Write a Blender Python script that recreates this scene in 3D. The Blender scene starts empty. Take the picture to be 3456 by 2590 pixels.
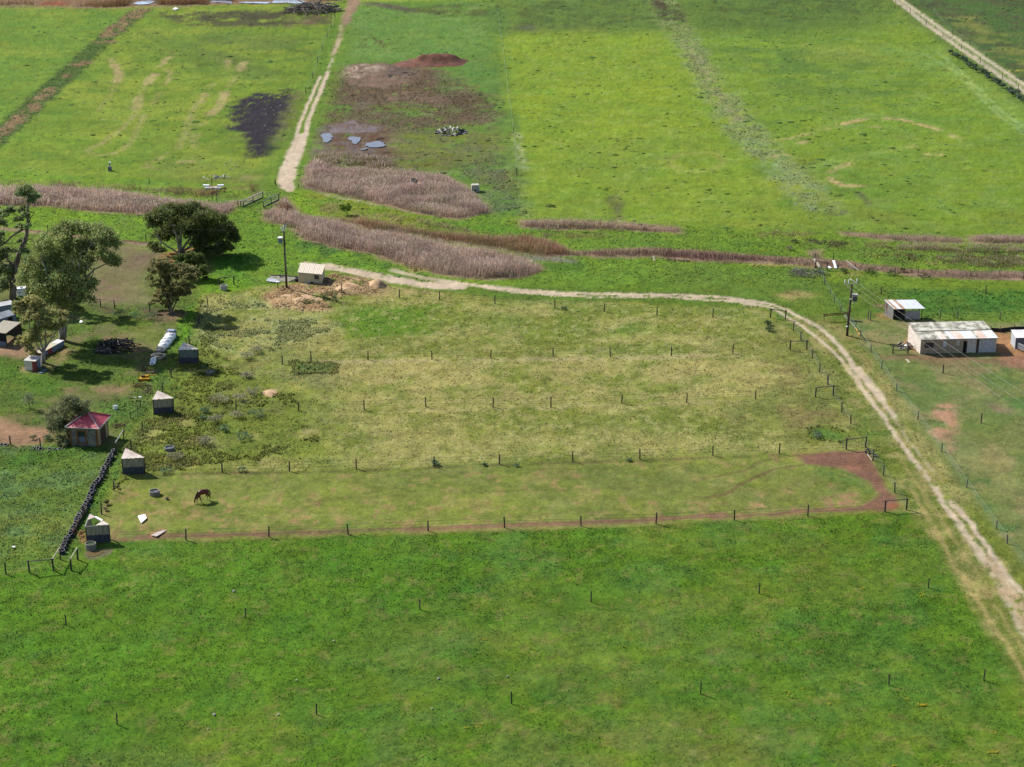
import bpy, math, random
import numpy as np
from mathutils import Vector, Matrix
R = math.radians
random.seed(7)
rng = np.random.default_rng(7)
scene = bpy.context.scene
COL = scene.collection

# ------------------------------------------------------------------ camera
FPX, PITCH, CAMH = 6127.0, 20.4, 93.0          # focal length for a 3456 px wide frame, pitch down, height in metres
cam_d = bpy.data.cameras.new("camera")
cam = bpy.data.objects.new("camera", cam_d); COL.objects.link(cam)
cam_d.sensor_fit = 'HORIZONTAL'; cam_d.sensor_width = 36.0
cam_d.lens = 36.0 * FPX / 3456.0
cam_d.clip_start = 1.0; cam_d.clip_end = 20000.0
cam.location = (0, 0, CAMH); cam.rotation_euler = (R(90 - PITCH), 0, 0)
scene.camera = cam
# ------------------------------------------------------------------ sky and sun
SUN_EL = 40.0
SUN_DIR = Vector((-0.80, 0.60, 0.0)).normalized()      # horizontal direction towards the sun (far left)
world = bpy.data.worlds.new("World"); scene.world = world
world.use_nodes = True
nt = world.node_tree
bg = nt.nodes["Background"]
sky = nt.nodes.new("ShaderNodeTexSky"); sky.sky_type = 'NISHITA'; sky.sun_disc = False
sky.sun_elevation = R(SUN_EL)
sky.sun_rotation = math.atan2(SUN_DIR.x, SUN_DIR.y)
nt.links.new(sky.outputs[0], bg.inputs[0]); bg.inputs[1].default_value = 0.10
sun_d = bpy.data.lights.new("sun", 'SUN'); sun_d.energy = 5.0; sun_d.angle = R(0.5); sun_d.color = (1.0, 0.95, 0.87)
sun = bpy.data.objects.new("sun", sun_d); COL.objects.link(sun)
sd = Vector((SUN_DIR.x * math.cos(R(SUN_EL)), SUN_DIR.y * math.cos(R(SUN_EL)), math.sin(R(SUN_EL))))
sun.rotation_euler = (-sd).to_track_quat('-Z', 'Y').to_euler()
sun.location = sd * 300
scene.view_settings.view_transform = 'Standard'
scene.view_settings.look = 'None'
scene.view_settings.exposure = 0.62
scene.view_settings.gamma = 1.0
scene.view_settings.use_curve_mapping = False

# ------------------------------------------------------------------ survey: photo points to ground points
ct, st = math.cos(R(PITCH)), math.sin(R(PITCH))
ZO = {'S': (0, 0, 1.0), 'F': (0, 0, 0.64005), 'A': (0, 0, 1.9235), 'B': (1000, 0, 1.8433), 'C': (2100, 0, 1.6313),
      'D': (0, 500, 2.4578), 'E': (0, 1050, 2.4578), 'L': (0, 1500, 2.4578), 'G': (800, 500, 2.0109),
      'H': (2600, 750, 2.5841), 'I': (2400, 1250, 2.0947), 'K': (2500, 1650, 1.7636), 'J': (500, 1950, 1.8433),
      'a': (440, 1080, 6.909), 'b': (180, 1340, 6.909), 'c': (0, 960, 5.347), 'd': (440, 800, 5.5275),
      'e': (0, 620, 5.181), 'f': (880, 740, 6.14), 'g': (780, 600, 6.9125), 'h': (2660, 860, 5.527),
      'i': (2960, 980, 4.46), 'j': (200, 1500, 5.922), 'k': (180, 1720, 5.821), 'l': (0, 1820, 7.373),
      'm': (500, 1580, 7.9), 'n': (2840, 1440, 5.181), 'o': (440, 1200, 10.36)}
def src(z, p):
    ox, oy, s = ZO[z]
    return (ox + p[0] / s, oy + p[1] / s)
def ray(px, py):
    a = (px - 1728.0) / FPX; b = -(py - 1295.0) / FPX
    return a, ct + b * st, -st + b * ct
def gnd(px, py, z=0.0):
    x, y, d = ray(px, py); t = (z - CAMH) / d
    return (x * t, y * t)
def G(z, x, y, zz=0.0):                     # ground point of a photo point
    return gnd(*src(z, (x, y)), zz)
def GP(z, pts):
    return np.array([G(z, *p) for p in pts])
def AT(z, x, y, Y):                         # point of a photo ray at depth Y -> (X, Z)
    a, b, c = ray(*src(z, (x, y))); t = Y / b
    return a * t, CAMH + c * t
def HT(z, base, top):                       # height of an upright thing from its base and top
    X, Y = G(z, *base)
    return AT(z, top[0], top[1], Y)[1]
def proj(X, Y, Z=0.0):
    dy, dz = Y, Z - CAMH
    dep = dy * ct - dz * st
    up = dy * st + dz * ct
    return 1728 + FPX * X / dep, 1295 - FPX * up / dep

# ------------------------------------------------------------------ colours
KEXP = 2.15
def lin(c):
    c = np.asarray(c, float) / 255.0
    return np.where(c <= 0.04045, c / 12.92, ((c + 0.055) / 1.055) ** 2.4)
def S(r, g, b):                              # surface colour that reads (r, g, b) in full sun at this exposure
    return lin((r, g, b)) / KEXP

# ------------------------------------------------------------------ noise
def _hash(ix, iy, seed):
    h = (ix.astype(np.int64) * 374761393 + iy.astype(np.int64) * 668265263 + seed * 2147483647) & 0xFFFFFFFF
    h = ((h ^ (h >> 13)) * 1274126177) & 0xFFFFFFFF
    h = (h ^ (h >> 16)) & 0xFFFFFFFF
    return h / 4294967295.0
def vnoise(x, y, seed=0):
    fx, fy = np.floor(x), np.floor(y)
    tx, ty = x - fx, y - fy
    tx = tx * tx * (3 - 2 * tx); ty = ty * ty * (3 - 2 * ty)
    ix, iy = fx.astype(np.int64), fy.astype(np.int64)
    a = _hash(ix, iy, seed); b = _hash(ix + 1, iy, seed); c = _hash(ix, iy + 1, seed); d = _hash(ix + 1, iy + 1, seed)
    return (a * (1 - tx) + b * tx) * (1 - ty) + (c * (1 - tx) + d * tx) * ty
def fbm(x, y, scale, octaves=4, seed=0, gain=0.55):
    s, a, n = 0.0, 1.0, 0.0
    x = x / scale; y = y / scale
    for o in range(octaves):
        s = s + a * vnoise(x + 17.3 * o, y - 9.1 * o, seed + o); n += a
        x, y, a = (x * 1.6 + y * 1.2) , (y * 1.6 - x * 1.2), a * gain
    return s / n
def sstep(lo, hi, v):
    t = np.clip((v - lo) / (hi - lo), 0, 1)
    return t * t * (3 - 2 * t)

# ------------------------------------------------------------------ mesh helpers
def mesh_np(name, verts, faces_flat, loop_totals, mats, colors=None, matidx=None, smooth=False):
    me = bpy.data.meshes.new(name)
    nv = len(verts)
    me.vertices.add(nv); me.vertices.foreach_set("co", np.asarray(verts, np.float32).ravel())
    lt = np.asarray(loop_totals, np.int32)
    me.loops.add(int(lt.sum())); me.loops.foreach_set("vertex_index", np.asarray(faces_flat, np.int32).ravel())
    me.polygons.add(len(lt))
    ls = np.zeros(len(lt), np.int32); ls[1:] = np.cumsum(lt)[:-1]
    me.polygons.foreach_set("loop_start", ls); me.polygons.foreach_set("loop_total", lt)
    if smooth: me.polygons.foreach_set("use_smooth", np.ones(len(lt), bool))
    if matidx is not None: me.polygons.foreach_set("material_index", np.asarray(matidx, np.int32))
    if colors is not None:
        at = me.color_attributes.new("Col", 'FLOAT_COLOR', 'POINT')
        c4 = np.ones((nv, 4), np.float32); c4[:, :3] = colors
        at.data.foreach_set("color", c4.ravel())
    for m in (mats if isinstance(mats, (list, tuple)) else [mats]): me.materials.append(m)
    me.update(calc_edges=True)
    return me
def link(name, me, parent=None, loc=None, rz=None):
    o = bpy.data.objects.new(name, me); COL.objects.link(o)
    if parent is not None: o.parent = parent
    if loc is not None: o.location = loc
    if rz is not None: o.rotation_euler = (0, 0, rz)
    return o
def tag(o, label=None, cat=None, group=None, kind=None):
    if label: o['label'] = label
    if cat: o['category'] = cat
    if group: o['group'] = group
    if kind: o['kind'] = kind
    return o
def thing(name, label, cat, loc=(0, 0, 0), rz=0.0, group=None):
    o = bpy.data.objects.new(name, None); COL.objects.link(o)
    o.location = loc; o.rotation_euler = (0, 0, rz); o.empty_display_size = 0.3
    return tag(o, label, cat, group)
class MB:
    """collects simple solids and builds them as ONE mesh object"""
    def __init__(s): s.v = []; s.f = []
    def add(s, vs, fs):
        n = len(s.v); s.v.extend([tuple(v) for v in vs]); s.f.extend([tuple(n + i for i in f) for f in fs]); return s
    def box(s, c, d, rz=0.0, M=None):
        hx, hy, hz = d[0] / 2, d[1] / 2, d[2] / 2
        cr, sr = math.cos(rz), math.sin(rz)
        vs = []
        for z in (-hz, hz):
            for x, y in ((-hx, -hy), (hx, -hy), (hx, hy), (-hx, hy)):
                p = Vector((x * cr - y * sr + c[0], x * sr + y * cr + c[1], z + c[2]))
                vs.append(M @ p if M else p)
        return s.add(vs, [(3, 2, 1, 0), (4, 5, 6, 7), (0, 1, 5, 4), (1, 2, 6, 5), (2, 3, 7, 6), (3, 0, 4, 7)])
    def tube(s, pts, rad, n=6, cap=True):
        pts = [Vector(p) for p in pts]
        rads = rad if isinstance(rad, (list, tuple)) else [rad] * len(pts)
        base = len(s.v); up = None
        for i, p in enumerate(pts):
            t = (pts[min(i + 1, len(pts) - 1)] - pts[max(i - 1, 0)]).normalized()
            if up is None:
                up = Vector((1, 0, 0)) if abs(t.x) < 0.8 else Vector((0, 1, 0))
            a = t.cross(up).normalized(); b = a.cross(t).normalized(); up = b
            for k in range(n):
                an = 2 * math.pi * k / n
                s.v.append(tuple(p + (a * math.cos(an) + b * math.sin(an)) * rads[i]))
        for i in range(len(pts) - 1):
            for k in range(n):
                k2 = (k + 1) % n
                s.f.append((base + i * n + k, base + i * n + k2, base + (i + 1) * n + k2, base + (i + 1) * n + k))
        if cap:
            s.f.append(tuple(base + k for k in reversed(range(n))))
            e = base + (len(pts) - 1) * n
            s.f.append(tuple(e + k for k in range(n)))
        return s
    def prism(s, poly, z0, z1):
        """poly: list of (x, y); z0, z1: numbers or per-corner lists"""
        n = len(poly)
        a = z0 if isinstance(z0, (list, tuple)) else [z0] * n
        b = z1 if isinstance(z1, (list, tuple)) else [z1] * n
        vs = [(p[0], p[1], a[i]) for i, p in enumerate(poly)] + [(p[0], p[1], b[i]) for i, p in enumerate(poly)]
        fs = [tuple(reversed(range(n))), tuple(range(n, 2 * n))]
        fs += [(i, (i + 1) % n, n + (i + 1) % n, n + i) for i in range(n)]
        return s.add(vs, fs)
    def lathe(s, prof, n=24, c=(0, 0, 0)):
        base = len(s.v)
        for r, z in prof:
            for k in range(n):
                an = 2 * math.pi * k / n
                s.v.append((c[0] + r * math.cos(an), c[1] + r * math.sin(an), c[2] + z))
        for i in range(len(prof) - 1):
            for k in range(n):
                k2 = (k + 1) % n
                s.f.append((base + i * n + k, base + i * n + k2, base + (i + 1) * n + k2, base + (i + 1) * n + k))
        return s
    def wall(s, p, q, z0, z1, th, holes=()):
        """upright slab from p to q (th thick, on the left of p->q); z1 may be (zp, zq); holes: (s0, s1, h0, h1) in metres"""
        p = Vector(p); q = Vector(q); L = (q - p).length; u = (q - p) / L; nrm = Vector((-u.y, u.x))
        zt = z1 if isinstance(z1, (tuple, list)) else (z1, z1)
        cuts = sorted({0.0, L} | {x for h in holes for x in (h[0], h[1])})
        def top(x): return zt[0] + (zt[1] - zt[0]) * x / L
        for a, b in zip(cuts[:-1], cuts[1:]):
            m = (a + b) / 2
            segs = [(z0, None)]
            for h in holes:
                if h[0] <= m <= h[1]:
                    segs = [(z0, h[2]), (h[3], None)]
            for lo, hi in segs:
                if hi is not None and hi - lo < 1e-3: continue
                A, B = p + u * a, p + u * b
                za, zb = (top(a), top(b)) if hi is None else (hi, hi)
                C, D = B + nrm * th, A + nrm * th
                s.prism([A, B, C, D], lo, [za, zb, zb, za])
        return s
    def build(s, name, m, parent=None, smooth=False, label=None, kind=None):
        me = bpy.data.meshes.new(name)
        me.from_pydata(s.v, [], s.f); me.materials.append(m)
        if smooth:
            me.polygons.foreach_set("use_smooth", np.ones(len(me.polygons), bool))
        me.update()
        o = link(name, me, parent)
        if label: o['label'] = label
        if kind: o['kind'] = kind
        return o
def corrugated(poly, zf, ang, pitch=0.2, amp=0.03, over=0.0):
    """wavy sheet over a convex polygon (x, y); ridges run along direction ang; zf(x, y) is the mean height"""
    ca, sa = math.cos(ang), math.sin(ang)
    P = [(x * ca + y * sa, -x * sa + y * ca) for x, y in poly]       # (along ridge, across)
    lo, hi = min(p[1] for p in P), max(p[1] for p in P)
    n = max(4, int((hi - lo) / pitch * 4))
    mb = MB(); prev = None
    for i in range(n + 1):
        w = lo + (hi - lo) * i / n
        w = min(max(w, lo + 1e-4), hi - 1e-4)
        xs = []
        for k in range(len(P)):
            a, b = P[k], P[(k + 1) % len(P)]
            if (a[1] - w) * (b[1] - w) < 0:
                xs.append(a[0] + (b[0] - a[0]) * (w - a[1]) / (b[1] - a[1]))
        if len(xs) < 2: continue
        dz = amp * (1, 0, -1, 0)[i % 4]
        row = []
        for t in (min(xs), max(xs)):
            x, y = t * ca - w * sa, t * sa + w * ca
            row.append((x, y, zf(x, y) + dz))
        k = len(mb.v); mb.v.extend(row + [(p[0], p[1], p[2] - 0.012) for p in row])
        if prev is not None:
            mb.f.append((prev, prev + 1, k + 1, k)); mb.f.append((prev + 2, k + 2, k + 3, prev + 3))
            mb.f.append((prev, k, k + 2, prev + 2)); mb.f.append((prev + 1, prev + 3, k + 3, k + 1))
        prev = k
    return mb

# ------------------------------------------------------------------ materials
_M = {}
def mat(name, rgb, rough=0.8, scale=6.0, var=0.25, metal=0.0, rgb2=None, stretch=None, bump=0.0, thr=(0.42, 0.62), spec=0.3):
    """base colour with noise: value variation plus, optionally, a second colour (rust, dirt, lichen) in patches"""
    if name in _M: return _M[name]
    m = bpy.data.materials.new(name); m.use_nodes = True; _M[name] = m
    n = m.node_tree.nodes; l = m.node_tree.links; b = n["Principled BSDF"]
    b.inputs["Roughness"].default_value = rough; b.inputs["Metallic"].default_value = metal
    b.inputs["Specular IOR Level"].default_value = spec
    tc = n.new("ShaderNodeTexCoord"); mp = n.new("ShaderNodeMapping")
    l.new(tc.outputs["Object"], mp.inputs[0])
    if stretch: mp.inputs["Scale"].default_value = stretch
    nz = n.new("ShaderNodeTexNoise"); nz.inputs["Scale"].default_value = scale; nz.inputs["Detail"].default_value = 6.0
    nz.inputs["Roughness"].default_value = 0.65
    l.new(mp.outputs[0], nz.inputs["Vector"])
    mr = n.new("ShaderNodeMapRange"); mr.inputs["From Min"].default_value = 0.3; mr.inputs["From Max"].default_value = 0.7
    mr.inputs["To Min"].default_value = 1.0 - var; mr.inputs["To Max"].default_value = 1.0 + var
    l.new(nz.outputs["Fac"], mr.inputs["Value"])
    colr = None
    if rgb2 is not None:
        nz2 = n.new("ShaderNodeTexNoise"); nz2.inputs["Scale"].default_value = scale * 0.45; nz2.inputs["Detail"].default_value = 5.0
        l.new(mp.outputs[0], nz2.inputs["Vector"])
        mr2 = n.new("ShaderNodeMapRange"); mr2.inputs["From Min"].default_value = thr[0]; mr2.inputs["From Max"].default_value = thr[1]
        l.new(nz2.outputs["Fac"], mr2.inputs["Value"])
        mx = n.new("ShaderNodeMix"); mx.data_type = 'RGBA'
        l.new(mr2.outputs[0], mx.inputs[0])
        mx.inputs[6].default_value = (*rgb, 1); mx.inputs[7].default_value = (*rgb2, 1)
        colr = mx.outputs[2]
    vm = n.new("ShaderNodeVectorMath"); vm.operation = 'SCALE'
    if colr is not None: l.new(colr, vm.inputs[0])
    else: vm.inputs[0].default_value = tuple(float(x) for x in rgb)
    l.new(mr.outputs[0], vm.inputs["Scale"])
    l.new(vm.outputs[0], b.inputs["Base Color"])
    if bump:
        bp = n.new("ShaderNodeBump"); bp.inputs["Strength"].default_value = 0.6; bp.inputs["Distance"].default_value = bump
        l.new(nz.outputs["Fac"], bp.inputs["Height"]); l.new(bp.outputs[0], b.inputs["Normal"])
    return m
def veg_mat(name, rough=0.75, trans=0.0, scale=2.5, var=0.3, bump=0.0, spec=0.2):
    """colour of each leaf or tuft from its mesh, broken up by world-space noise"""
    m = bpy.data.materials.new(name); m.use_nodes = True
    n = m.node_tree.nodes; l = m.node_tree.links; b = n["Principled BSDF"]
    b.inputs["Roughness"].default_value = rough; b.inputs["Specular IOR Level"].default_value = spec
    at = n.new("ShaderNodeAttribute"); at.attribute_name = "Col"
    ge = n.new("ShaderNodeNewGeometry")
    nz = n.new("ShaderNodeTexNoise"); nz.inputs["Scale"].default_value = scale; nz.inputs["Detail"].default_value = 5.0
    nz.inputs["Roughness"].default_value = 0.7
    l.new(ge.outputs["Position"], nz.inputs["Vector"])
    mr = n.new("ShaderNodeMapRange"); mr.inputs["From Min"].default_value = 0.3; mr.inputs["From Max"].default_value = 0.7
    mr.inputs["To Min"].default_value = 1.0 - var; mr.inputs["To Max"].default_value = 1.0 + var
    l.new(nz.outputs["Fac"], mr.inputs["Value"])
    vm = n.new("ShaderNodeVectorMath"); vm.operation = 'SCALE'
    l.new(at.outputs["Color"], vm.inputs[0]); l.new(mr.outputs[0], vm.inputs["Scale"])
    l.new(vm.outputs[0], b.inputs["Base Color"])
    if bump:
        bp = n.new("ShaderNodeBump"); bp.inputs["Strength"].default_value = 0.8; bp.inputs["Distance"].default_value = bump
        l.new(nz.outputs["Fac"], bp.inputs["Height"]); l.new(bp.outputs[0], b.inputs["Normal"])
    if trans:
        out = n["Material Output"]; tr = n.new("ShaderNodeBsdfTranslucent"); ms = n.new("ShaderNodeMixShader")
        ms.inputs[0].default_value = trans
        l.new(vm.outputs[0], tr.inputs["Color"])
        l.new(b.outputs[0], ms.inputs[1]); l.new(tr.outputs[0], ms.inputs[2]); l.new(ms.outputs[0], out.inputs["Surface"])
    return m

# ================================================================== the ground
print('ground...')
def axis(lo, hi, step, far_lo, far_hi):
    a = np.arange(lo, hi + 0.1, step)
    out, s, v = [], step, lo
    while v > far_lo:
        s *= 1.18; v -= s; out.append(v)
    left = np.array(out[::-1]); out, s, v = [], step, hi
    while v < far_hi:
        s *= 1.18; v += s; out.append(v)
    return np.concatenate([left, a, np.array(out)])
STEP = 5.0
gx_ = axis(-120, 3576, STEP, -9000, 12500)
gy_ = axis(-60, 2700, STEP, -560, 9000)
gy_ = np.concatenate([[-880.0, -820.0, -740.0, -650.0], gy_])
NX, NY = len(gx_), len(gy_)
PX, PY = np.meshgrid(gx_, gy_)
jit = rng.uniform(-0.3, 0.3, (2, NY, NX)) * STEP
PX = PX + jit[0]; PY = PY + jit[1] * np.minimum(1.0, (PY + 940) / 200)
X, Y = gnd(PX, PY)
X = X.ravel(); Y = Y.ravel(); UX, UY = PX.ravel(), PY.ravel()
N = len(X)
inframe = (UX > -130) & (UX < 3586) & (UY > -70) & (UY < 2720)
w1x = fbm(X, Y, 3.0, 4, 11) - 0.5; w1y = fbm(X, Y, 3.0, 4, 23) - 0.5
w2x = fbm(X, Y, 14.0, 3, 31) - 0.5; w2y = fbm(X, Y, 14.0, 3, 43) - 0.5
fine = fbm(X, Y, 0.55, 3, 57); mid = fbm(X, Y, 2.2, 4, 61); big = fbm(X, Y, 11.0, 4, 71); huge = fbm(X, Y, 45.0, 3, 83)
streak = fbm(X * 0.45, Y, 1.6, 4, 91)
def _bbox(P, pad):
    return np.nonzero((X > P[:, 0].min() - pad) & (X < P[:, 0].max() + pad) & (Y > P[:, 1].min() - pad) & (Y < P[:, 1].max() + pad))[0]
def _seg(x, y, a, b):
    d = b - a; L = (d * d).sum() + 1e-9
    t = np.clip(((x - a[0]) * d[0] + (y - a[1]) * d[1]) / L, 0, 1)
    return np.hypot(x - a[0] - t * d[0], y - a[1] - t * d[1])
def inside(x, y, P):
    c = np.zeros(len(x), bool); n = len(P)
    for i in range(n):
        a, b = P[i], P[(i + 1) % n]
        k = (a[1] > y) != (b[1] > y)
        xi = a[0] + (y - a[1]) * (b[0] - a[0]) / ((b[1] - a[1]) if b[1] != a[1] else 1e-9)
        c ^= k & (x < xi)
    return c
def poly(z, pts, soft=1.0, warp=1.5, big_warp=0.0, world=False):
    P = np.array(pts, float) if world else GP(z, pts)
    idx = _bbox(P, soft * 2 + warp + big_warp + 1)
    x = X[idx] + w1x[idx] * 2 * warp + w2x[idx] * 2 * big_warp
    y = Y[idx] + w1y[idx] * 2 * warp + w2y[idx] * 2 * big_warp
    d = np.full(len(idx), 1e9)
    for i in range(len(P)): d = np.minimum(d, _seg(x, y, P[i], P[(i + 1) % len(P)]))
    sd_ = np.where(inside(x, y, P), d, -d)
    return idx, sstep(-soft, soft, sd_)
def line(z, pts, width, soft=0.4, warp=0.5, taper=False):
    P = GP(z, pts); hw = width / 2
    idx = _bbox(P, hw + soft * 2 + warp + 1)
    x = X[idx] + w1x[idx] * 2 * warp; y = Y[idx] + w1y[idx] * 2 * warp
    d = np.full(len(idx), 1e9)
    for i in range(len(P) - 1): d = np.minimum(d, _seg(x, y, P[i], P[i + 1]))
    return idx, sstep(soft, -soft, d - hw)
colr = np.tile(S(104, 140, 52), (N, 1))
tall = np.full(N, 0.12)          # tuft height
dens = np.full(N, 1.0)           # tuft density factor
relief = np.full(N, 1.0)
track = np.zeros(N)
def mix(mk, rgb, amt=1.0, mottle=None, t=None, d=None, rl=None, tr=None):
    idx, m = mk; m = m * amt
    if mottle is not None:
        sc, lo, hi, sd_ = mottle
        m = m * sstep(lo, hi, fbm(X[idx], Y[idx], sc, 4, sd_))
    c = S(*rgb)
    colr[idx] = colr[idx] * (1 - m[:, None]) + c * m[:, None]
    if t is not None: tall[idx] = tall[idx] * (1 - m) + t * m
    if d is not None: dens[idx] = dens[idx] * (1 - m) + d * m
    if rl is not None: relief[idx] = relief[idx] * (1 - m) + rl * m
    if tr is not None: track[idx] = np.maximum(track[idx], m * tr)
ALL = (np.arange(N), np.ones(N))

# --- far fields beyond the drain
FAR = [(-3000, -600), (6500, -600), (6500, 830), (3456, 800), (2600, 780), (1700, 745), (1000, 650), (500, 640), (-2500, 620)]
mix(poly('S', FAR, 3, 2), (128, 160, 55), t=0.06, d=0.35)
mix(poly('S', FAR, 3, 2), (152, 176, 66), 0.7, (16, 0.42, 0.62, 3))
mix(poly('S', FAR, 3, 2), (100, 142, 48), 0.55, (7, 0.5, 0.66, 5))
# left-hand field and its neighbour beyond the ditch
mix(poly('A', [(-600, 60), (905, 60), (700, 230), (500, 420), (330, 580), (0, 890), (-600, 1500)], 2, 2), (112, 158, 58), 0.75, (9, 0.3, 0.6, 9))
mix(poly('A', [(-200, 900), (300, 700), (600, 900), (1000, 1150), (-200, 1170)], 8, 5), (116, 160, 50), 0.6, (10, 0.35, 0.6, 13))
mix(poly('A', [(950, 200), (1500, 220), (2100, 250), (2050, 480), (1900, 520), (1450, 480), (1150, 330)], 10, 6), (104, 132, 66), 0.7, (14, 0.35, 0.6, 17))  # cloud shadow painted into the field as a greyer green
mix(poly('A', [(1250, 850), (1600, 850), (1650, 1100), (1700, 1180), (1000, 1180), (1100, 1000)], 6, 5), (126, 150, 70), 0.7, (7, 0.35, 0.6, 19))
mix(poly('A', [(1030, 80), (1900, 65), (2160, 95), (2145, 155), (1880, 175), (1240, 172), (1030, 112)], 3, 3), (98, 98, 62), 0.95, (6, 0.34, 0.5, 21))
mix(poly('A', [(1240, 80), (1900, 70), (1880, 165), (1300, 165)], 3, 4), (84, 80, 58), 0.8, (5, 0.42, 0.55, 22))
mix(poly('A', [(1920, 95), (2060, 90), (2130, 160), (1850, 175)], 3, 2), (128, 100, 80), 0.7, (5, 0.4, 0.55, 24))
# ditch between the left-hand fields
DL = [(-120, 990), (0, 880), (100, 790), (330, 580), (500, 420), (700, 240), (910, 70)]
mix(line('A', DL, 6.5, 1.2, 1.6), (84, 118, 54), 0.9, t=0.35, d=1.5)
for seg, w in (([(700, 235), (760, 180), (830, 130), (915, 68)], 5.5), ([(655, 275), (712, 272)], 4), ([(490, 425), (550, 405)], 4.5), ([(420, 500), (450, 490)], 4),
               ([(130, 760), (230, 680), (330, 575)], 3.5), ([(-60, 930), (0, 872), (60, 820), (130, 770)], 3.5)):
    mix(line('A', seg, w, 1.0, 1.8), (166, 136, 100), 0.9, (2.5, 0.3, 0.5, 29), t=0.3)
# ground by the far wetland
mix(poly('A', [(-900, -300), (2140, -300), (2150, 22), (1600, 30), (1000, 45), (480, 52), (-900, 38)], 2, 2), (150, 120, 88), 1.0, t=0.2)
mix(poly('A', [(-100, 35), (480, 40), (1250, 45), (1260, 56), (480, 62), (-100, 56)], 1.5, 2), (150, 150, 80), 0.8)
mix(poly('A', [(240, 15), (420, 14), (470, 35), (330, 42), (230, 38)], 2, 3), (158, 96, 70), 1.0)
mix(poly('A', [(0, 40), (180, 36), (260, 44), (0, 50)], 2, 3), (110, 120, 60), 0.8)
# the worn turning tracks in the left-hand field
TAN = (196, 172, 122)
for pts, w, am in (([(715, 390), (740, 420)], 2.5, .8), ([(740, 420), (770, 465), (775, 490), (755, 540)], 3.2, .95), ([(740, 560), (690, 660), (640, 720)], 1.6, .35),
                  ([(1105, 375), (1075, 385), (1060, 425), (1030, 432)], 2.6, .9), ([(1010, 480), (985, 505), (955, 545)], 3.4, .95), ([(955, 545), (925, 590), (900, 640)], 1.8, .5),
                  ([(905, 635), (890, 660), (885, 710), (890, 690)], 3.0, .85), ([(885, 710), (880, 745), (850, 775), (760, 860), (650, 940), (575, 975), (560, 990), (590, 1005), (650, 1010), (735, 1000)], 1.8, .55),
                  ([(735, 1000), (780, 985), (820, 955), (870, 890), (900, 820), (930, 760), (925, 745)], 1.9, .55), ([(985, 680), (1040, 600)], 2.2, .35),
                  ([(1085, 455), (1108, 470), (1100, 510), (1075, 545)], 1.8, .7), ([(1495, 398), (1485, 410)], 3.2, .9), ([(1480, 420), (1470, 450)], 1.6, .5),
                  ([(1385, 545), (1355, 575)], 2.2, .7), ([(1335, 610), (1300, 660)], 2.4, .75), ([(1300, 660), (1265, 700), (1240, 760), (1225, 810)], 2.4, .55), ([(1225, 810), (1200, 890), (1170, 945)], 2.2, .45),
                  ([(1155, 962), (1100, 985), (1040, 1030), (970, 1065), (945, 1090), (1010, 1100)], 2.2, .5), ([(1595, 405), (1570, 420), (1562, 458)], 3.2, .9), ([(1530, 500), (1480, 570)], 2.2, .4),
                  ([(1470, 600), (1450, 640), (1430, 680), (1395, 720), (1360, 745)], 3.4, .9), ([(1330, 800), (1290, 815)], 2.5, .5), ([(1270, 870), (1255, 965)], 2.4, .4), ([(1165, 1056), (1232, 1050)], 2.6, .8),
                  ([(900, 320), (1040, 320), (1120, 335), (1130, 360)], 1.5, .35), ([(1380, 375), (1480, 390)], 1.5, .35)):
    mix(line('A', pts, w * 0.8, 0.8, 0.8), TAN, am * 0.85, (1.5, 0.26, 0.5, 37), d=0.1)
# black burnt-off patch
BLK = [(1840, 572), (1875, 580), (1900, 620), (1950, 600), (1935, 690), (1880, 820), (1850, 880), (1800, 970), (1760, 1000), (1700, 1015), (1625, 1022), (1605, 960), (1600, 870), (1500, 840), (1490, 780), (1515, 700), (1560, 655), (1640, 620), (1720, 600), (1800, 625)]
mix(poly('A', BLK, 2.0, 4), (62, 56, 66), 1.0, (0.9, 0.22, 0.42, 39), t=0.05, d=0.15, rl=1.6)
mix(poly('A', [(1640, 690), (1850, 640), (1900, 640), (1830, 880), (1770, 960), (1650, 980), (1620, 850), (1530, 800)], 2, 3), (62, 56, 66), 0.9)
mix(line('A', [(1950, 600), (1900, 720), (1860, 860), (1800, 980)], 4, 1.2, 1.2), (142, 116, 96), 0.75, (3, 0.3, 0.55, 40))
mix(poly('A', [(1880, 720), (1960, 640), (1930, 850), (1870, 960), (1830, 1100), (1720, 1170), (1690, 1130), (1800, 1000)], 2.5, 2.5), (112, 104, 62), 0.75, (3, 0.36, 0.55, 41))
mix(poly('A', [(1580, 1150), (1720, 1140), (1700, 1165), (1580, 1168)], 2, 2), (190, 160, 128), 0.7, (2, 0.35, 0.5, 42))
mix(poly('A', [(1000, 1150), (1700, 1180), (2000, 1230), (1500, 1250), (1000, 1230)], 4, 3), (112, 120, 66), 0.8)
# marshy paddock right of the track
MAR = [(150, 300), (380, 20), (1240, 10), (1275, 280), (1310, 600), (1400, 830), (1420, 1100), (1440, 1400), (700, 1350), (0, 1170), (60, 950)]
mix(poly('B', MAR, 3, 2), (102, 148, 62), 0.85, t=0.1)
mix(poly('B', MAR, 3, 2), (140, 170, 100), 0.5, (6, 0.5, 0.65, 44))
mix(poly('B', [(340, 60), (700, 60), (1000, 100), (1240, 100), (1260, 340), (1000, 340), (500, 380), (260, 380)], 6, 3), (116, 160, 78), 0.6)
mix(poly('B', [(380, 10), (480, 14), (700, 50), (1000, 30), (1240, 40), (1240, 110), (900, 100), (560, 60)], 3, 3), (92, 104, 60), 0.85, (5, 0.34, 0.55, 46))
mix(poly('B', [(430, 18), (560, 25), (730, 60), (740, 80), (560, 50), (430, 30)], 2, 2), (110, 95, 85), 0.8)
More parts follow.
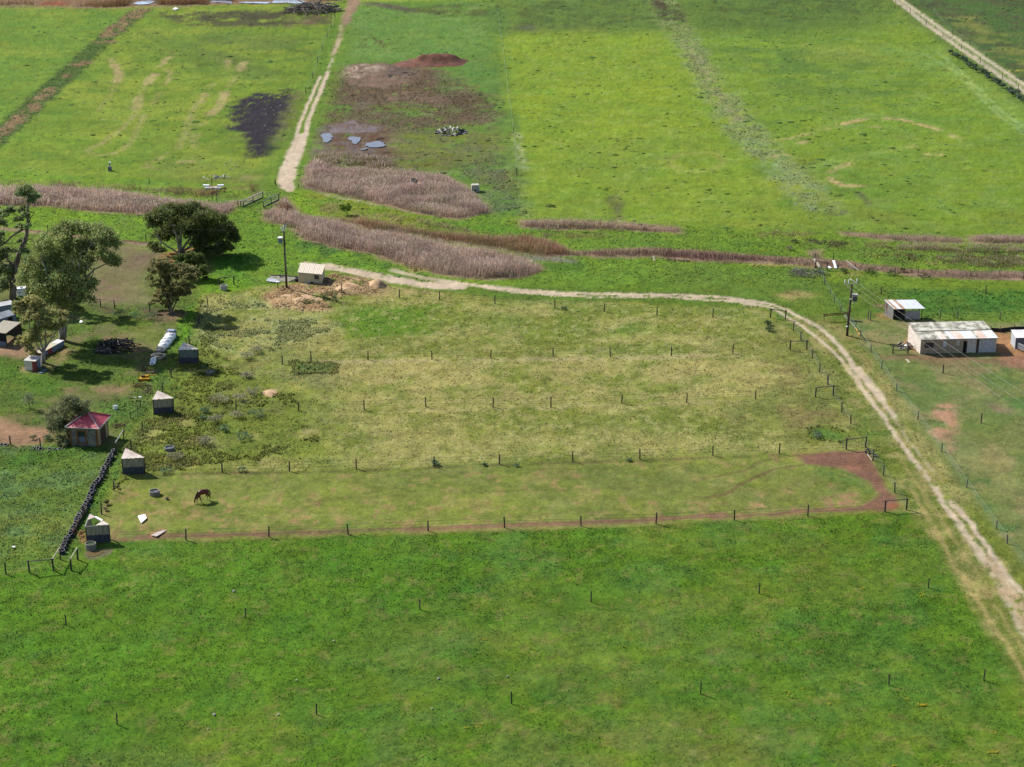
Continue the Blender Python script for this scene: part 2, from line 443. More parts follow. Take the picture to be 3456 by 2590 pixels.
mix(poly('B', [(390, 210), (620, 240), (560, 330), (400, 310)], 4, 3), (104, 88, 58), 0.85, (2.2, 0.5, 0.6, 47))
PLM = (112, 86, 68)
mix(poly('B', [(220, 470), (340, 400), (560, 400), (880, 430), (900, 600), (1200, 590), (1190, 640), (880, 660), (400, 660), (210, 600)], 3, 3), PLM, 0.95, (2.5, 0.27, 0.42, 48), t=0.15)
mix(poly('B', [(215, 500), (880, 480), (1240, 620), (1240, 760), (900, 800), (560, 800), (150, 790)], 4, 3), (112, 100, 66), 0.85, (2.2, 0.4, 0.52, 49), t=0.2, d=1.5)
mix(poly('B', [(840, 640), (1220, 620), (1240, 760), (860, 770)], 4, 3), (98, 86, 58), 0.8, (2.0, 0.4, 0.52, 50))
mix(poly('B', [(900, 590), (1150, 575), (1210, 620), (900, 650)], 2, 2), (92, 84, 56), 0.9, (2, 0.35, 0.5, 50))
mix(poly('B', [(240, 470), (330, 405), (540, 388), (780, 445), (740, 490), (540, 555), (360, 535)], 2, 2), (150, 124, 108), 0.95, (2.5, 0.25, 0.42, 51), d=0.05, rl=0.5)
mix(poly('B', [(235, 465), (320, 412), (470, 395), (560, 430), (440, 480), (330, 500)], 1.5, 2), (204, 182, 158), 0.9, (1.8, 0.4, 0.52, 52), d=0.05)
mix(poly('B', [(540, 400), (800, 430), (720, 470), (560, 480)], 2, 2), (110, 96, 92), 0.8, (2.5, 0.35, 0.5, 53))
mix(poly('B', [(560, 600), (700, 560), (930, 600), (900, 660), (720, 660), (560, 650)], 2.5, 3), (150, 122, 104), 0.85, (2.5, 0.36, 0.5, 54), d=0.1)
mix(poly('B', [(390, 600), (450, 600), (420, 690), (380, 690)], 2, 2), (140, 125, 118), 0.8, (2, 0.35, 0.5, 55))
mix(poly('B', [(130, 800), (350, 755), (480, 780), (550, 805), (510, 825), (250, 828), (150, 820)], 1.5, 2), (150, 140, 144), 0.95, d=0.0, rl=0.4)
mix(poly('B', [(60, 1010), (110, 860), (160, 780), (350, 740), (640, 800), (720, 900), (680, 1000), (400, 1010), (200, 1000)], 3, 3), (132, 112, 100), 0.9, (3, 0.28, 0.44, 57), t=0.12)
mix(poly('B', [(150, 790), (350, 748), (560, 800), (620, 830), (540, 900), (700, 960), (620, 990), (400, 960), (200, 910), (130, 860)], 2, 2), (112, 78, 60), 0.85, (2, 0.33, 0.48, 56), t=0.12)
mix(poly('B', [(130, 800), (350, 755), (480, 780), (550, 805), (510, 825), (250, 828), (150, 820)], 1.2, 1.5), (152, 142, 148), 0.9, (1.5, 0.3, 0.42, 58))
mix(poly('B', [(150, 830), (240, 840), (300, 880), (560, 930), (620, 980), (400, 960), (200, 920)], 2, 2), (130, 118, 118), 0.7, (2, 0.4, 0.55, 59))
mix(poly('B', [(620, 830), (1240, 830), (1260, 900), (1150, 980), (900, 1060), (640, 1030)], 4, 3), (128, 140, 56), 0.85, (5, 0.25, 0.5, 60))
mix(poly('B', [(640, 950), (1000, 960), (1040, 1050), (660, 1040)], 4, 3), (122, 100, 60), 0.6, (2.5, 0.44, 0.56, 61))
mix(poly('B', [(860, 900), (1240, 910), (1240, 960), (1000, 960)], 3, 3), (124, 130, 92), 0.7, (3, 0.35, 0.5, 62))
mix(poly('B', [(1020, 1060), (1240, 950), (1340, 1080), (1400, 1350), (1220, 1340), (1150, 1180)], 4, 3), (112, 132, 96), 0.9, (3, 0.3, 0.5, 63), t=0.3, d=1.6)
mix(poly('B', [(1240, 1060), (1340, 1080), (1330, 1120), (1260, 1110)], 2, 2), (120, 96, 76), 0.75, (2, 0.36, 0.5, 64))
mix(poly('B', [(1060, 820), (1340, 825), (1350, 845), (1060, 845)], 2, 2), (132, 100, 74), 0.55, (2, 0.4, 0.5, 65))
mix(poly('B', [(1150, 850), (1370, 860), (1380, 1000), (1250, 1000)], 5, 3), (124, 150, 72), 0.6)
mix(poly('B', [(1320, 1080), (1360, 1080), (1350, 1160), (1320, 1160)], 2, 2), (150, 140, 70), 0.7)
mix(poly('B', [(880, 460), (1260, 280), (1290, 480), (1310, 640), (1380, 800), (1200, 800), (1200, 600), (900, 560)], 4, 3), (104, 150, 72), 0.75, (5, 0.3, 0.5, 66))
mix(line('B', [(1255, 60), (1275, 280), (1300, 480), (1320, 650), (1370, 790)], 6, 2.5, 2), (96, 140, 66), 0.8)
mix(line('B', [(1375, 830), (1390, 930), (1400, 1000), (1420, 1060)], 1.8, 0.8, 0.7), (190, 205, 165), 0.85, (1.4, 0.3, 0.5, 67))
mix(line('B', [(1390, 1060), (1405, 1200), (1420, 1330)], 3.5, 1.2, 1.5), (88, 118, 62), 0.8, (2, 0.3, 0.5, 68), t=0.35)
mix(line('B', [(1430, 1060), (1440, 1180), (1440, 1330)], 4, 1.5, 2), (150, 180, 110), 0.6, (2, 0.4, 0.55, 69))
mix(poly('B', [(150, 440), (900, 430), (1240, 600), (1270, 800), (640, 840), (130, 800)], 4, 4), (126, 106, 86), 0.65, (3.5, 0.3, 0.56, 70), d=1.3)
mix(poly('B', [(560, 640), (700, 640), (1000, 700), (760, 740), (560, 700)], 3, 3), (116, 150, 66), 0.7, (3, 0.36, 0.5, 70))
mix(poly('B', [(620, 830), (1250, 830), (1350, 1050), (1300, 1200), (1000, 1080), (640, 1040)], 4, 4), (122, 124, 84), 0.55, (3, 0.36, 0.56, 72), d=1.2, t=0.2)
# centre-right field
mix(poly('B', [(1270, 215), (2400, 190), (2700, 600), (2900, 1380), (1450, 1400), (1420, 1000), (1390, 830), (1300, 600)], 3, 2), (136, 170, 54), 0.8, t=0.05)
mix(poly('B', [(1270, 215), (2200, 190), (2450, 600), (2400, 900), (1500, 1000), (1390, 830), (1300, 600)], 8, 5), (148, 180, 50), 0.6, (18, 0.3, 0.6, 73))
mix(poly('B', [(1500, 900), (2500, 800), (2800, 1380), (1500, 1380)], 10, 5), (132, 164, 62), 0.7, (12, 0.35, 0.6, 74))
mix(poly('B', [(1270, 215), (2700, 190), (2900, 1380), (1450, 1400), (1390, 830)], 3, 2), (176, 196, 110), 0.3, (2.2, 0.6, 0.68, 75))
mix(poly('B', [(1240, -300), (3000, -300), (2400, 195), (1270, 205)], 14, 3), (104, 136, 66), 0.85, t=0.06)
mix(poly('B', [(1240, -300), (3000, -300), (2400, 160), (1270, 190)], 3, 2), (84, 104, 58), 0.6, (4, 0.5, 0.6, 76))
mix(poly('B', [(1380, 150), (1500, 160), (1480, 195), (1380, 185)], 3, 3), (102, 110, 90), 0.7)
mix(line('B', [(1970, 1220), (1940, 1250), (1985, 1280), (2000, 1380)], 2.5, 1, 1), (108, 112, 70), 0.7, (2, 0.35, 0.5, 77))
mix(line('B', [(2020, 1195), (2005, 1260), (2020, 1390)], 1.5, 0.8, 1), (120, 124, 80), 0.6, (2, 0.35, 0.5, 77))
# right-hand field
RF = [(230, -200), (1480, -200), (2400, 620), (2400, 1300), (1200, 1260), (1000, 1040), (800, 830), (560, 520), (320, 160)]
mix(poly('C', RF, 3, 2), (130, 166, 56), 0.85, t=0.06)
mix(poly('C', RF, 3, 2), (110, 150, 60), 0.55, (12, 0.45, 0.62, 80))
mix(poly('C', RF, 3, 2), (150, 178, 104), 0.3, (3, 0.54, 0.66, 81))
mix(poly('C', [(100, -300), (1450, -300), (1500, 60), (1350, 160), (900, 180), (300, 170)], 14, 3), (98, 130, 62), 0.85)
mix(poly('C', [(280, -300), (1400, -300), (1480, 60), (1150, 110), (500, 140)], 5, 3), (82, 100, 56), 0.6, (4, 0.5, 0.6, 82))
mix(poly('C', [(600, 260), (1300, 300), (1600, 480), (1500, 600), (900, 480), (520, 380)], 10, 5), (98, 138, 66), 0.65, (8, 0.35, 0.6, 83))
mix(poly('C', [(1050, 250), (1350, 260), (1500, 340), (1050, 330)], 8, 4), (146, 168, 78), 0.6)
mix(poly('C', [(1350, 250), (1750, 260), (2212, 560), (2400, 850), (2212, 760), (1800, 430), (1500, 360)], 6, 3), (138, 174, 84), 0.6, (5, 0.36, 0.58, 84), t=0.12)
mix(poly('C', [(1400, 820), (1850, 840), (1900, 1000), (1500, 1020), (1400, 940)], 6, 4), (134, 172, 72), 0.6, (4, 0.4, 0.55, 85))
mix(poly('C', [(860, 880), (1000, 880), (1050, 1010), (960, 1020)], 5, 3), (140, 142, 62), 0.5)
mix(poly('C', [(750, 1100), (2212, 1120), (2400, 1300), (700, 1270)], 10, 5), (130, 154, 66), 0.6, (9, 0.35, 0.6, 86))
DR = [(215, 0), (300, 150), (345, 220), (420, 340), (540, 540), (650, 690), (750, 810), (850, 890), (950, 1000), (1080, 1130)]
mix(line('C', DR, 9, 2.0, 2.5), (146, 170, 106), 0.85, (4, 0.3, 0.52, 87), t=0.3, d=1.2)
mix(line('C', DR[2:6], 3.5, 1.5, 2.0), (170, 164, 116), 0.7, (2.2, 0.42, 0.54, 88))
mix(line('C', DR[5:], 7, 2, 3), (152, 176, 124), 0.6, (2.2, 0.46, 0.58, 89))
mix(line('C', [(190, 0), (215, 50), (265, 110)], 5, 1.2, 1.5), (88, 72, 56), 0.85, (2.5, 0.3, 0.5, 90))
mix(line('C', [(290, 30), (330, 120)], 4, 1.5, 2), (84, 80, 58), 0.7, (2.5, 0.35, 0.5, 90))
mix(poly('C', [(1110, 1160), (1250, 1160), (1250, 1186), (1130, 1186)], 0.8, 2), (106, 104, 96), 0.8, (1.6, 0.36, 0.5, 92))
mix(line('C', [(1300, 1065), (1340, 1100), (1360, 1130)], 1.6, 0.6, 1), (106, 112, 92), 0.6)
for pts, w, am in (([(1200, 688), (1260, 674), (1335, 657)], 2.6, .9), ([(1460, 654), (1560, 666), (1650, 690)], 2.4, .9), ([(1670, 695), (1735, 716)], 2.2, .8), ([(1812, 745), (1850, 762)], 2.4, .8),
                  ([(830, 776), (955, 760)], 1.6, .55), ([(970, 752), (1050, 736)], 1.6, .6), ([(972, 790), (1000, 786)], 2.6, .8), ([(840, 866), (905, 854)], 2.2, .7), ([(1110, 710), (1130, 708)], 2.2, .7),
                  ([(1148, 985), (1170, 1005), (1200, 1020)], 2.4, .85), ([(1215, 1022), (1250, 1026)], 2.2, .85), ([(1270, 1026), (1325, 1026)], 1.9, .7), ([(1190, 925), (1252, 904)], 2.2, .7), ([(1150, 950), (1165, 940)], 2, .7),
                  ([(1565, 815), (1605, 804)], 2.2, .7), ([(1670, 853), (1755, 853)], 1.9, .75), ([(1380, 698), (1420, 702)], 1.7, .6)):
    mix(line('C', pts, w * 0.85, 0.6, 0.6), (214, 182, 132), am, (1.3, 0.26, 0.46, 93), d=0.1)
for pts in ([(1050, 735), (1130, 705), (1300, 690), (1450, 695), (1560, 730), (1620, 780), (1560, 815), (1400, 850), (1200, 890), (1100, 920)],
            [(1060, 720), (1200, 660), (1380, 635), (1550, 645), (1750, 705), (1900, 800)], [(1040, 950), (1150, 870), (1400, 840), (1600, 805)]):
    mix(line('C', pts, 2.0, 1.2, 0.8), (142, 176, 84), 0.5)
mix(line('C', [(330, 945), (270, 915), (260, 880), (320, 855), (420, 840), (520, 850), (560, 900), (480, 940), (350, 945)], 1.8, 1, 0.8), (176, 176, 104), 0.4)
for pts in ([(1660, 300), (1820, 385), (1900, 460), (1990, 560), (2100, 660), (2250, 760)], [(1740, 290), (1860, 390), (1960, 490), (2060, 590), (2230, 720)]):
    mix(line('C', pts, 1.1, 0.7, 0.6), (168, 200, 128), 0.6, (2.5, 0.3, 0.5, 94))
# corner field beyond the far track
CF = [(1545, -300), (3000, -300), (3000, 800), (2300, 530), (1900, 235), (1700, 100), (1525, -10)]
mix(poly('C', CF, 2, 1), (84, 118, 66), 0.95, t=0.1)
mix(poly('C', CF, 2, 1), (94, 92, 74), 0.6, (4.5, 0.52, 0.62, 96))
mix(poly('C', [(1780, 90), (1950, 90), (2060, 180), (2000, 200), (1820, 150)], 4, 3), (150, 152, 78), 0.7, (5, 0.35, 0.55, 97))
mix(poly('C', [(1880, 200), (2300, 180), (2400, 500), (2100, 350)], 6, 4), (138, 150, 76), 0.7, (5, 0.38, 0.55, 98))
mix(line('C', [(2120, 388), (2260, 395)], 1.5, 0.8, 0.8), (214, 200, 70), 0.85, (1.5, 0.35, 0.5, 99))
mix(line('C', [(2120, 402), (2260, 406)], 1.2, 0.6, 0.8), (120, 90, 80), 0.8)
mix(line('C', [(1380, -60), (1500, 15), (1670, 130), (1860, 280), (2060, 430), (2290, 600)], 7, 3, 2), (108, 138, 66), 0.8)

# --- the middle band along the drain
MB_ = [(-300, 560), (800, 620), (1600, 730), (1800, 740), (2600, 775), (3600, 810), (3900, 1080), (2900, 950), (2350, 980), (1400, 960), (700, 1000), (-300, 1000)]
mix(poly('S', MB_, 2, 2), (124, 166, 54), 0.8, t=0.12, d=1.0)
mix(poly('S', MB_, 2, 2), (128, 168, 48), 0.7, (8, 0.45, 0.6, 101))
mix(poly('S', MB_, 2, 2), (98, 140, 58), 0.4, (4, 0.5, 0.64, 103))
mix(poly('D', [(-200, 480), (400, 495), (850, 545), (1150, 560), (1300, 600), (1230, 770), (950, 755), (420, 690), (-200, 650)], 1.5, 1), (132, 180, 40), 0.85, (5, 0.2, 0.5, 104))
mix(poly('D', [(900, 560), (1200, 560), (1220, 720), (960, 680)], 3, 2), (116, 150, 70), 0.7, (3, 0.3, 0.5, 105))
mix(poly('D', [(-200, 690), (420, 720), (900, 770), (600, 900), (-200, 900)], 2, 2), (124, 156, 52), 0.8)
mix(poly('G', [(-400, 420), (200, 440), (330, 540), (700, 700), (1080, 830), (1000, 840), (650, 790), (400, 800), (150, 830), (-400, 900)], 2, 2), (118, 166, 46), 0.85, (4, 0.2, 0.5, 106))
mix(poly('G', [(380, 560), (700, 690), (1050, 790), (1000, 830), (700, 760), (450, 700)], 2, 2), (84, 130, 60), 0.8, (3, 0.4, 0.55, 107), t=0.25)
mix(poly('G', [(330, 300), (560, 300), (720, 350), (1000, 400), (1250, 470), (1300, 560), (900, 520), (560, 460), (400, 430)], 2, 2), (140, 160, 52), 0.8, (5, 0.3, 0.5, 108))
mix(poly('G', [(330, 310), (420, 290), (560, 430), (540, 470), (400, 420)], 1.5, 1.5), (138, 186, 40), 0.8)
mix(poly('G', [(490, 380), (700, 380), (720, 440), (560, 440)], 2, 2), (150, 136, 86), 0.7, (3, 0.35, 0.5, 109))
mix(poly('G', [(800, 430), (1200, 480), (1640, 560), (1600, 580), (1100, 520), (800, 480)], 1.5, 1.5), (168, 150, 100), 0.6, (2.5, 0.4, 0.55, 110))
mix(line('G', [(560, 315), (650, 330), (780, 355), (950, 392)], 0.8, 0.4, 0.6), (206, 190, 160), 0.8, (1.3, 0.35, 0.5, 111))
mix(poly('G', [(420, 60), (480, 60), (470, 180), (420, 260), (395, 240)], 1.5, 1), (120, 172, 48), 0.9)
mix(poly('G', [(1500, 520), (2212, 560), (2212, 590), (1900, 590), (1600, 560)], 1.5, 1.5), (106, 158, 44), 0.9)
mix(poly('H', [(-900, 240), (400, 320), (1200, 410), (2400, 450), (2400, 510), (800, 425), (0, 365), (-900, 345)], 1.0, 1.2), (118, 96, 88), 0.75, t=0.25)
mix(poly('H', [(-300, 190), (700, 190), (900, 300), (-300, 300)], 3, 2), (116, 156, 52), 0.7)
mix(poly('H', [(250, 160), (700, 170), (700, 205), (330, 235)], 1.5, 1.5), (104, 100, 74), 0.8, (2, 0.35, 0.5, 112), t=0.35)
mix(poly('H', [(700, 240), (2400, 260), (2400, 420), (900, 360)], 2, 2), (122, 150, 72), 0.6, (4, 0.3, 0.55, 113), t=0.4)
mix(poly('H', [(0, 362), (200, 372), (390, 380), (380, 395), (100, 385), (-200, 372)], 0.8, 0.8), (200, 178, 112), 0.8)
mix(poly('G', [(2150, 760), (2300, 770), (2300, 790), (2150, 775)], 0.8, 0.8), (190, 180, 160), 0.6)
mix(poly('G', [(1900, 730), (2212, 745), (2300, 775), (2000, 780)], 1.5, 1.5), (148, 136, 132), 0.8)
mix(poly('G', [(2000, 780), (2350, 790), (2350, 850), (2150, 850)], 2, 2), (92, 140, 50), 0.8)
mix(poly('H', [(-900, 380), (200, 400), (450, 480), (560, 700), (380, 800), (0, 700), (-900, 590)], 2, 2), (114, 148, 58), 0.8, (6, 0.2, 0.5, 114))
mix(poly('H', [(60, 620), (230, 590), (420, 630), (330, 660), (200, 700), (80, 660)], 1.5, 1.5), (196, 174, 112), 0.75, (2.5, 0.3, 0.5, 115))
mix(poly('H', [(600, 440), (1300, 460), (2400, 510), (2400, 600), (1600, 620), (900, 560)], 2, 2), (124, 160, 52), 0.85)
mix(poly('H', [(600, 445), (780, 440), (770, 470), (620, 480)], 1.5, 1), (184, 168, 96), 0.7, (2, 0.35, 0.5, 116))
mix(poly('H', [(1000, 590), (2400, 600), (2400, 800), (1500, 860), (1350, 800), (1100, 680)], 2, 2), (84, 140, 58), 0.85, (3, 0.2, 0.5, 117), t=0.22, d=1.6)
mix(poly('H', [(1400, 800), (2400, 770), (2400, 870), (1400, 870)], 2, 1.5), (126, 156, 60), 0.7)
mix(poly('H', [(700, 480), (1000, 560), (1100, 700), (900, 740), (760, 640)], 2, 2), (112, 144, 60), 0.7, t=0.2)
mix(poly('H', [(740, 880), (1190, 870), (1190, 1000), (1080, 1060), (860, 1060)], 2, 1.5), (126, 150, 58), 0.8, (4, 0.2, 0.5, 118), t=0.08)
mix(poly('H', [(1830, 880), (2400, 880), (2400, 905), (1900, 915)], 1, 1), (176, 152, 112), 0.7)

# --- reed beds: outlines (used for the litter under them here, and for the stems later)
RS, RP_ = S(228, 194, 176), S(248, 224, 208)
RB, RBP = S(200, 158, 124), S(220, 182, 150)
REEDS = []
def reed_def(*a, **k): REEDS.append((a, k))
reed_def("reed_bed", 'D', [(-150, 330), (400, 318), (900, 350), (1250, 395), (1500, 435), (1800, 465), (2050, 430), (2170, 345), (2170, 385), (2010, 462), (1955, 478), (1950, 520), (1850, 565), (1500, 560), (1200, 550), (850, 540), (400, 492), (-150, 478)], 24, 1.45, RS, RP_, 501)
reed_def("reed_bed", 'D', [(-150, 278), (500, 278), (900, 300), (1250, 330), (1700, 345), (2000, 320), (2180, 300), (2130, 380), (1900, 420), (1500, 400), (1000, 350), (300, 322), (-150, 322)], 12, 1.3, S(158, 122, 100), S(172, 136, 112), 511, sparse=0.45)
reed_def("reed_bed", 'G', [(150, 430), (250, 408), (420, 445), (700, 505), (900, 565), (1150, 575), (1250, 615), (1500, 665), (1700, 685), (1900, 735), (2050, 795), (2105, 830), (1950, 880), (1700, 898), (1400, 872), (1100, 792), (900, 722), (700, 692), (450, 622), (350, 545), (200, 495)], 24, 1.65, RS, RP_, 521)
reed_def("reed_bed", 'G', [(560, 470), (780, 485), (950, 500), (1300, 568), (1700, 605), (2000, 605), (2200, 660), (2300, 730), (2100, 745), (1900, 715), (1650, 670), (1300, 622), (1150, 580), (900, 562), (700, 505)], 22, 1.55, RB, RBP, 531, plume=0.35, cut=0.3)
reed_def("reed_bed", 'G', [(425, 262), (450, 150), (485, 90), (560, 100), (620, 130), (800, 140), (1000, 140), (1200, 160), (1420, 185), (1600, 290), (1740, 440), (1500, 494), (1200, 445), (1000, 395), (750, 332), (560, 302)], 22, 1.45, RS, RP_, 541)
reed_def("reed_bed", 'G', [(470, 110), (540, 40), (800, 40), (1080, 70), (1100, 140), (1000, 160), (700, 160), (480, 150)], 14, 1.3, S(172, 150, 116), RP_, 546, sparse=0.42)
reed_def("reed_bed", 'G', [(292, 350), (335, 330), (410, 430), (300, 440), (240, 412)], 22, 1.55, RB, RP_, 551)
reed_def("reed_bed", 'G', [(1000, 450), (1250, 480), (1640, 560), (1600, 575), (1300, 540), (1100, 500)], 10, 0.9, RB, RP_, 553, sparse=0.45)
reed_def("reed_bed", 'G', [(1900, 490), (2250, 490), (2600, 505), (3020, 541), (3020, 582), (2600, 560), (2250, 562), (1930, 548)], 22, 1.4, S(212, 176, 154), RP_, 561)
reed_def("reed_bed", 'G', [(1650, 575), (2000, 580), (2600, 590), (2600, 615), (2100, 612)], 10, 1.2, S(168, 146, 112), RP_, 563, sparse=0.4)
reed_def("reed_bed", 'H', [(-100, 92), (150, 82), (420, 95), (430, 128), (150, 132), (-100, 128)], 16, 1.1, S(200, 172, 150), RP_, 571, sparse=0.36)
reed_def("reed_bed", 'H', [(560, 84), (1000, 108), (1400, 120), (1690, 142), (1690, 188), (1300, 176), (900, 150), (640, 120)], 24, 1.25, S(206, 176, 158), RP_, 581)
reed_def("reed_bed", 'H', [(1735, 128), (1900, 116), (2400, 124), (2400, 196), (1950, 196), (1740, 186)], 24, 1.25, S(206, 176, 158), RP_, 586)
reed_def("reed_bed", 'H', [(740, 178), (1200, 180), (1700, 205), (2400, 210), (2400, 290), (1800, 285), (1200, 260), (820, 220)], 15, 1.1, S(192, 170, 138), RP_, 591, sparse=0.42)
reed_def("reed_bed", 'H', [(900, 280), (1600, 290), (2400, 300), (2400, 420), (1600, 400), (1100, 330)], 9, 1.0, S(176, 168, 124), RP_, 596, sparse=0.45)
reed_def("reed_bed", 'H', [(-1900, 262), (-1500, 240), (-1000, 225), (-400, 262), (0, 300), (350, 325), (600, 335), (850, 372), (1200, 410), (1700, 432), (2400, 452), (2400, 512), (1600, 486), (1160, 464), (800, 424), (400, 384), (0, 362), (-600, 345), (-1000, 320), (-1500, 310), (-1900, 296)], 18, 1.0, S(136, 106, 98), S(160, 132, 120), 601, plume=0.3)
reed_def("reed_bed", 'H', [(1160, 450), (1600, 436), (2400, 450), (2400, 514), (1700, 500), (1250, 476)], 22, 1.2, S(220, 192, 172), S(236, 208, 190), 611)
reed_def("reed_bed", 'H', [(330, 250), (440, 245), (460, 330), (340, 330)], 14, 1.8, S(160, 140, 130), RP_, 616)
reed_def("reed_bed", 'A', [(480, 30), (760, -5), (760, -40), (2300, -40), (2200, 10), (1995, 4), (1990, 26), (2000, 0), (1700, -2), (1530, 0), (1530, 20), (1370, 6), (1360, 34), (1000, 40), (1000, 4), (860, 4), (855, 46), (700, 52), (480, 50)], 8, 1.8, S(180, 140, 104), S(196, 158, 120), 621)
reed_def("reed_bed", 'A', [(-200, 5), (240, 5), (240, 36), (-200, 40)], 6, 1.6, S(170, 136, 96), S(196, 158, 120), 626)
for a, k in REEDS:
    if k.get('sparse'): mix(poly(a[1], a[2], 1.5, 1.5), (146, 124, 92), 0.55, (2.2, 0.4, 0.55, 261), t=0.2)
    else: mix(poly(a[1], a[2], 1.2, 1.2), (172, 140, 120), 0.9, t=0.1, d=0.4)
mix(poly('G', [(480, 80), (640, 50), (900, 60), (1100, 110), (1250, 160), (1100, 300), (700, 280), (480, 200)], 2.5, 2.5), (142, 128, 96), 0.75, (3, 0.3, 0.5, 262), t=0.15)

# --- the left yard
YD = [(-900, 860), (330, 830), (560, 850), (740, 960), (700, 1040), (640, 1110), (560, 1300), (440, 1480), (200, 1900), (-900, 2000)]
mix(poly('S', YD, 2, 2), (104, 134, 56), 0.9, t=0.16, d=1.1)
mix(poly('S', YD, 2, 2), (140, 122, 90), 0.5, (5, 0.54, 0.64, 121), t=0.04, d=0.3)
mix(poly('D', [(760, 850), (960, 800), (1240, 805), (1300, 900), (1240, 1000), (1260, 1280), (760, 1300), (700, 1000)], 2.5, 2), (144, 134, 92), 0.85, t=0.04, d=0.3)
mix(poly('D', [(1000, 830), (1250, 850), (1240, 1000), (1000, 1010)], 4, 3), (136, 114, 96), 0.8, (4, 0.3, 0.5, 122))
mix(poly('D', [(760, 1100), (960, 1060), (1000, 1290), (760, 1290)], 3, 2), (150, 124, 104), 0.75, (3, 0.3, 0.5, 123))
mix(poly('D', [(1300, 900), (1440, 840), (1640, 830), (1640, 900), (1400, 960)], 1.2, 1), (202, 138, 96), 0.9, (3, 0.2, 0.4, 124), d=0.05)
mix(line('D', [(-200, 640), (30, 675), (240, 695), (420, 712), (950, 770), (1215, 800)], 2.0, 0.4, 0.5), (176, 146, 124), 0.9, d=0.05)
mix(line('D', [(200, 685), (420, 705), (700, 738), (950, 762), (1200, 790)], 0.8, 0.3, 0.4), (110, 76, 60), 0.85)
mix(poly('D', [(1640, 900), (1800, 900), (1750, 1120), (1600, 1260), (1560, 1180)], 1.5, 1.5), (124, 100, 80), 0.8, (2.5, 0.3, 0.5, 125), d=0.1)
mix(poly('D', [(1200, 1360), (1440, 1340), (1560, 1380), (1520, 1440), (1300, 1440)], 1.5, 1.5), (160, 128, 104), 0.8, (2.5, 0.3, 0.5, 126), d=0.1)
mix(poly('D', [(740, 1330), (960, 1300), (1350, 1340), (1350, 1420), (900, 1400)], 1.5, 1.5), (112, 94, 74), 0.8, (2.5, 0.32, 0.5, 127), t=0.1)
mix(poly('d', [(1330, 700), (2212, 780), (2212, 990), (1700, 1100), (1300, 1160), (1250, 1120)], 1.5, 1), (120, 176, 36), 0.85, (3, 0.2, 0.4, 128), t=0.16)
mix(poly('d', [(1480, 320), (2212, 330), (2212, 800), (1480, 720)], 1.5, 1), (100, 156, 44), 0.85, t=0.18)
mix(poly('E', [(1480, 120), (1560, -20), (1720, -120), (1760, -20), (1640, 130), (1500, 290), (1430, 330)], 1.0, 0.8), (112, 168, 40), 0.9, t=0.25)
mix(poly('E', [(700, 190), (1100, 180), (1300, 300), (1200, 400), (900, 360), (680, 280)], 2, 2), (156, 128, 98), 0.8, (3, 0.36, 0.52, 130), t=0.05, d=0.3)
mix(poly('E', [(1100, 150), (1400, 140), (1350, 250), (1240, 330), (1100, 260)], 2, 2), (134, 146, 76), 0.7, t=0.06)
mix(poly('E', [(-100, 220), (240, 200), (330, 330), (200, 390), (-100, 380)], 1.5, 1.5), (178, 140, 116), 0.85, (3, 0.25, 0.45, 131), t=0.03, d=0.1)
mix(poly('E', [(380, 380), (540, 290), (620, 320), (480, 430)], 1.2, 1), (186, 150, 112), 0.7, (2, 0.3, 0.5, 132), d=0.1)
mix(poly('E', [(150, 470), (210, 465), (200, 520), (150, 520)], 0.8, 0.8), (182, 140, 114), 0.9, d=0.1)
mix(poly('E', [(-100, 400), (300, 500), (560, 580), (760, 640), (500, 700), (-100, 640)], 2, 2), (92, 142, 46), 0.8, (4, 0.25, 0.5, 133), t=0.16)
mix(poly('E', [(760, 640), (1000, 610), (1110, 620), (1080, 680), (860, 700)], 1.5, 1.5), (166, 134, 104), 0.75, (2.5, 0.35, 0.5, 134), t=0.05, d=0.3)
mix(poly('E', [(520, 640), (660, 640), (600, 700), (520, 700)], 1.2, 1.2), (150, 124, 96), 0.8, (2, 0.3, 0.5, 135), d=0.2)
mix(poly('E', [(-100, 880), (60, 900), (200, 960), (400, 980), (420, 1100), (130, 1125), (-100, 1050)], 1.5, 1.5), (190, 146, 118), 0.85, (3, 0.25, 0.42, 136), t=0.03, d=0.1)
mix(poly('E', [(740, 780), (1000, 720), (1180, 640), (1260, 620), (1240, 760), (1160, 900), (1040, 1000), (930, 1060), (900, 880)], 2, 1.5), (98, 146, 66), 0.85, (2.5, 0.3, 0.5, 137), t=0.26, d=2.2)
mix(poly('b', [(1380, 660), (1600, 640), (1700, 680), (1500, 730)], 0.5, 0.5), (150, 116, 92), 0.9, d=0.2)
mix(poly('o', [(600, 1060), (760, 1050), (760, 1380), (640, 1420), (560, 1300)], 0.5, 0.5), (176, 140, 124), 0.85, (1.2, 0.3, 0.5, 138), d=0.3)
mix(poly('E', [(1180, 480), (1440, 430), (1640, 460), (1500, 560), (1440, 680), (1250, 660)], 1.5, 1.5), (98, 146, 62), 0.85, (2.5, 0.25, 0.5, 139), t=0.3, d=2.0)
mix(poly('E', [(-300, 1120), (600, 1130), (940, 1140), (880, 1260), (720, 1560), (500, 2060), (-300, 2130)], 1.5, 1.5), (112, 146, 62), 0.9, t=0.22, d=1.8)
mix(poly('E', [(-300, 1120), (600, 1130), (940, 1140), (880, 1260), (720, 1560), (500, 2060), (-300, 2130)], 1.5, 1.5), (112, 152, 88), 0.7, (3, 0.48, 0.6, 141), t=0.24)
mix(poly('E', [(-300, 1130), (500, 1130), (800, 1150), (400, 1320), (-300, 1260)], 2.5, 2), (84, 142, 42), 0.7, (3, 0.3, 0.5, 142))
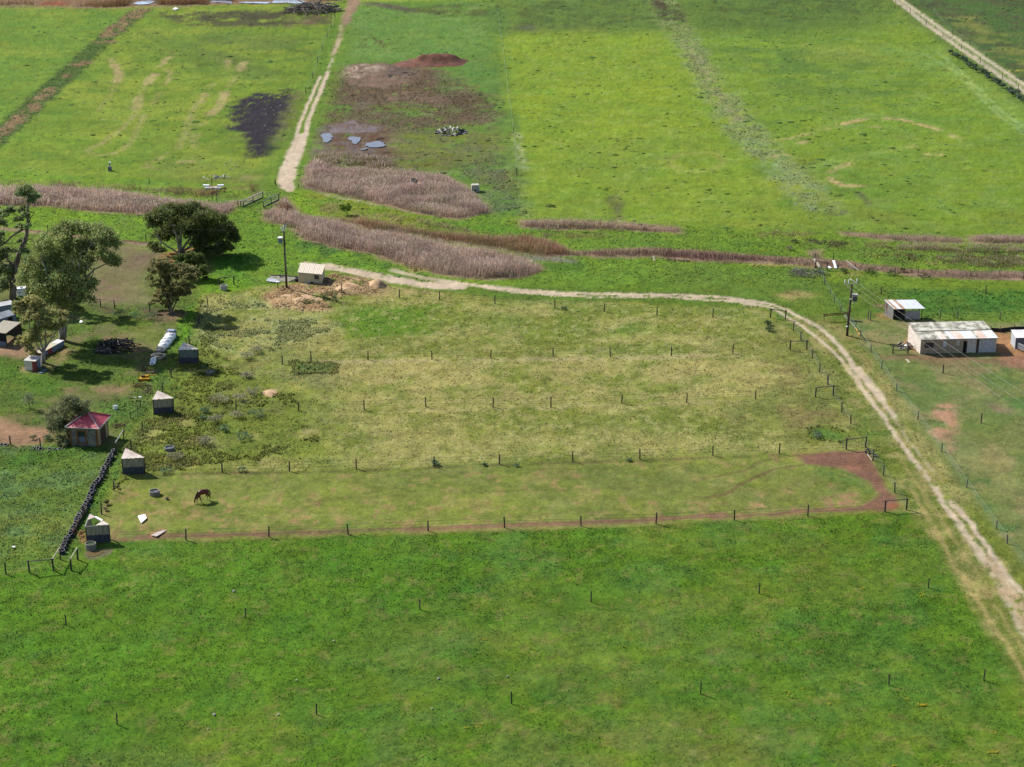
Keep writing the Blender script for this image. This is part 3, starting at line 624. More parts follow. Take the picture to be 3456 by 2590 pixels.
mix(poly('E', [(0, 1700), (500, 1600), (640, 1500), (720, 1560), (520, 2040), (-100, 2120)], 2.5, 2), (140, 162, 72), 0.6, (2.5, 0.44, 0.58, 143))
mix(poly('l', [(200, 800), (620, 690), (1300, 620), (1400, 700), (1280, 830), (760, 880), (0, 890)], 0.8, 0.8), (176, 162, 108), 0.8, (1.8, 0.3, 0.5, 144), t=0.12)
mix(poly('E', [(880, 1300), (1000, 1180), (1060, 1340), (920, 1480), (820, 1600), (740, 1800), (600, 2040), (520, 2020), (760, 1580)], 1.0, 1.0), (96, 150, 56), 0.85, (2.5, 0.25, 0.5, 145), t=0.3, d=2.4)
mix(poly('E', [(900, 1480), (1000, 1370), (1110, 1390), (1010, 1460), (940, 1500)], 0.8, 0.8), (134, 172, 38), 0.8, t=0.25)
mix(poly('l', [(1340, 760), (1500, 560), (1720, 600), (1800, 760), (1600, 830)], 0.8, 0.8), (136, 152, 62), 0.8, t=0.12)
mix(poly('l', [(1760, 780), (1900, 560), (2100, 480), (2300, 640), (2100, 780), (1900, 870)], 0.8, 0.8), (128, 162, 40), 0.8, t=0.14)

# --- the strip paddocks
STRIPS = [(440, 640), (640, 610), (880, 622), (1080, 650), (1300, 655), (1640, 668), (1720, 720), (1800, 830), (1900, 970), (1500, 985), (1090, 1000), (770, 1015), (330, 1030), (250, 1080), (280, 960), (360, 850), (410, 740)]
mix(poly('F', STRIPS, 1.5, 1), (154, 160, 76), 0.95, t=0.14, d=0.8)
mix(poly('F', STRIPS, 1.5, 1), (122, 146, 60), 0.6, (7, 0.44, 0.6, 151))
mix(poly('F', STRIPS, 1.5, 1), (184, 176, 104), 0.6, (4.5, 0.44, 0.6, 152), t=0.15)
mix(poly('F', [(690, 650), (1050, 655), (1640, 672), (1690, 700), (1300, 730), (1000, 750), (740, 700)], 2.5, 2), (118, 148, 58), 0.75, (5, 0.3, 0.55, 153))
mix(poly('F', [(720, 690), (800, 660), (960, 660), (920, 720), (760, 740)], 2, 2), (104, 152, 40), 0.8, (4, 0.25, 0.5, 154), t=0.14)
mix(poly('F', [(740, 735), (1100, 735), (1640, 765), (1640, 775), (1000, 775), (740, 760)], 2, 2), (134, 150, 68), 0.7, (4, 0.35, 0.5, 155))
mix(poly('F', [(690, 790), (1100, 775), (1700, 775), (1740, 850), (1200, 870), (780, 880)], 3, 2), (190, 178, 108), 0.66, (4, 0.34, 0.56, 156), t=0.15)
mix(poly('F', [(900, 885), (1640, 870), (1740, 900), (1500, 940), (1000, 950)], 3, 2), (128, 146, 62), 0.8, (5, 0.35, 0.55, 157))
mix(poly('F', [(780, 940), (1500, 920), (1640, 960), (1100, 990), (640, 1005)], 3, 2), (178, 174, 100), 0.6, (4, 0.36, 0.55, 158))
mix(line('F', [(680, 783), (940, 781), (1320, 775), (1590, 768)], 1.6, 0.8, 0.8), (214, 196, 142), 0.7, (2.5, 0.3, 0.5, 170))
mix(line('F', [(800, 891), (1070, 885), (1345, 877), (1640, 868)], 1.2, 0.6, 0.8), (200, 188, 124), 0.6, (2.5, 0.35, 0.5, 170))
mix(poly('F', STRIPS, 1.5, 1), (206, 196, 132), 0.4, (1.0, 0.54, 0.68, 173))
mix(poly('F', [(1640, 700), (1700, 720), (1760, 790), (1880, 960), (1640, 965), (1560, 900), (1680, 820)], 2.5, 2), (134, 142, 72), 0.8, (4, 0.3, 0.5, 159))
mix(poly('F', [(1660, 790), (1740, 790), (1760, 830), (1690, 840)], 2, 2), (150, 130, 88), 0.5, (2.5, 0.38, 0.54, 160))
mix(poly('F', [(1690, 860), (1820, 890), (1820, 920), (1700, 930)], 2, 2), (154, 130, 90), 0.55, (2.5, 0.38, 0.54, 161))
mix(poly('I', [(680, 420), (800, 400), (980, 450), (960, 500), (700, 490)], 1.2, 1.2), (92, 142, 58), 0.85, t=0.25)
mix(poly('F', [(440, 650), (520, 635), (590, 660), (600, 690), (700, 680), (740, 700), (640, 750), (560, 780), (420, 740)], 1.5, 1.5), (186, 194, 126), 0.8, (3.5, 0.3, 0.5, 163), t=0.18)
mix(poly('F', [(540, 765), (660, 735), (700, 800), (560, 800)], 2, 2), (152, 160, 88), 0.7, (3, 0.3, 0.5, 164))
mix(poly('F', [(500, 780), (720, 780), (720, 850), (600, 900), (500, 900)], 2.5, 2), (138, 142, 86), 0.75, (3, 0.4, 0.55, 165))
mix(poly('F', [(360, 840), (430, 750), (520, 800), (480, 900), (420, 1000), (330, 1020), (270, 960)], 2, 2), (158, 164, 78), 0.75, (3, 0.35, 0.5, 166), t=0.26)
mix(poly('F', [(390, 740), (430, 720), (440, 790), (350, 900), (280, 960), (330, 860)], 1.5, 1.5), (106, 146, 54), 0.8, (2.5, 0.3, 0.5, 167), t=0.25, d=2)
mix(poly('F', [(430, 860), (520, 780), (600, 860), (560, 990), (470, 1000)], 2, 2), (126, 140, 62), 0.75, (3, 0.35, 0.5, 168))
mix(poly('F', [(560, 840), (610, 840), (600, 855), (565, 855)], 0.8, 1), (220, 180, 130), 0.8, (1.2, 0.25, 0.4, 169))
mix(poly('F', [(630, 785), (720, 785), (720, 805), (640, 808)], 1, 1), (106, 134, 66), 0.85, t=0.4, d=2)
mix(poly('F', [(240, 1080), (330, 860), (420, 720), (470, 690), (540, 790), (680, 860), (740, 1000), (300, 1030)], 4, 3), (124, 150, 58), 0.75, (3.5, 0.36, 0.54, 176), t=0.18)
# straw and spoil round the pump shed
STR = [(200, 1000), (330, 930), (500, 930), (640, 860), (820, 880), (960, 900), (1010, 940), (960, 990), (760, 1000), (660, 1030), (600, 1110), (400, 1120), (250, 1090)]
mix(poly('G', STR, 1.2, 1.5), (222, 186, 140), 0.9, (2.2, 0.27, 0.46, 171), t=0.16, d=0.5)
mix(poly('G', STR, 1.2, 1.5), (172, 128, 92), 0.7, (1.4, 0.5, 0.62, 172))
mix(poly('G', [(980, 950), (1300, 975), (1400, 1000), (1100, 1000), (900, 1010)], 1.2, 1.5), (200, 172, 120), 0.7, (2.2, 0.36, 0.5, 173), t=0.14)
mix(poly('G', [(420, 1040), (520, 1020), (640, 990), (720, 1000), (620, 1090), (480, 1090)], 1, 1.2), (98, 132, 66), 0.75, (1.8, 0.44, 0.55, 174), t=0.3)
mix(poly('G', [(1090, 790), (1200, 790), (1300, 830), (1200, 840)], 1, 1), (206, 178, 116), 0.85, (1.5, 0.25, 0.45, 175), t=0.2)
mix(poly('G', [(730, 690), (780, 630), (840, 640), (820, 700)], 0.8, 0.8), (158, 112, 88), 0.8)
# horse strip
HS = [(225, 1085), (330, 1030), (480, 1022), (770, 1018), (1090, 1003), (1500, 987), (1870, 972), (1960, 1095), (1700, 1118), (1400, 1135), (900, 1153), (400, 1168), (240, 1170), (215, 1140)]
mix(poly('F', HS, 0.7, 0.5), (142, 160, 74), 0.95, t=0.045, d=0.9)
mix(poly('F', HS, 0.7, 0.5), (122, 140, 66), 0.75, (5, 0.46, 0.6, 181))
mix(poly('F', HS, 0.7, 0.5), (168, 160, 90), 0.6, (2.5, 0.52, 0.62, 182))
mix(poly('F', HS, 0.7, 0.5), (186, 150, 104), 0.6, (1.4, 0.6, 0.68, 183), d=0.3)
mix(poly('F', [(330, 1030), (800, 1022), (1100, 1010), (1500, 1000), (1500, 1060), (900, 1080), (500, 1060)], 3, 2), (128, 146, 72), 0.7, (4, 0.35, 0.5, 184))
mix(poly('F', [(1200, 1040), (1500, 1010), (1850, 1010), (1880, 1080), (1500, 1110), (1200, 1120)], 3, 2), (130, 146, 76), 0.7, (3, 0.35, 0.5, 185))
BR = (148, 108, 90)
mix(poly('I', [(620, 600), (800, 578), (960, 575), (1095, 570), (1140, 650), (1200, 720), (1240, 830), (1320, 915), (1335, 960), (1260, 998), (900, 1008), (680, 1008), (300, 1035), (0, 1062), (0, 1046), (300, 1018), (600, 992), (800, 980), (1050, 975), (1160, 920), (1175, 880), (1120, 790), (1020, 745), (930, 695), (800, 680), (660, 668)], 0.6, 0.6), BR, 0.97, t=0.02, d=0.06, rl=0.5)
mix(poly('I', [(930, 680), (1060, 670), (1100, 700), (980, 710)], 0.8, 0.6), (188, 132, 106), 0.7, (1.5, 0.3, 0.5, 186))
mix(poly('I', [(1240, 960), (1320, 930), (1330, 970), (1290, 995)], 0.4, 0.4), (166, 104, 76), 0.8)
mix(poly('I', [(790, 900), (1000, 868), (1090, 920), (1000, 985), (830, 985), (840, 930)], 1, 1), (182, 142, 108), 0.8, (1.5, 0.34, 0.48, 187), d=0.2)
mix(poly('I', [(780, 700), (1000, 740), (1120, 800), (1160, 890), (1080, 900), (900, 850), (700, 720)], 1.2, 1.2), (104, 140, 68), 0.7, (1.6, 0.36, 0.5, 188), t=0.08)
for q in ([(0, 640), (80, 655), (60, 665)], [(130, 640), (240, 645), (230, 670), (140, 665)], [(330, 870), (365, 870), (360, 900)], [(280, 935), (400, 940), (400, 975), (300, 970)], [(470, 840), (570, 850), (560, 870)]):
    mix(poly('I', q + [q[0]], 0.6, 0.6), (206, 164, 118), 0.75, (1.0, 0.3, 0.5, 189))
mix(line('I', [(-40, 910), (60, 885), (150, 850), (210, 815), (300, 770), (400, 720), (500, 690), (640, 676)], 0.5, 0.25, 0.4), (126, 98, 72), 0.8)
mix(line('I', [(-60, 770), (100, 745), (250, 705), (330, 665), (430, 628), (620, 604)], 0.5, 0.25, 0.4), (128, 104, 76), 0.65)
mix(line('F', [(640, 1085), (900, 1070), (1150, 1060), (1300, 1058), (1500, 1040)], 0.5, 0.3, 0.5), (124, 122, 66), 0.55)
mix(line('F', [(700, 1035), (1000, 1020), (1300, 1012), (1500, 1000)], 0.45, 0.3, 0.5), (122, 118, 66), 0.4)
mix(line('F', [(1000, 1118), (1250, 1110), (1450, 1095)], 0.45, 0.3, 0.5), (122, 118, 66), 0.35)
mix(line('L', [(930, 800), (1100, 795), (1300, 785), (1540, 772), (1800, 765), (2212, 755)], 0.7, 0.3, 0.4), (150, 112, 90), 0.8)
mix(line('F', [(300, 1160), (400, 1158), (580, 1154), (750, 1149), (900, 1144), (1080, 1136), (1250, 1130), (1420, 1123), (1560, 1113)], 1.3, 0.35, 0.4), (152, 114, 92), 0.85)
mix(line('F', [(390, 1172), (580, 1166), (750, 1160), (930, 1152), (1100, 1146), (1420, 1138), (1760, 1120), (1960, 1104)], 1.2, 0.4, 0.4), (160, 152, 88), 0.7, t=0.05)
mix(line('F', [(340, 1028), (480, 1022), (625, 1021), (770, 1018), (1080, 1005), (1390, 995), (1690, 984)], 0.7, 0.3, 0.3), (112, 100, 66), 0.7, (1.6, 0.3, 0.5, 190))
mix(poly('L', [(1230, 730), (1330, 690), (1380, 740), (1240, 775)], 0.5, 0.5), (196, 136, 98), 0.8, (1.0, 0.25, 0.45, 191))
mix(poly('L', [(920, 690), (1080, 740), (1040, 800), (920, 780)], 0.7, 0.6), (164, 124, 100), 0.8, (1.2, 0.3, 0.5, 192))
mix(poly('L', [(650, 740), (710, 720), (720, 800), (700, 820), (670, 800)], 0.4, 0.4), (202, 146, 104), 0.85)
mix(poly('k', [(615, 830), (800, 790), (1000, 780), (1190, 790), (1130, 860), (990, 940), (850, 995), (680, 985), (615, 930)], 0.25, 0.3), (128, 112, 96), 1.0, d=0.0, rl=0.0)
for q in ([(1080, 1390), (1150, 1380), (1110, 1420)], [(1620, 1300), (1660, 1330), (1610, 1340)]):
    pass

# --- right-hand paddock and verges along the track
RP = [(1830, 690), (2300, 700), (2600, 1900), (2212, 1330), (2080, 1080), (1990, 940), (1900, 800)]
mix(poly('F', RP, 1.5, 1.2), (136, 148, 90), 0.9, t=0.07, d=0.9)
mix(poly('F', RP, 1.5, 1.2), (112, 142, 78), 0.75, (6, 0.46, 0.6, 201))
mix(poly('F', RP, 1.5, 1.2), (168, 152, 104), 0.6, (4, 0.52, 0.62, 202))
mix(poly('H', [(950, 1170), (1300, 1150), (1900, 1190), (2000, 1160), (2400, 1180), (2400, 1340), (2200, 1290), (1900, 1230), (1500, 1210), (1000, 1200)], 1.2, 1.2), (150, 116, 92), 0.85, (3, 0.25, 0.42, 203), t=0.04, d=0.2)
mix(poly('H', [(1300, 1160), (1900, 1200), (1800, 1300), (1300, 1260)], 2, 2), (150, 128, 92), 0.7, (2.5, 0.36, 0.5, 204))
mix(poly('H', [(1920, 960), (2050, 960), (2240, 1130), (2400, 1260), (2000, 1200), (1960, 1150)], 0.8, 0.8), (196, 146, 104), 0.95, (2, 0.15, 0.3, 205), d=0.03, t=0.02)
mix(poly('H', [(1960, 1160), (2200, 1170), (2400, 1290), (2100, 1250)], 1, 1), (184, 138, 112), 0.85, d=0.1)
mix(poly('H', [(1920, 940), (2100, 940), (2100, 1000), (1980, 980)], 0.8, 0.8), (150, 124, 84), 0.7, (1.5, 0.3, 0.5, 206))
mix(poly('H', [(1180, 1010), (1260, 1020), (1300, 1140), (1240, 1130), (1140, 1070)], 0.6, 0.6), (196, 150, 108), 0.85, d=0.2)
mix(poly('H', [(920, 800), (1060, 790), (1060, 860), (950, 850)], 0.6, 0.8), (196, 160, 106), 0.8, (1.5, 0.25, 0.45, 207))
mix(poly('H', [(920, 720), (1000, 720), (990, 750), (930, 745)], 0.6, 0.6), (158, 128, 98), 0.8)
mix(poly('I', [(1590, 250), (1660, 238), (1770, 260), (1730, 330), (1690, 420), (1660, 480), (1700, 600), (1640, 520), (1560, 430), (1600, 340), (1555, 310)], 0.9, 1.0), (206, 158, 126), 0.92, (2.5, 0.22, 0.4, 208), d=0.08, t=0.02)
mix(poly('I', [(1640, 450), (1740, 420), (1720, 620), (1760, 720), (1700, 640)], 1, 1), (178, 140, 112), 0.7, (2, 0.35, 0.5, 209))
mix(poly('I', [(1540, 350), (1640, 360), (1660, 400), (1570, 410)], 0.6, 0.6), (100, 140, 80), 0.9, t=0.2)
mix(poly('I', [(1950, 240), (2100, 270), (2150, 310), (2000, 300)], 1, 1), (170, 140, 116), 0.7, (2, 0.35, 0.5, 210))
mix(poly('I', [(2080, 200), (2300, 180), (2300, 300), (2120, 280)], 1.5, 1.5), (92, 140, 72), 0.85)
mix(poly('I', [(1700, 600), (2100, 560), (2300, 900), (2000, 900)], 3, 2), (164, 156, 96), 0.6, (3, 0.38, 0.5, 211))
mix(poly('I', [(2060, 1080), (2160, 1090), (2200, 1150), (2100, 1150)], 1, 1), (88, 128, 76), 0.85, t=0.2)
VG = [(1700, 690), (1790, 680), (1900, 800), (2000, 950), (2100, 1090), (2300, 1350), (2300, 1700), (2200, 1460), (2080, 1280), (1960, 1100), (1890, 960), (1800, 830)]
mix(poly('F', VG, 1.2, 1), (142, 150, 76), 0.9, t=0.13, d=0.8)
mix(poly('F', VG, 1.2, 1), (112, 140, 60), 0.65, (3.5, 0.44, 0.58, 213))
mix(poly('F', VG, 1.2, 1), (184, 170, 108), 0.7, (3, 0.48, 0.6, 214))
mix(poly('I', [(840, -60), (960, 0), (1080, 200), (1200, 380), (1420, 700), (1560, 980), (1400, 960), (1150, 640), (1000, 400), (880, 200)], 1.2, 1), (112, 142, 62), 0.7, (2.5, 0.3, 0.5, 215), t=0.16)
mix(poly('I', [(1160, 40), (1240, 0), (1460, 380), (1640, 640), (1800, 860), (1880, 1000), (1760, 980), (1560, 700), (1330, 330)], 1, 1), (172, 166, 102), 0.8, (2.5, 0.3, 0.5, 216), t=0.15)
mix(poly('H', [(780, 1010), (860, 1080), (1000, 1400), (1140, 1560), (1000, 1540), (760, 1200), (560, 950), (440, 860), (600, 900)], 1, 1), (172, 158, 98), 0.8, (2.5, 0.32, 0.5, 217), t=0.14)
mix(poly('K', [(1300, 90), (1420, 130), (1686, 470), (1686, 620), (1560, 450), (1400, 200)], 0.8, 0.8), (128, 148, 58), 0.8, t=0.14)

# --- near paddock
NP = [(-900, 1260), (0, 1245), (140, 1222), (240, 1205), (262, 1182), (400, 1173), (900, 1157), (1400, 1137), (1960, 1108), (2020, 1180), (2160, 1430), (2600, 2100), (2600, 6000), (-900, 6000)]
mix(poly('F', NP, 0.6, 0.5), (106, 146, 44), 0.97, t=0.14, d=1.6)
mix(poly('F', NP, 0.6, 0.5), (92, 142, 34), 0.75, (7, 0.42, 0.6, 221), t=0.17)
mix(poly('F', NP, 0.6, 0.5), (92, 140, 62), 0.5, (4, 0.5, 0.62, 222))
mix(poly('F', NP, 0.6, 0.5), (122, 154, 52), 0.45, (9, 0.5, 0.66, 223), t=0.11)
mix(poly('F', [(-200, 1230), (400, 1180), (900, 1165), (1000, 1300), (600, 1500), (300, 1658), (-200, 1700)], 6, 4), (94, 148, 34), 0.7, (6, 0.25, 0.5, 224), t=0.17)
mix(poly('F', [(850, 1300), (1500, 1250), (1700, 1330), (1500, 1480), (1100, 1480), (800, 1420)], 6, 4), (116, 144, 64), 0.55, (4, 0.38, 0.58, 225), t=0.12)
mix(poly('F', [(1300, 1480), (1500, 1440), (1800, 1560), (2212, 1540), (2300, 1750), (1200, 1750)], 5, 4), (116, 142, 62), 0.6, (4, 0.38, 0.58, 226), t=0.12)
mix(poly('F', [(900, 1560), (1300, 1500), (1700, 1580), (1700, 1760), (800, 1760)], 5, 4), (122, 140, 70), 0.5, (3, 0.42, 0.58, 227), t=0.1)
mix(poly('F', [(0, 1560), (400, 1600), (900, 1560), (900, 1760), (-100, 1760)], 5, 4), (106, 136, 62), 0.65, (4, 0.36, 0.55, 228))
mix(poly('F', [(1500, 1180), (1950, 1130), (2050, 1250), (1900, 1330), (1500, 1300)], 4, 3), (112, 142, 50), 0.75, (5, 0.3, 0.55, 229), t=0.12)
mix(poly('F', [(1700, 1330), (1950, 1300), (2100, 1420), (2150, 1560), (1800, 1500)], 4, 3), (80, 132, 46), 0.75, (4, 0.3, 0.5, 230), t=0.18)
for cx, cy in ((252, 1565), (683, 1543), (1105, 1520), (1513, 1495), (1276, 1298), (907, 1315)):
    mix(poly('F', [(cx - 26, cy - 6), (cx + 22, cy - 8), (cx + 40, cy + 6), (cx - 10, cy + 10)], 0.9, 0.8), (116, 152, 44), 0.7, t=0.06)
    mix(poly('F', [(cx - 90, cy - 36), (cx + 90, cy - 40), (cx + 100, cy + 24), (cx - 80, cy + 34)], 3, 2), (74, 134, 34), 0.6, (3, 0.3, 0.5, 231))
idx_ = NP
mix(poly('F', NP, 0.6, 0.5), (158, 146, 96), 0.3, (1.3, 0.62, 0.72, 233), t=0.06)

# --- vehicle tracks
PALE = (230, 208, 180)
def road(z, pts, w, soft=0.35, warp=0.45, rgb=PALE, amt=1.0, mot=None):
    mix(line(z, pts, w, soft, warp), rgb, amt, mot, t=0.02, d=0.03, rl=0.35, tr=1.0 if mot is None else 0.9)
mix(line('A', [(2205, 180), (2120, 470), (2060, 560), (1960, 840), (1900, 960), (1840, 1080), (1790, 1230)], 9, 3, 2), (112, 152, 52), 0.8)
road('A', [(2128, 468), (2085, 585), (2040, 685), (2000, 785), (1985, 875)], 1.05, soft=0.3, warp=0.3)
road('A', [(2078, 495), (2040, 590), (1990, 695), (1945, 805), (1925, 880)], 0.8, soft=0.3, warp=0.35)
mix(poly('A', [(1922, 872), (2003, 862), (1985, 940), (1966, 1000), (1930, 1080), (1910, 1180), (1905, 1240), (1868, 1252), (1800, 1205), (1812, 1120), (1850, 1020), (1885, 950)], 0.4, 0.6), PALE, 1.0, t=0.02, d=0.02, rl=0.35, tr=1.0)
road('A', [(2205, 258), (2185, 300), (2162, 360)], 1.2, amt=0.8, mot=(2, 0.2, 0.4, 241))
road('B', [(278, 150), (268, 230), (245, 300), (215, 400), (195, 450)], 0.8, amt=0.6, mot=(2, 0.3, 0.5, 242))
mix(poly('B', [(330, -60), (420, -60), (400, 10), (355, 90), (325, 158), (272, 155), (300, 80)], 1.0, 1.2), (176, 142, 118), 0.95, t=0.02, d=0.05, tr=1.0)
mix(line('B', [(290, 170), (265, 250), (230, 340)], 1.6, 0.8, 1.0), (180, 160, 118), 0.6)
road('C', [(1440, -40), (1500, 0), (1580, 60), (1670, 132), (1760, 195), (1860, 268), (1960, 335), (2060, 405), (2212, 505), (2400, 630)], 1.9, rgb=(218, 204, 172))
road('C', [(1480, -40), (1535, 0), (1610, 55), (1700, 118), (1800, 190), (1900, 255), (2000, 325), (2100, 392), (2212, 468), (2400, 600)], 1.7, rgb=(218, 204, 172))
# the farm track: one wide ribbon at the pump shed, two wheel ruts after the bend
TR = [(465, 785), (520, 795), (600, 803), (700, 818), (800, 838), (950, 868), (1080, 900), (1200, 925), (1400, 938), (1600, 950), (1800, 962), (2000, 975), (2212, 985)]
mix(line('G', [(600, 800), (740, 830), (950, 868), (1080, 898), (1300, 930), (1500, 944)], 3.2, 0.5, 0.9), PALE, 1.0, (1.5, 0.18, 0.36, 243), t=0.02, d=0.05, rl=0.35, tr=1.0)
road('G', TR[:3], 2.0, amt=0.95)
road('G', [(720, 838), (900, 870), (1050, 895)], 1.6, amt=0.85, mot=(1.8, 0.3, 0.45, 244))
road('G', [(1060, 830), (1130, 850), (1260, 880), (1330, 890), (1420, 910)], 1.6, soft=0.6, amt=0.8)
road('F', [(960, 608), (1100, 625), (1200, 632), (1300, 636), (1450, 637), (1530, 640), (1580, 645), (1630, 652), (1664, 658)], 1.1)
road('F', [(1000, 612), (1100, 631), (1200, 639), (1300, 643), (1450, 644), (1530, 648), (1590, 652), (1630, 659), (1664, 666)], 0.9, mot=(1.8, 0.2, 0.4, 245))
mix(line('F', [(1060, 622), (1200, 636), (1450, 640), (1560, 646), (1630, 660)], 2.4, 0.5, 0.5), PALE, 0.75, (1.6, 0.42, 0.52, 246), t=0.03, d=0.2)
road('H', [(0, 718), (150, 775), (300, 850), (420, 920), (520, 1000), (600, 1085), (660, 1165), (720, 1260), (800, 1350), (880, 1450), (960, 1560)], 0.85, soft=0.25, warp=0.3)
road('H', [(0, 750), (100, 800), (230, 880), (340, 960), (440, 1035), (520, 1105), (590, 1180), (640, 1240), (700, 1320), (760, 1410), (820, 1480), (870, 1560)], 0.6, soft=0.25, warp=0.3)
mix(line('H', [(640, 1240), (760, 1410), (900, 1600)], 1.0, 0.4, 0.3), (196, 190, 116), 0.6)
road('I', [(1040, -20), (1110, 70), (1170, 150), (1240, 250), (1300, 340)], 0.9, amt=0.85, mot=(1.6, 0.2, 0.4, 247))
road('I', [(970, -20), (1040, 80), (1110, 190), (1190, 290), (1250, 380), (1310, 470), (1390, 570), (1440, 640), (1500, 715), (1560, 800), (1600, 870), (1650, 950), (1720, 1040), (1790, 1150), (1860, 1230), (1940, 1340), (2030, 1440), (2130, 1580)], 0.75, soft=0.3, warp=0.45, mot=(0.9, 0.26, 0.42, 253), amt=0.9)
road('I', [(1300, 340), (1370, 450), (1450, 560), (1540, 680), (1620, 790)], 0.4, soft=0.3, amt=0.5, mot=(1.6, 0.3, 0.5, 248))
road('I', [(1700, 930), (1760, 1010), (1830, 1080), (1920, 1200), (2000, 1330), (2080, 1450), (2180, 1570)], 0.7, soft=0.3, warp=0.45, mot=(0.9, 0.28, 0.44, 254), amt=0.9)
road('K', [(1300, 120), (1370, 210), (1450, 320), (1510, 430), (1560, 500), (1640, 590), (1720, 680)], 0.5, soft=0.3, warp=0.4, mot=(0.9, 0.26, 0.42, 255))
road('K', [(1160, 0), (1230, 120), (1310, 250), (1400, 370), (1470, 480), (1540, 580), (1600, 680), (1650, 800), (1700, 900), (1790, 1060)], 0.6, soft=0.4, warp=0.4, amt=0.8, mot=(1.2, 0.25, 0.42, 249))
mix(poly('K', [(1420, 380), (1480, 380), (1560, 500), (1700, 700), (1760, 900), (1690, 880), (1600, 720), (1500, 540)], 0.5, 0.6), (206, 178, 142), 0.75, (0.9, 0.42, 0.56, 250), t=0.03, d=0.15, tr=0.9)
for pts, am in (([(1000, 0), (1060, 80), (1120, 180), (1180, 300), (1250, 420), (1330, 540), (1400, 640), (1470, 760), (1560, 900), (1640, 1040), (1700, 1150)], .75),
                ([(1080, 0), (1150, 110), (1200, 200), (1280, 320), (1370, 460), (1470, 620), (1560, 760), (1640, 900), (1700, 1010)], .5)):
    mix(line('K', pts, 0.55, 0.35, 0.4), (196, 172, 112), am, (1.4, 0.22, 0.45, 251), t=0.04, d=0.3)
mix(line('I', [(1320, 590), (1400, 720), (1480, 860), (1560, 1000)], 0.45, 0.35, 0.35), (190, 170, 104), 0.6, (1.4, 0.25, 0.45, 252), t=0.05)

# --- overall variation
varc = 1.0 + 0.34 * (fbm(X, Y, 0.95, 2, 303) - 0.5) + 0.34 * (mid - 0.5) + 0.45 * (fine - 0.5) + 0.16 * (big - 0.5) + 0.3 * (streak - 0.5)
veg = np.clip(colr[:, 1] / (colr[:, 0] + 1e-5), 0.8, 1.6)
colr *= varc[:, None]
hue = (fbm(X, Y, 5.0, 3, 301) - 0.5) * 0.3 + (fine - 0.5) * 0.3
colr[:, 0] *= 1 + hue * np.where(veg > 1.05, 0.8, 0.2); colr[:, 2] *= 1 - hue * np.where(veg > 1.05, 0.9, 0.1)
lum_ = colr @ np.array([0.3, 0.6, 0.1])
colr = colr * 0.98 + lum_[:, None] * 0.02
green_ = sstep(1.05, 1.35, colr[:, 1] / (colr[:, 0] + 1e-6))
colr[:, 2] *= 1 - 0.15 * green_
colr[:, 1] *= 1 - 0.05 * green_; colr[:, 0] *= 1 + 0.03 * green_
colr = np.clip(colr, 0.004, 0.9)
# --- relief: tussocks, plus the spoil banks at the pump shed
Z = relief * (0.05 * fbm(X, Y, 0.5, 3, 311) + 0.26 * (fbm(X, Y, 1.5, 3, 315) - 0.45) * np.clip((tall - .07) / 0.1, 0, 1.2) + 0.10 * (mid - 0.4) * np.clip(tall / 0.15, 0.3, 2.0) + 0.05 * (fbm(X, Y, 1.1, 2, 317) - 0.3))
Z += relief * np.where(Y > 330, 0.25 * (fbm(X * 0.6, Y, 1.6, 4, 331) - 0.45), 0.0)
ix, m = poly('G', STR, 1.5, 1.0); Z[ix] += m * (0.1 + 0.75 * np.clip(fbm(X[ix], Y[ix], 1.9, 4, 321) - 0.36, 0, 1))
ix, m = poly('A', BLK, 2.0, 1.0); Z[ix] += m * 0.5 * (fbm(X[ix], Y[ix], 0.9, 3, 322) - 0.4)
Z = np.where(inframe, Z, np.minimum(Z, 0.0) * 0.0 + 0.02)
Z[Y > 900] = 0.0
V = np.stack([X, Y, Z], 1)
ii = np.arange(NY * NX).reshape(NY, NX)
q = np.stack([ii[1:, :-1], ii[1:, 1:], ii[:-1, 1:], ii[:-1, :-1]], -1).reshape(-1, 4)
ftr = track[q].mean(1) > 0.5

def ground_mat(name, var, bump, sc):
    return veg_mat(name, rough=0.95, scale=sc, var=var, bump=bump, spec=0.05)
M_ground = ground_mat("pasture_ground", 0.28, 0.10, 2.4)
M_track = ground_mat("track_dirt", 0.14, 0.05, 3.0)
def subset(faces):
    u, inv = np.unique(faces, return_inverse=True)
    return V[u], inv.reshape(faces.shape), colr[u]
for nm, sel, mm in (("ground", ~ftr, M_ground), ("dirt_track", ftr, M_track)):
    vv, ff, cc = subset(q[sel])
    o = link(nm, mesh_np(nm, vv, ff.ravel(), np.full(len(ff), 4), mm, cc, smooth=True))
    o['kind'] = 'structure'
# lookup of the ground under a point
def near_vert(x, y):
    px, py = proj(x, y)
    i = np.clip(np.searchsorted(gx_, px), 0, NX - 1); j = np.clip(np.searchsorted(gy_, py), 0, NY - 1)
    return j * NX + i
def gz(x, y):
    return float(Z[int(near_vert(np.array([x]), np.array([y]))[0])])

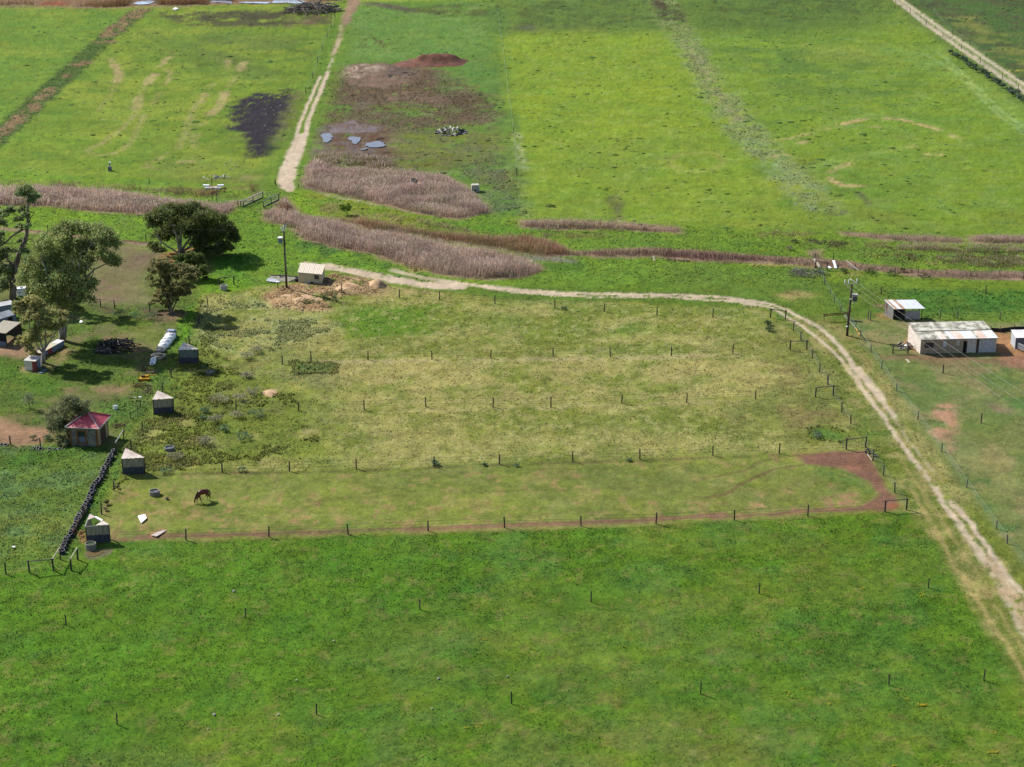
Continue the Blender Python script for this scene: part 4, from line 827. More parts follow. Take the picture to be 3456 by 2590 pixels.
# ================================================================== vegetation
print('vegetation...')
M_grass = veg_mat("grass_blades", rough=0.8, trans=0.4, scale=1.5, var=0.12)
M_leaf = veg_mat("tree_leaves", rough=0.6, trans=0.4, scale=0.6, var=0.15)
M_reed = veg_mat("reed_stems", rough=0.8, trans=0.45, scale=0.35, var=0.18)
M_bark = mat("bark_dark", S(120, 100, 84), 0.9, 3.0, 0.35, rgb2=S(176, 160, 140), stretch=(1, 1, 0.25))
M_bark_pale = mat("bark_pale", S(205, 196, 182), 0.85, 2.0, 0.2, rgb2=S(120, 104, 90), stretch=(1, 1, 0.3), thr=(0.5, 0.62))
def jitcol(c, n, lum=0.25, hue=0.12):
    k = rng.normal(1.0, lum, n).clip(0.45, 1.7)[:, None]
    h = rng.normal(0, hue, n)
    out = c * k
    out[:, 0] *= 1 + h; out[:, 2] *= 1 - h
    return out.clip(0.003, 0.9)
def tufts(name, x, y, z, r, h, c, lean=0.35, ring=4, m=None):
    """low tussocks: a jagged cone of four leaf faces each"""
    n = len(x)
    a0 = rng.uniform(0, 6.283, n)
    vs = np.zeros((n, ring + 1, 3), np.float32)
    for k in range(ring):
        a = a0 + 6.283 * k / ring + rng.uniform(-0.4, 0.4, n); rr = r * rng.uniform(0.7, 1.25, n)
        vs[:, k, 0] = x + np.cos(a) * rr; vs[:, k, 1] = y + np.sin(a) * rr; vs[:, k, 2] = z - 0.04 + h * rng.uniform(-0.1, 0.25, n)
    vs[:, ring, 0] = x + rng.normal(0, lean, n) * r; vs[:, ring, 1] = y + rng.normal(0, lean, n) * r; vs[:, ring, 2] = z + h
    base = np.arange(n)[:, None, None] * (ring + 1)
    f = np.array([[k, (k + 1) % ring, ring] for k in range(ring)])[None] + base
    cols = np.repeat(c[:, None, :], ring + 1, 1)
    cols[:, :ring] *= 0.95
    cols[:, ring] *= 1.1
    me = mesh_np(name, vs.reshape(-1, 3), f.ravel(), np.full(n * ring, 3), m or M_grass, cols.reshape(-1, 3), smooth=True)
    if hasattr(me, 'normals_split_custom_set_from_vertices'):      # soft leaf masses: shading normals lean upwards
        nv = np.zeros((n, ring + 1, 3), np.float32)
        ctr = vs[:, ring:ring + 1, :2]
        nv[:, :, :2] = (vs[:, :, :2] - ctr) / (r[:, None, None] + 1e-6) * 0.95; nv[:, :, 2] = 1.0
        nv /= np.linalg.norm(nv, axis=2, keepdims=True)
        me.normals_split_custom_set_from_vertices(nv.reshape(-1, 3).tolist())
    return me
# cell areas of the ground lattice
XX, YY = X.reshape(NY, NX), Y.reshape(NY, NX)
cx = np.abs(np.gradient(XX, axis=1)); cy = np.abs(np.gradient(YY, axis=0))
area = (cx * cy).ravel()
def sample(w, n):
    w = np.maximum(w, 0); cs = np.cumsum(w); u = rng.uniform(0, cs[-1], n)
    i = np.searchsorted(cs, u)
    return i, X[i] + rng.uniform(-0.5, 0.5, n) * cx.ravel()[i], Y[i] + rng.uniform(-0.5, 0.5, n) * cy.ravel()[i]
clump = 0.35 + 1.3 * sstep(0.35, 0.65, fbm(X, Y, 1.3, 3, 401))
lodf = np.minimum(1.0, (200.0 / np.maximum(Y, 1.0)) ** 2.2)
w = area * dens * clump * lodf * inframe * (Y < 350)
n = 300000
i, x, y = sample(w, n)
sc = np.clip(Y[i] / 200.0, 0.8, 1.7)
h = tall[i] * rng.gamma(6, 1 / 6, n) * 0.52 * np.sqrt(sc)
r = (0.07 + 0.38 * tall[i]) * rng.uniform(0.7, 1.3, n) * sc
c = jitcol(colr[i] * (1.22 + 0.2 * sstep(0.17, 0.22, tall[i]))[:, None], n, 0.17, 0.08)
o = tag(link("grass", tufts("grass", x, y, Z[i], r, h, c, ring=3)), kind='stuff')
# scattered darker tussocks over the grazed far fields
w = area * inframe * (Y > 330) * (Y < 700) * np.where(UY < 800, 1.0, 0.4) * (0.15 + sstep(0.45, 0.7, fbm(X, Y, 9, 3, 403))) * np.where((dens > 0.25) & (dens < 0.9), 1.0, 0.15) * (1 - track)
n = 5500
i, x, y = sample(w, n)
c = jitcol(colr[i] * np.array([0.8, 0.92, 0.95]), n, 0.16, 0.08)
tag(link("grass_tussocks", tufts("grass_tussocks", x, y, Z[i], rng.gamma(2.5, 0.15, n) + 0.08, rng.uniform(0.06, 0.22, n), c)), kind='stuff')
# low salt-bush like growth in the marshy paddock and along the drain
w = area * inframe * (Y > 300) * (dens > 0.9) * (Y < 640) * (1 - track)
n = 32000
i, x, y = sample(w, n)
c = jitcol(colr[i] * 1.4, n, 0.16, 0.07)
tag(link("marsh_grass", tufts("marsh_grass", x, y, Z[i], rng.uniform(0.2, 0.5, n), rng.uniform(0.06, 0.16, n), c, ring=3)), kind='stuff')
# pale stalks in the dry strips
w = area * inframe * (tall > 0.17) * (tall < 0.3) * (colr[:, 0] > colr[:, 1] * 0.82) * (Y < 330) * lodf
n = 22000
i, x, y = sample(w, n)
c = jitcol(colr[i] * 1.25, n, 0.16, 0.05)
tag(link("dry_grass", tufts("dry_grass", x, y, Z[i], rng.uniform(0.06, 0.16, n), rng.uniform(0.15, 0.32, n), c, lean=1.2, ring=3)), kind='stuff')

# loose straw on the spoil round the pump shed
ix, m = poly('G', STR, 1.0, 1.0)
w = np.zeros(N); w[ix] = area[ix] * m * (0.2 + sstep(.4, .6, fbm(X[ix], Y[ix], 1.5, 3, 411)))
n = 3000
i, x, y = sample(w, n)
c = jitcol(np.tile(S(226, 188, 140), (n, 1)), n, 0.25, 0.06)
tag(link("loose_straw", tufts("loose_straw", x, y, Z[i], rng.uniform(0.08, 0.22, n), rng.uniform(0.05, 0.15, n), c, lean=1.0, ring=3)), kind='stuff')

# ---------------------------------------------------------------- flowers and specks
def specks(name, pts, size, c):
    pts = np.array(pts); n = len(pts)
    a = rng.uniform(0, 6.283, n); s = size * rng.uniform(0.6, 1.4, n)
    vs = np.zeros((n, 5, 3), np.float32)
    for k in range(4):
        an = a + k * 1.5708
        vs[:, k, 0] = pts[:, 0] + np.cos(an) * s; vs[:, k, 1] = pts[:, 1] + np.sin(an) * s; vs[:, k, 2] = pts[:, 2] + 0.10
    vs[:, 4, 0] = pts[:, 0]; vs[:, 4, 1] = pts[:, 1]; vs[:, 4, 2] = pts[:, 2] + 0.10 + s
    f = np.array([[k, (k + 1) % 4, 4] for k in range(4)])[None] + np.arange(n)[:, None, None] * 5
    cols = np.repeat(np.asarray(c, float)[None, None, :] * rng.uniform(0.7, 1.1, (n, 1, 1)), 5, 1)
    return mesh_np(name, vs.reshape(-1, 3), f.ravel(), np.full(n * 4, 3), M_grass, cols.reshape(-1, 3))
P = []
for z, cx_, cy_, sx, sy, k in (('K', 1085, 1292, 26, 5, 40), ('K', 1082, 630, 14, 14, 14), ('K', 1480, 1575, 22, 8, 16), ('K', 1520, 1575, 14, 8, 12), ('K', 1512, 1463, 10, 5, 8), ('K', 280, 1225, 16, 16, 10),
                           ('K', 525, 1285, 10, 6, 6), ('K', 245, 940, 8, 5, 5), ('K', 365, 1195, 8, 5, 4), ('K', 922, 1655, 12, 4, 10), ('K', 510, 325, 8, 3, 4), ('K', 730, 600, 7, 4, 4), ('K', 990, 1255, 12, 5, 6),
                           ('J', 2058, 935, 20, 16, 14), ('J', 1978, 940, 12, 8, 7), ('J', 2080, 390, 25, 14, 10), ('J', 800, 415, 6, 3, 2), ('K', 850, 1345, 30, 12, 8), ('I', 1480, 620, 40, 60, 30), ('I', 1630, 780, 40, 40, 26), ('I', 1265, 245, 16, 14, 16), ('I', 1520, 740, 20, 20, 8)):
    for _ in range(k):
        g = G(z, cx_ + random.gauss(0, sx * 0.6), cy_ + random.gauss(0, sy * 0.6)); P.append((*g, gz(*g)))
tag(link("yellow_flowers", specks("yellow_flowers", P, 0.07, S(250, 228, 60))), kind='stuff')
P = []
for z, cx_, cy_, sx, sy, k in (('A', 1780, 700, 130, 110, 26), ('A', 1500, 1090, 60, 60, 16), ('A', 1400, 1150, 30, 8, 8), ('A', 700, 800, 500, 300, 40), ('C', 1000, 1130, 120, 60, 22), ('C', 900, 620, 700, 420, 34), ('B', 1750, 800, 350, 420, 34),
                           ('C', 900, 1020, 80, 60, 14), ('J', 1200, 600, 800, 500, 10), ('B', 1380, 960, 20, 130, 18)):
    for _ in range(k):
        g = G(z, cx_ + random.gauss(0, sx * 0.6), cy_ + random.gauss(0, sy * 0.6)); P.append((*g, gz(*g)))
tag(link("white_flowers", specks("white_flowers", P, 0.14, S(245, 242, 235))), kind='stuff')

# ---------------------------------------------------------------- reeds
def reed_bed(name, z, pts, per_m2, hgt, cst, cpl, seed, sparse=0.0, plume=0.5, cut=0.72):
    Psrc = np.array([src(z, p) for p in pts]); W = GP(z, pts)
    lo, hi = W.min(0), W.max(0)
    # shoelace
    n = int(1.9 * per_m2 * (hi[0] - lo[0]) * (hi[1] - lo[1]) * 1.0); n = min(n, 900000)
    x = rng.uniform(lo[0], hi[0], n); y = rng.uniform(lo[1], hi[1], n)
    k = inside(x + (fbm(x, y, 3, 3, seed) - .5) * 3, y + (fbm(x, y, 3, 3, seed + 1) - .5) * 5, W); x, y = x[k], y[k]
    ed_ = np.full(len(x), 1e9)
    for q in range(len(W)): ed_ = np.minimum(ed_, _seg(x, y, W[q], W[(q + 1) % len(W)]))
    k = rng.uniform(0, 1, len(x)) < 0.25 + 0.75 * sstep(0.0, 2.2, ed_ + (fbm(x, y, 1.6, 2, seed + 7) - 0.5) * 2.0)
    x, y, ed_ = x[k], y[k], ed_[k]
    # the tops lean over ground farther back, so keep only stems whose tops stay inside the outline
    hh = hgt * (0.55 + 0.85 * fbm(x, y, 3.5, 3, seed + 2)) * (0.6 + 0.4 * sstep(0.0, 2.5, ed_))
    px, py = proj(x, y, hh * cut)
    k = inside(px + rng.normal(0, 6, len(px)), py + rng.normal(0, 5, len(px)), Psrc)
    if sparse: k &= fbm(x, y, 2.5, 3, seed + 3) > sparse
    x, y, hh, ed_ = x[k], y[k], hh[k], ed_[k]; n = len(x)
    hh = hh * rng.normal(1.0, 0.16, n); wd = rng.uniform(0.02, 0.042, n) * (y / 320.0)
    a = rng.uniform(0, 3.1416, n); ux, uy = np.cos(a), np.sin(a)
    lx = rng.normal(0.10, 0.12, n) * hh; ly = rng.normal(-0.02, 0.12, n) * hh
    vs = np.zeros((n, 6, 3), np.float32)
    for q, (s, t, f) in enumerate(((-1, 0, 0), (1, 0, 0), (0, 1, 0.92), (-1.5, 1, 0.7), (1.5, 1, 0.8), (0.3, 1.15, 0.98))):
        vs[:, q, 0] = x + ux * wd * s + lx * f * f; vs[:, q, 1] = y + uy * wd * s + ly * f * f; vs[:, q, 2] = hh * f - 0.05
    hasp = rng.uniform(0, 1, n) < plume
    f = (np.arange(n)[:, None, None] * 6 + np.array([[0, 1, 2], [3, 4, 5]])[None])
    keep = np.ones((n, 2), bool); keep[:, 1] = hasp
    f = f[keep]
    tone = (0.62 + 0.76 * fbm(x, y, 4, 4, seed + 5))[:, None] * np.stack([np.ones(n), 0.94 + 0.14 * fbm(x, y, 7, 3, seed + 8), np.ones(n)], 1)
    grn = (0.5 * sstep(1.6, 0.2, ed_) * sstep(.35, .6, fbm(x, y, 2, 2, seed + 9)) + 0.35 * sstep(0.56, 0.68, fbm(x, y, 6, 3, seed + 10)))[:, None]
    cs_ = jitcol((np.tile(np.asarray(cst), (n, 1)) * (1 - grn) + S(128, 150, 84) * grn) * tone, n, 0.2, 0.06); cp_ = jitcol(np.tile(np.asarray(cpl), (n, 1)) * tone, n, 0.2, 0.06)
    cols = np.zeros((n, 6, 3)); cols[:, 0] = cs_; cols[:, 1] = cs_; cols[:, 2] = cs_; cols[:, 3:] = cp_[:, None]
    me = mesh_np(name, vs.reshape(-1, 3), f.ravel(), np.full(len(f), 3), M_reed, cols.reshape(-1, 3))
    return tag(link(name, me), kind='stuff')

for a, k in REEDS: reed_bed(*a, **k)

# ---------------------------------------------------------------- trees and shrubs
def leaf_cloud(centres, per, size, c, seed, droop=0.5, lum=0.22, sub=14, flat=0.8):
    """many small leaf faces gathered in sprays round the given centres [(x, y, z, r)]"""
    g = np.random.default_rng(seed)
    cs = np.asarray(centres, float)
    vol = cs[:, 3] ** 2; nper = np.maximum(40, (per * vol / vol.mean()).astype(int))
    Ps, Cs = [], []
    for (x, y, z, r), k in zip(cs, nper):
        d = g.normal(size=(sub, 3)); d /= np.linalg.norm(d, axis=1)[:, None]
        d[:, 2] = np.where(d[:, 2] < -0.35, -d[:, 2] * 0.5, d[:, 2])
        sc_ = d * (r * g.uniform(0.45, 1.0, sub) ** 0.6)[:, None] * np.array([1, 1, flat])
        j = g.integers(0, sub, k)
        p = sc_[j] + g.normal(size=(k, 3)) * r * 0.22 * np.array([1, 1, 0.75])
        Ps.append(p + np.array([x, y, z]))
        tone = g.normal(1.0, 0.10); st_ = g.normal(1.0, 0.14, sub)[j]
        Cs.append(np.tile(np.asarray(c) * 1.75, (k, 1)) * (tone * st_)[:, None])
    p = np.concatenate(Ps); cc = np.concatenate(Cs); n = len(p)
    cc = cc * g.normal(1, lum, n).clip(0.5, 1.7)[:, None]
    hue = g.normal(0, 0.10, n); cc[:, 0] *= 1 + hue; cc[:, 2] *= 1 - hue
    a = g.normal(size=(n, 3)); a[:, 2] -= droop; a /= np.linalg.norm(a, axis=1)[:, None]
    b = np.cross(a, g.normal(size=(n, 3))); b /= np.linalg.norm(b, axis=1)[:, None] + 1e-9
    L = size * g.uniform(0.7, 1.4, n)[:, None]; Wd = L * g.uniform(0.35, 0.6, n)[:, None]
    vs = np.stack([p - a * L * 0.5, p + b * Wd * 0.5, p + a * L * 0.5, p - b * Wd * 0.5], 1)
    f = (np.arange(n)[:, None] * 4 + np.arange(4)[None])
    return vs.reshape(-1, 3), f.ravel(), np.full(n, 4), np.repeat(cc[:, None], 4, 1).reshape(-1, 3)
def build_leaves(name, root, data, part="crown"):
    v, f, l, c = data
    o = root.location; v = v - np.array([o.x, o.y, o.z])
    return link(part, mesh_np(name, v, f, l, M_leaf, c), root)
def tree(name, label, z, base, clumps, stems, leaf, size, per, seed, droop=0.6, bark=None, limbr=0.12, flat=0.8, cat='tree', spread=1.0, sub=14, cl=1.12):
    bx, by = G(z, *base)
    root = thing(name, label, cat, (bx, by, gz(bx, by)))
    g = random.Random(seed)
    sc_ = ZO[z][2]
    C = []
    for q in clumps:
        r_px = q[2]; dy = q[3] if len(q) > 3 else g.uniform(-1, 1) * spread * 2.2
        Yc = by + dy; Xc, Zc = AT(z, q[0], q[1], Yc)
        mpp = math.sqrt(Xc ** 2 + Yc ** 2 + (CAMH - Zc) ** 2) / FPX
        C.append((Xc, Yc, Zc, cl * r_px / sc_ * mpp))
    build_leaves(name + "_leaves", root, leaf_cloud(C, int(per * 1.5), size, np.asarray(leaf) * 1.25, seed, droop, flat=flat, sub=sub))
    def P3(p, dy=0.0):
        Xc, Zc = AT(z, p[0], p[1], by + dy)
        return Vector((Xc - bx, dy, Zc - root.location.z))
    bark = bark or M_bark
    for k, (pts, r0, r1) in enumerate(stems):
        pp = [P3(p, p[2] if len(p) > 2 else 0.0) for p in pts]
        if k == 0: pp[0].z -= 0.3
        # a little kink between the points
        fine_ = [pp[0]]
        for a, b in zip(pp[:-1], pp[1:]):
            m_ = (a + b) / 2 + Vector((g.uniform(-1, 1), g.uniform(-1, 1), 0)) * (b - a).length * 0.06
            fine_ += [m_, b]
        rr = [r0 + (r1 - r0) * i / (len(fine_) - 1) for i in range(len(fine_))]
        MB().tube(fine_, rr, 7).build("trunk" if k == 0 else "limb", bark, root, smooth=True)
    # branches from the stems out to the sprays
    ends = [P3(s[0][-1], s[0][-1][2] if len(s[0][-1]) > 2 else 0.0) for s in stems] + [P3(s[0][-2], s[0][-2][2] if len(s[0][-2]) > 2 else 0.0) for s in stems]
    mb = MB()
    for x, y, zz, r in C:
        t = Vector((x - bx, y - by, zz - root.location.z))
        e = min(ends, key=lambda e: (e - t).length + (0 if e.z < t.z else 2))
        mid_ = (e + t) / 2 + Vector((0, 0, -0.12 * (t - e).length))
        mb.tube([e, mid_, t], [limbr, limbr * 0.6, limbr * 0.25], 5)
    mb.build("branches", bark, root, kind='stuff')
    return root
OL = S(136, 144, 92)
tree("eucalypt_tree", "tall thin eucalypt with open crown at the photo's left edge, a dark forked trunk", 'e', (215, 2014),
     [(440, 130, 110), (360, 190, 80), (540, 200, 100), (640, 230, 60), (560, 300, 70), (330, 640, 70), (430, 560, 70), (380, 480, 60), (430, 420, 50), (60, 560, 100), (180, 480, 70), (40, 700, 80), (490, 760, 60), (10, 1290, 110), (70, 1180, 80), (430, 1190, 70), (480, 1330, 80), (420, 1480, 80), (370, 1000, 55), (-30, 900, 90), (240, 1190, 50), (-80, 700, 120), (-120, 1050, 130), (100, 460, 60), (340, 760, 60), (30, 1560, 120), (-60, 1500, 120), (110, 1730, 110), (10, 1820, 120)],
     [([(215, 2014), (225, 1650), (265, 1480), (330, 1240), (440, 1000), (470, 800)], 0.62, 0.3), ([(470, 800), (490, 560), (490, 330), (520, 200)], 0.28, 0.1), ([(400, 800), (320, 850), (210, 920), (70, 1050), (-60, 1150)], 0.2, 0.12),
      ([(235, 1460), (170, 1370), (80, 1270)], 0.26, 0.12), ([(480, 740), (540, 600), (600, 510)], 0.1, 0.04), ([(440, 1060), (500, 980), (590, 930)], 0.08, 0.03), ([(265, 1480), (180, 1440), (-80, 1400, -1.0), (-150, 1000, -1.0)], 0.24, 0.1)],
     OL * np.array([0.85, 0.95, 1.0]), 0.36, 420, 11, limbr=0.1)
tree("eucalypt_tree", "broad grey-green eucalypt behind the front tree, hanging its foliage over the burnt heap's yard", 'D', (511, 1600),
     [(470, 740, 100), (600, 700, 105), (740, 690, 90), (860, 720, 85), (900, 820, 80), (930, 930, 65), (960, 960, 40), (620, 830, 120), (380, 820, 85), (760, 830, 100), (330, 960, 110), (450, 1000, 120), (560, 1080, 115), (290, 1090, 105), (420, 1180, 115), (560, 1200, 110), (680, 1150, 100), (740, 1110, 60), (690, 1260, 80), (560, 1310, 85), (450, 1290, 80), (300, 1200, 80), (640, 1010, 90), (840, 900, 60), (700, 930, 80), (500, 870, 90), (230, 1030, 70), (640, 1340, 50)],
     [([(511, 1600), (505, 1500), (520, 1400), (560, 1280)], 0.55, 0.34), ([(525, 1600), (545, 1470), (540, 1400), (450, 1200, -1)], 0.4, 0.2), ([(560, 1280), (640, 1080), (660, 950), (650, 850)], 0.3, 0.1), ([(560, 1280), (690, 1090, 1), (780, 1010, 1.5), (880, 960, 1.5)], 0.24, 0.08),
      ([(600, 1180), (600, 950), (560, 800)], 0.2, 0.08), ([(450, 1200, -1), (380, 1020, -1.5), (340, 900, -1)], 0.2, 0.07), ([(700, 1080, 1), (740, 960, 1), (790, 850, .5)], 0.16, 0.06), ([(660, 950), (760, 800, -.5), (830, 740, -1)], 0.14, 0.05)],
     OL * np.array([0.95, 0.98, 0.9]), 0.38, 900, 12, bark=M_bark_pale, limbr=0.09, spread=1.4)
tree("eucalypt_tree", "small pale-stemmed eucalypt beside the white container, its several stems fanning from one base", 'c', (790, 1430),
     [(560, 320, 120), (330, 400, 95), (450, 480, 120), (700, 420, 130), (850, 520, 115), (620, 600, 130), (780, 690, 120), (480, 650, 100), (1100, 560, 95), (1150, 650, 70), (900, 800, 100), (700, 830, 100), (560, 950, 105), (480, 1060, 85), (850, 940, 95), (1000, 780, 85), (1130, 750, 60), (640, 1010, 80), (520, 1180, 65), (600, 1230, 55), (320, 1060, 45), (360, 960, 50), (330, 520, 70), (420, 330, 60), (640, 280, 60), (900, 480, 60)],
     [([(790, 1430), (785, 1300), (780, 1210)], 0.34, 0.27), ([(780, 1210), (700, 1150), (640, 1020), (560, 900)], 0.14, 0.06), ([(780, 1210), (745, 1090), (700, 900), (620, 640), (530, 480)], 0.18, 0.05), ([(780, 1210), (830, 1080), (830, 900), (780, 650), (700, 450)], 0.17, 0.05),
      ([(785, 1230), (880, 1060, .4), (1000, 880, .6), (1090, 650, .6)], 0.16, 0.05), ([(785, 1260), (720, 1180, -.5), (560, 1120, -.8)], 0.1, 0.04), ([(530, 830), (520, 650), (530, 500)], 0.1, 0.05)],
     S(152, 150, 96), 0.32, 560, 13, bark=M_bark_pale, limbr=0.06, spread=0.8)
tree("spreading_gum_tree", "largest, darkest wide-crowned tree standing alone above the orange bare earth", 'D', (1500, 892),
     [(1330, 590, 110), (1400, 530, 90), (1490, 540, 110), (1610, 540, 115), (1700, 580, 100), (1780, 600, 110), (1850, 680, 105), (1900, 760, 85), (1860, 830, 80), (1930, 700, 50), (1720, 760, 115), (1620, 700, 100, 2.5), (1400, 700, 110), (1280, 640, 75), (1270, 810, 55), (1310, 855, 55), (1690, 850, 75), (1790, 860, 85), (1560, 640, 100, -2.0), (1480, 640, 90, 2.5), (1660, 640, 100), (1330, 730, 80, 1.5), (1750, 690, 100, -2), (1540, 500, 60), (1250, 580, 50), (1900, 640, 55), (1640, 800, 60, 2), (1830, 750, 80, -1)],
     [([(1500, 892), (1495, 840), (1485, 790)], 0.5, 0.4), ([(1485, 790), (1470, 740, -1), (1440, 640, -1.5)], 0.28, 0.12), ([(1495, 840), (1500, 720), (1540, 600), (1545, 540)], 0.3, 0.1), ([(1505, 860), (1570, 760, 1), (1600, 680, 1), (1650, 620, 1)], 0.26, 0.1),
      ([(1500, 870), (1560, 830, -1), (1700, 740, -1.5), (1780, 690, -1.5)], 0.26, 0.1), ([(1495, 880), (1430, 840, -.5), (1340, 780, -1), (1300, 720, -1)], 0.2, 0.08), ([(1510, 880), (1600, 850, -1.5), (1800, 800, -2)], 0.2, 0.08)],
     S(92, 102, 54), 0.36, 1250, 14, droop=0.2, bark=M_bark_pale, limbr=0.1, flat=0.62, spread=1.7, sub=16, cl=0.95)
tree("low_gum_tree", "low brownish tree in front of the largest dark tree, crown nearly to the ground", 'd', (755, 1420),
     [(470, 500, 90), (600, 540, 110), (420, 600, 75), (560, 650, 125), (750, 640, 125), (1000, 620, 120), (1150, 650, 105), (1230, 720, 85), (900, 700, 125), (650, 760, 110), (1090, 780, 105), (480, 880, 85), (620, 940, 110), (800, 960, 110), (980, 960, 110), (1110, 930, 80), (560, 1060, 95), (700, 1110, 95), (850, 1080, 90), (1040, 1050, 75), (500, 1200, 75), (660, 1240, 80), (820, 1170, 60), (380, 1250, 42), (360, 770, 50), (860, 560, 90), (700, 1300, 45)],
     [([(755, 1420), (745, 1320), (720, 1220)], 0.32, 0.26), ([(720, 1220), (650, 1080), (580, 900), (520, 650)], 0.2, 0.06), ([(730, 1250), (760, 1050), (760, 850), (760, 680)], 0.2, 0.06), ([(740, 1300), (830, 1150, .5), (960, 980, .8), (1080, 780, .8)], 0.2, 0.06),
      ([(760, 1400), (830, 1270, 1), (920, 1080, 1), (1050, 900, 1)], 0.14, 0.06)],
     S(132, 130, 84), 0.34, 900, 15, droop=0.2, limbr=0.07, flat=0.7)
tree("bushy_gum_tree", "greener bushy tree squeezed between the low brownish tree and the largest dark tree", 'd', (1220, 760),
     [(870, 420, 85), (1000, 390, 100), (1130, 380, 95), (1260, 390, 90), (1300, 470, 85), (1180, 480, 95), (1040, 480, 95), (900, 500, 75), (1330, 570, 75), (1370, 700, 70), (1330, 640, 70), (1400, 780, 45)],
     [([(1220, 760), (1200, 640), (1150, 540)], 0.26, 0.16), ([(1200, 640), (1060, 520), (980, 440)], 0.14, 0.05), ([(1205, 660), (1260, 540, -.5), (1280, 450, -.5)], 0.14, 0.05)],
     S(98, 112, 58), 0.32, 560, 16, droop=0.2, limbr=0.06, flat=0.7)
tree("olive_tree", "round grey-green tree behind the red-roofed stone hut", 'E', (580, 1062),
     [(560, 760, 70), (650, 775, 75), (480, 830, 70), (715, 770, 40), (440, 910, 60), (530, 890, 85), (610, 850, 80), (455, 985, 55), (540, 985, 60), (500, 1075, 50, -2.0), (550, 1105, 40, -2.6), (680, 830, 60), (410, 870, 35), (470, 940, 60), (580, 940, 60), (510, 1120, 36, -2.6)],
     [([(580, 1062), (560, 1000), (540, 950)], 0.16, 0.1), ([(540, 950), (480, 890), (470, 840)], 0.08, 0.03), ([(555, 980), (600, 880), (640, 800)], 0.1, 0.03)],
     S(118, 124, 88), 0.22, 620, 17, droop=0.1, limbr=0.04, spread=0.5)
tree("sapling", "thin half-bare grey sapling in the green yard left of the hut", 'E', (252, 812),
     [(225, 725, 36), (205, 760, 30), (262, 735, 28), (240, 700, 26), (280, 760, 20)],
     [([(252, 812), (240, 770), (225, 730)], 0.06, 0.03), ([(240, 770), (262, 740)], 0.04, 0.02)], S(128, 136, 104), 0.16, 110, 18, limbr=0.02, spread=0.3)

def shrub(name, label, z, x, y, w_px, h_m, c, seed, cat='shrub', group=None, n=420, size=0.17):
    bx, by = G(z, x, y); mpp = math.sqrt(bx ** 2 + by ** 2 + CAMH ** 2) / FPX
    w_ = w_px / ZO[z][2] * mpp
    root = thing(name, label, cat, (bx, by, gz(bx, by)), group=group)
    g = random.Random(seed); C = []
    k = 5
    for q in range(k):
        a = q * 2.4 + g.random(); rr = w_ * 0.26 * (0 if q == 0 else 1)
        C.append((bx + math.cos(a) * rr, by + math.sin(a) * rr, root.location.z + h_m * g.uniform(0.38, 0.62), max(0.15, min(w_ * 0.3, h_m * 0.55))))
    build_leaves(name + "_leaves", root, leaf_cloud(C, n / k, size, c, seed, 0.0, flat=min(1.0, h_m / w_ * 1.6), sub=8), part="foliage")
    MB().tube([(0, 0, -0.1), (0.02, 0, h_m * 0.5)], [0.05, 0.02], 5).build("stem", M_bark, root)
    return root
shrub("shrub", "lone round bright green bush on the grass bank between the two reed beds", 'G', 745, 456, 82, 2.6, S(110, 138, 46), 31, n=1500, size=0.24)
GW = S(164, 160, 130); BW = S(118, 142, 100)
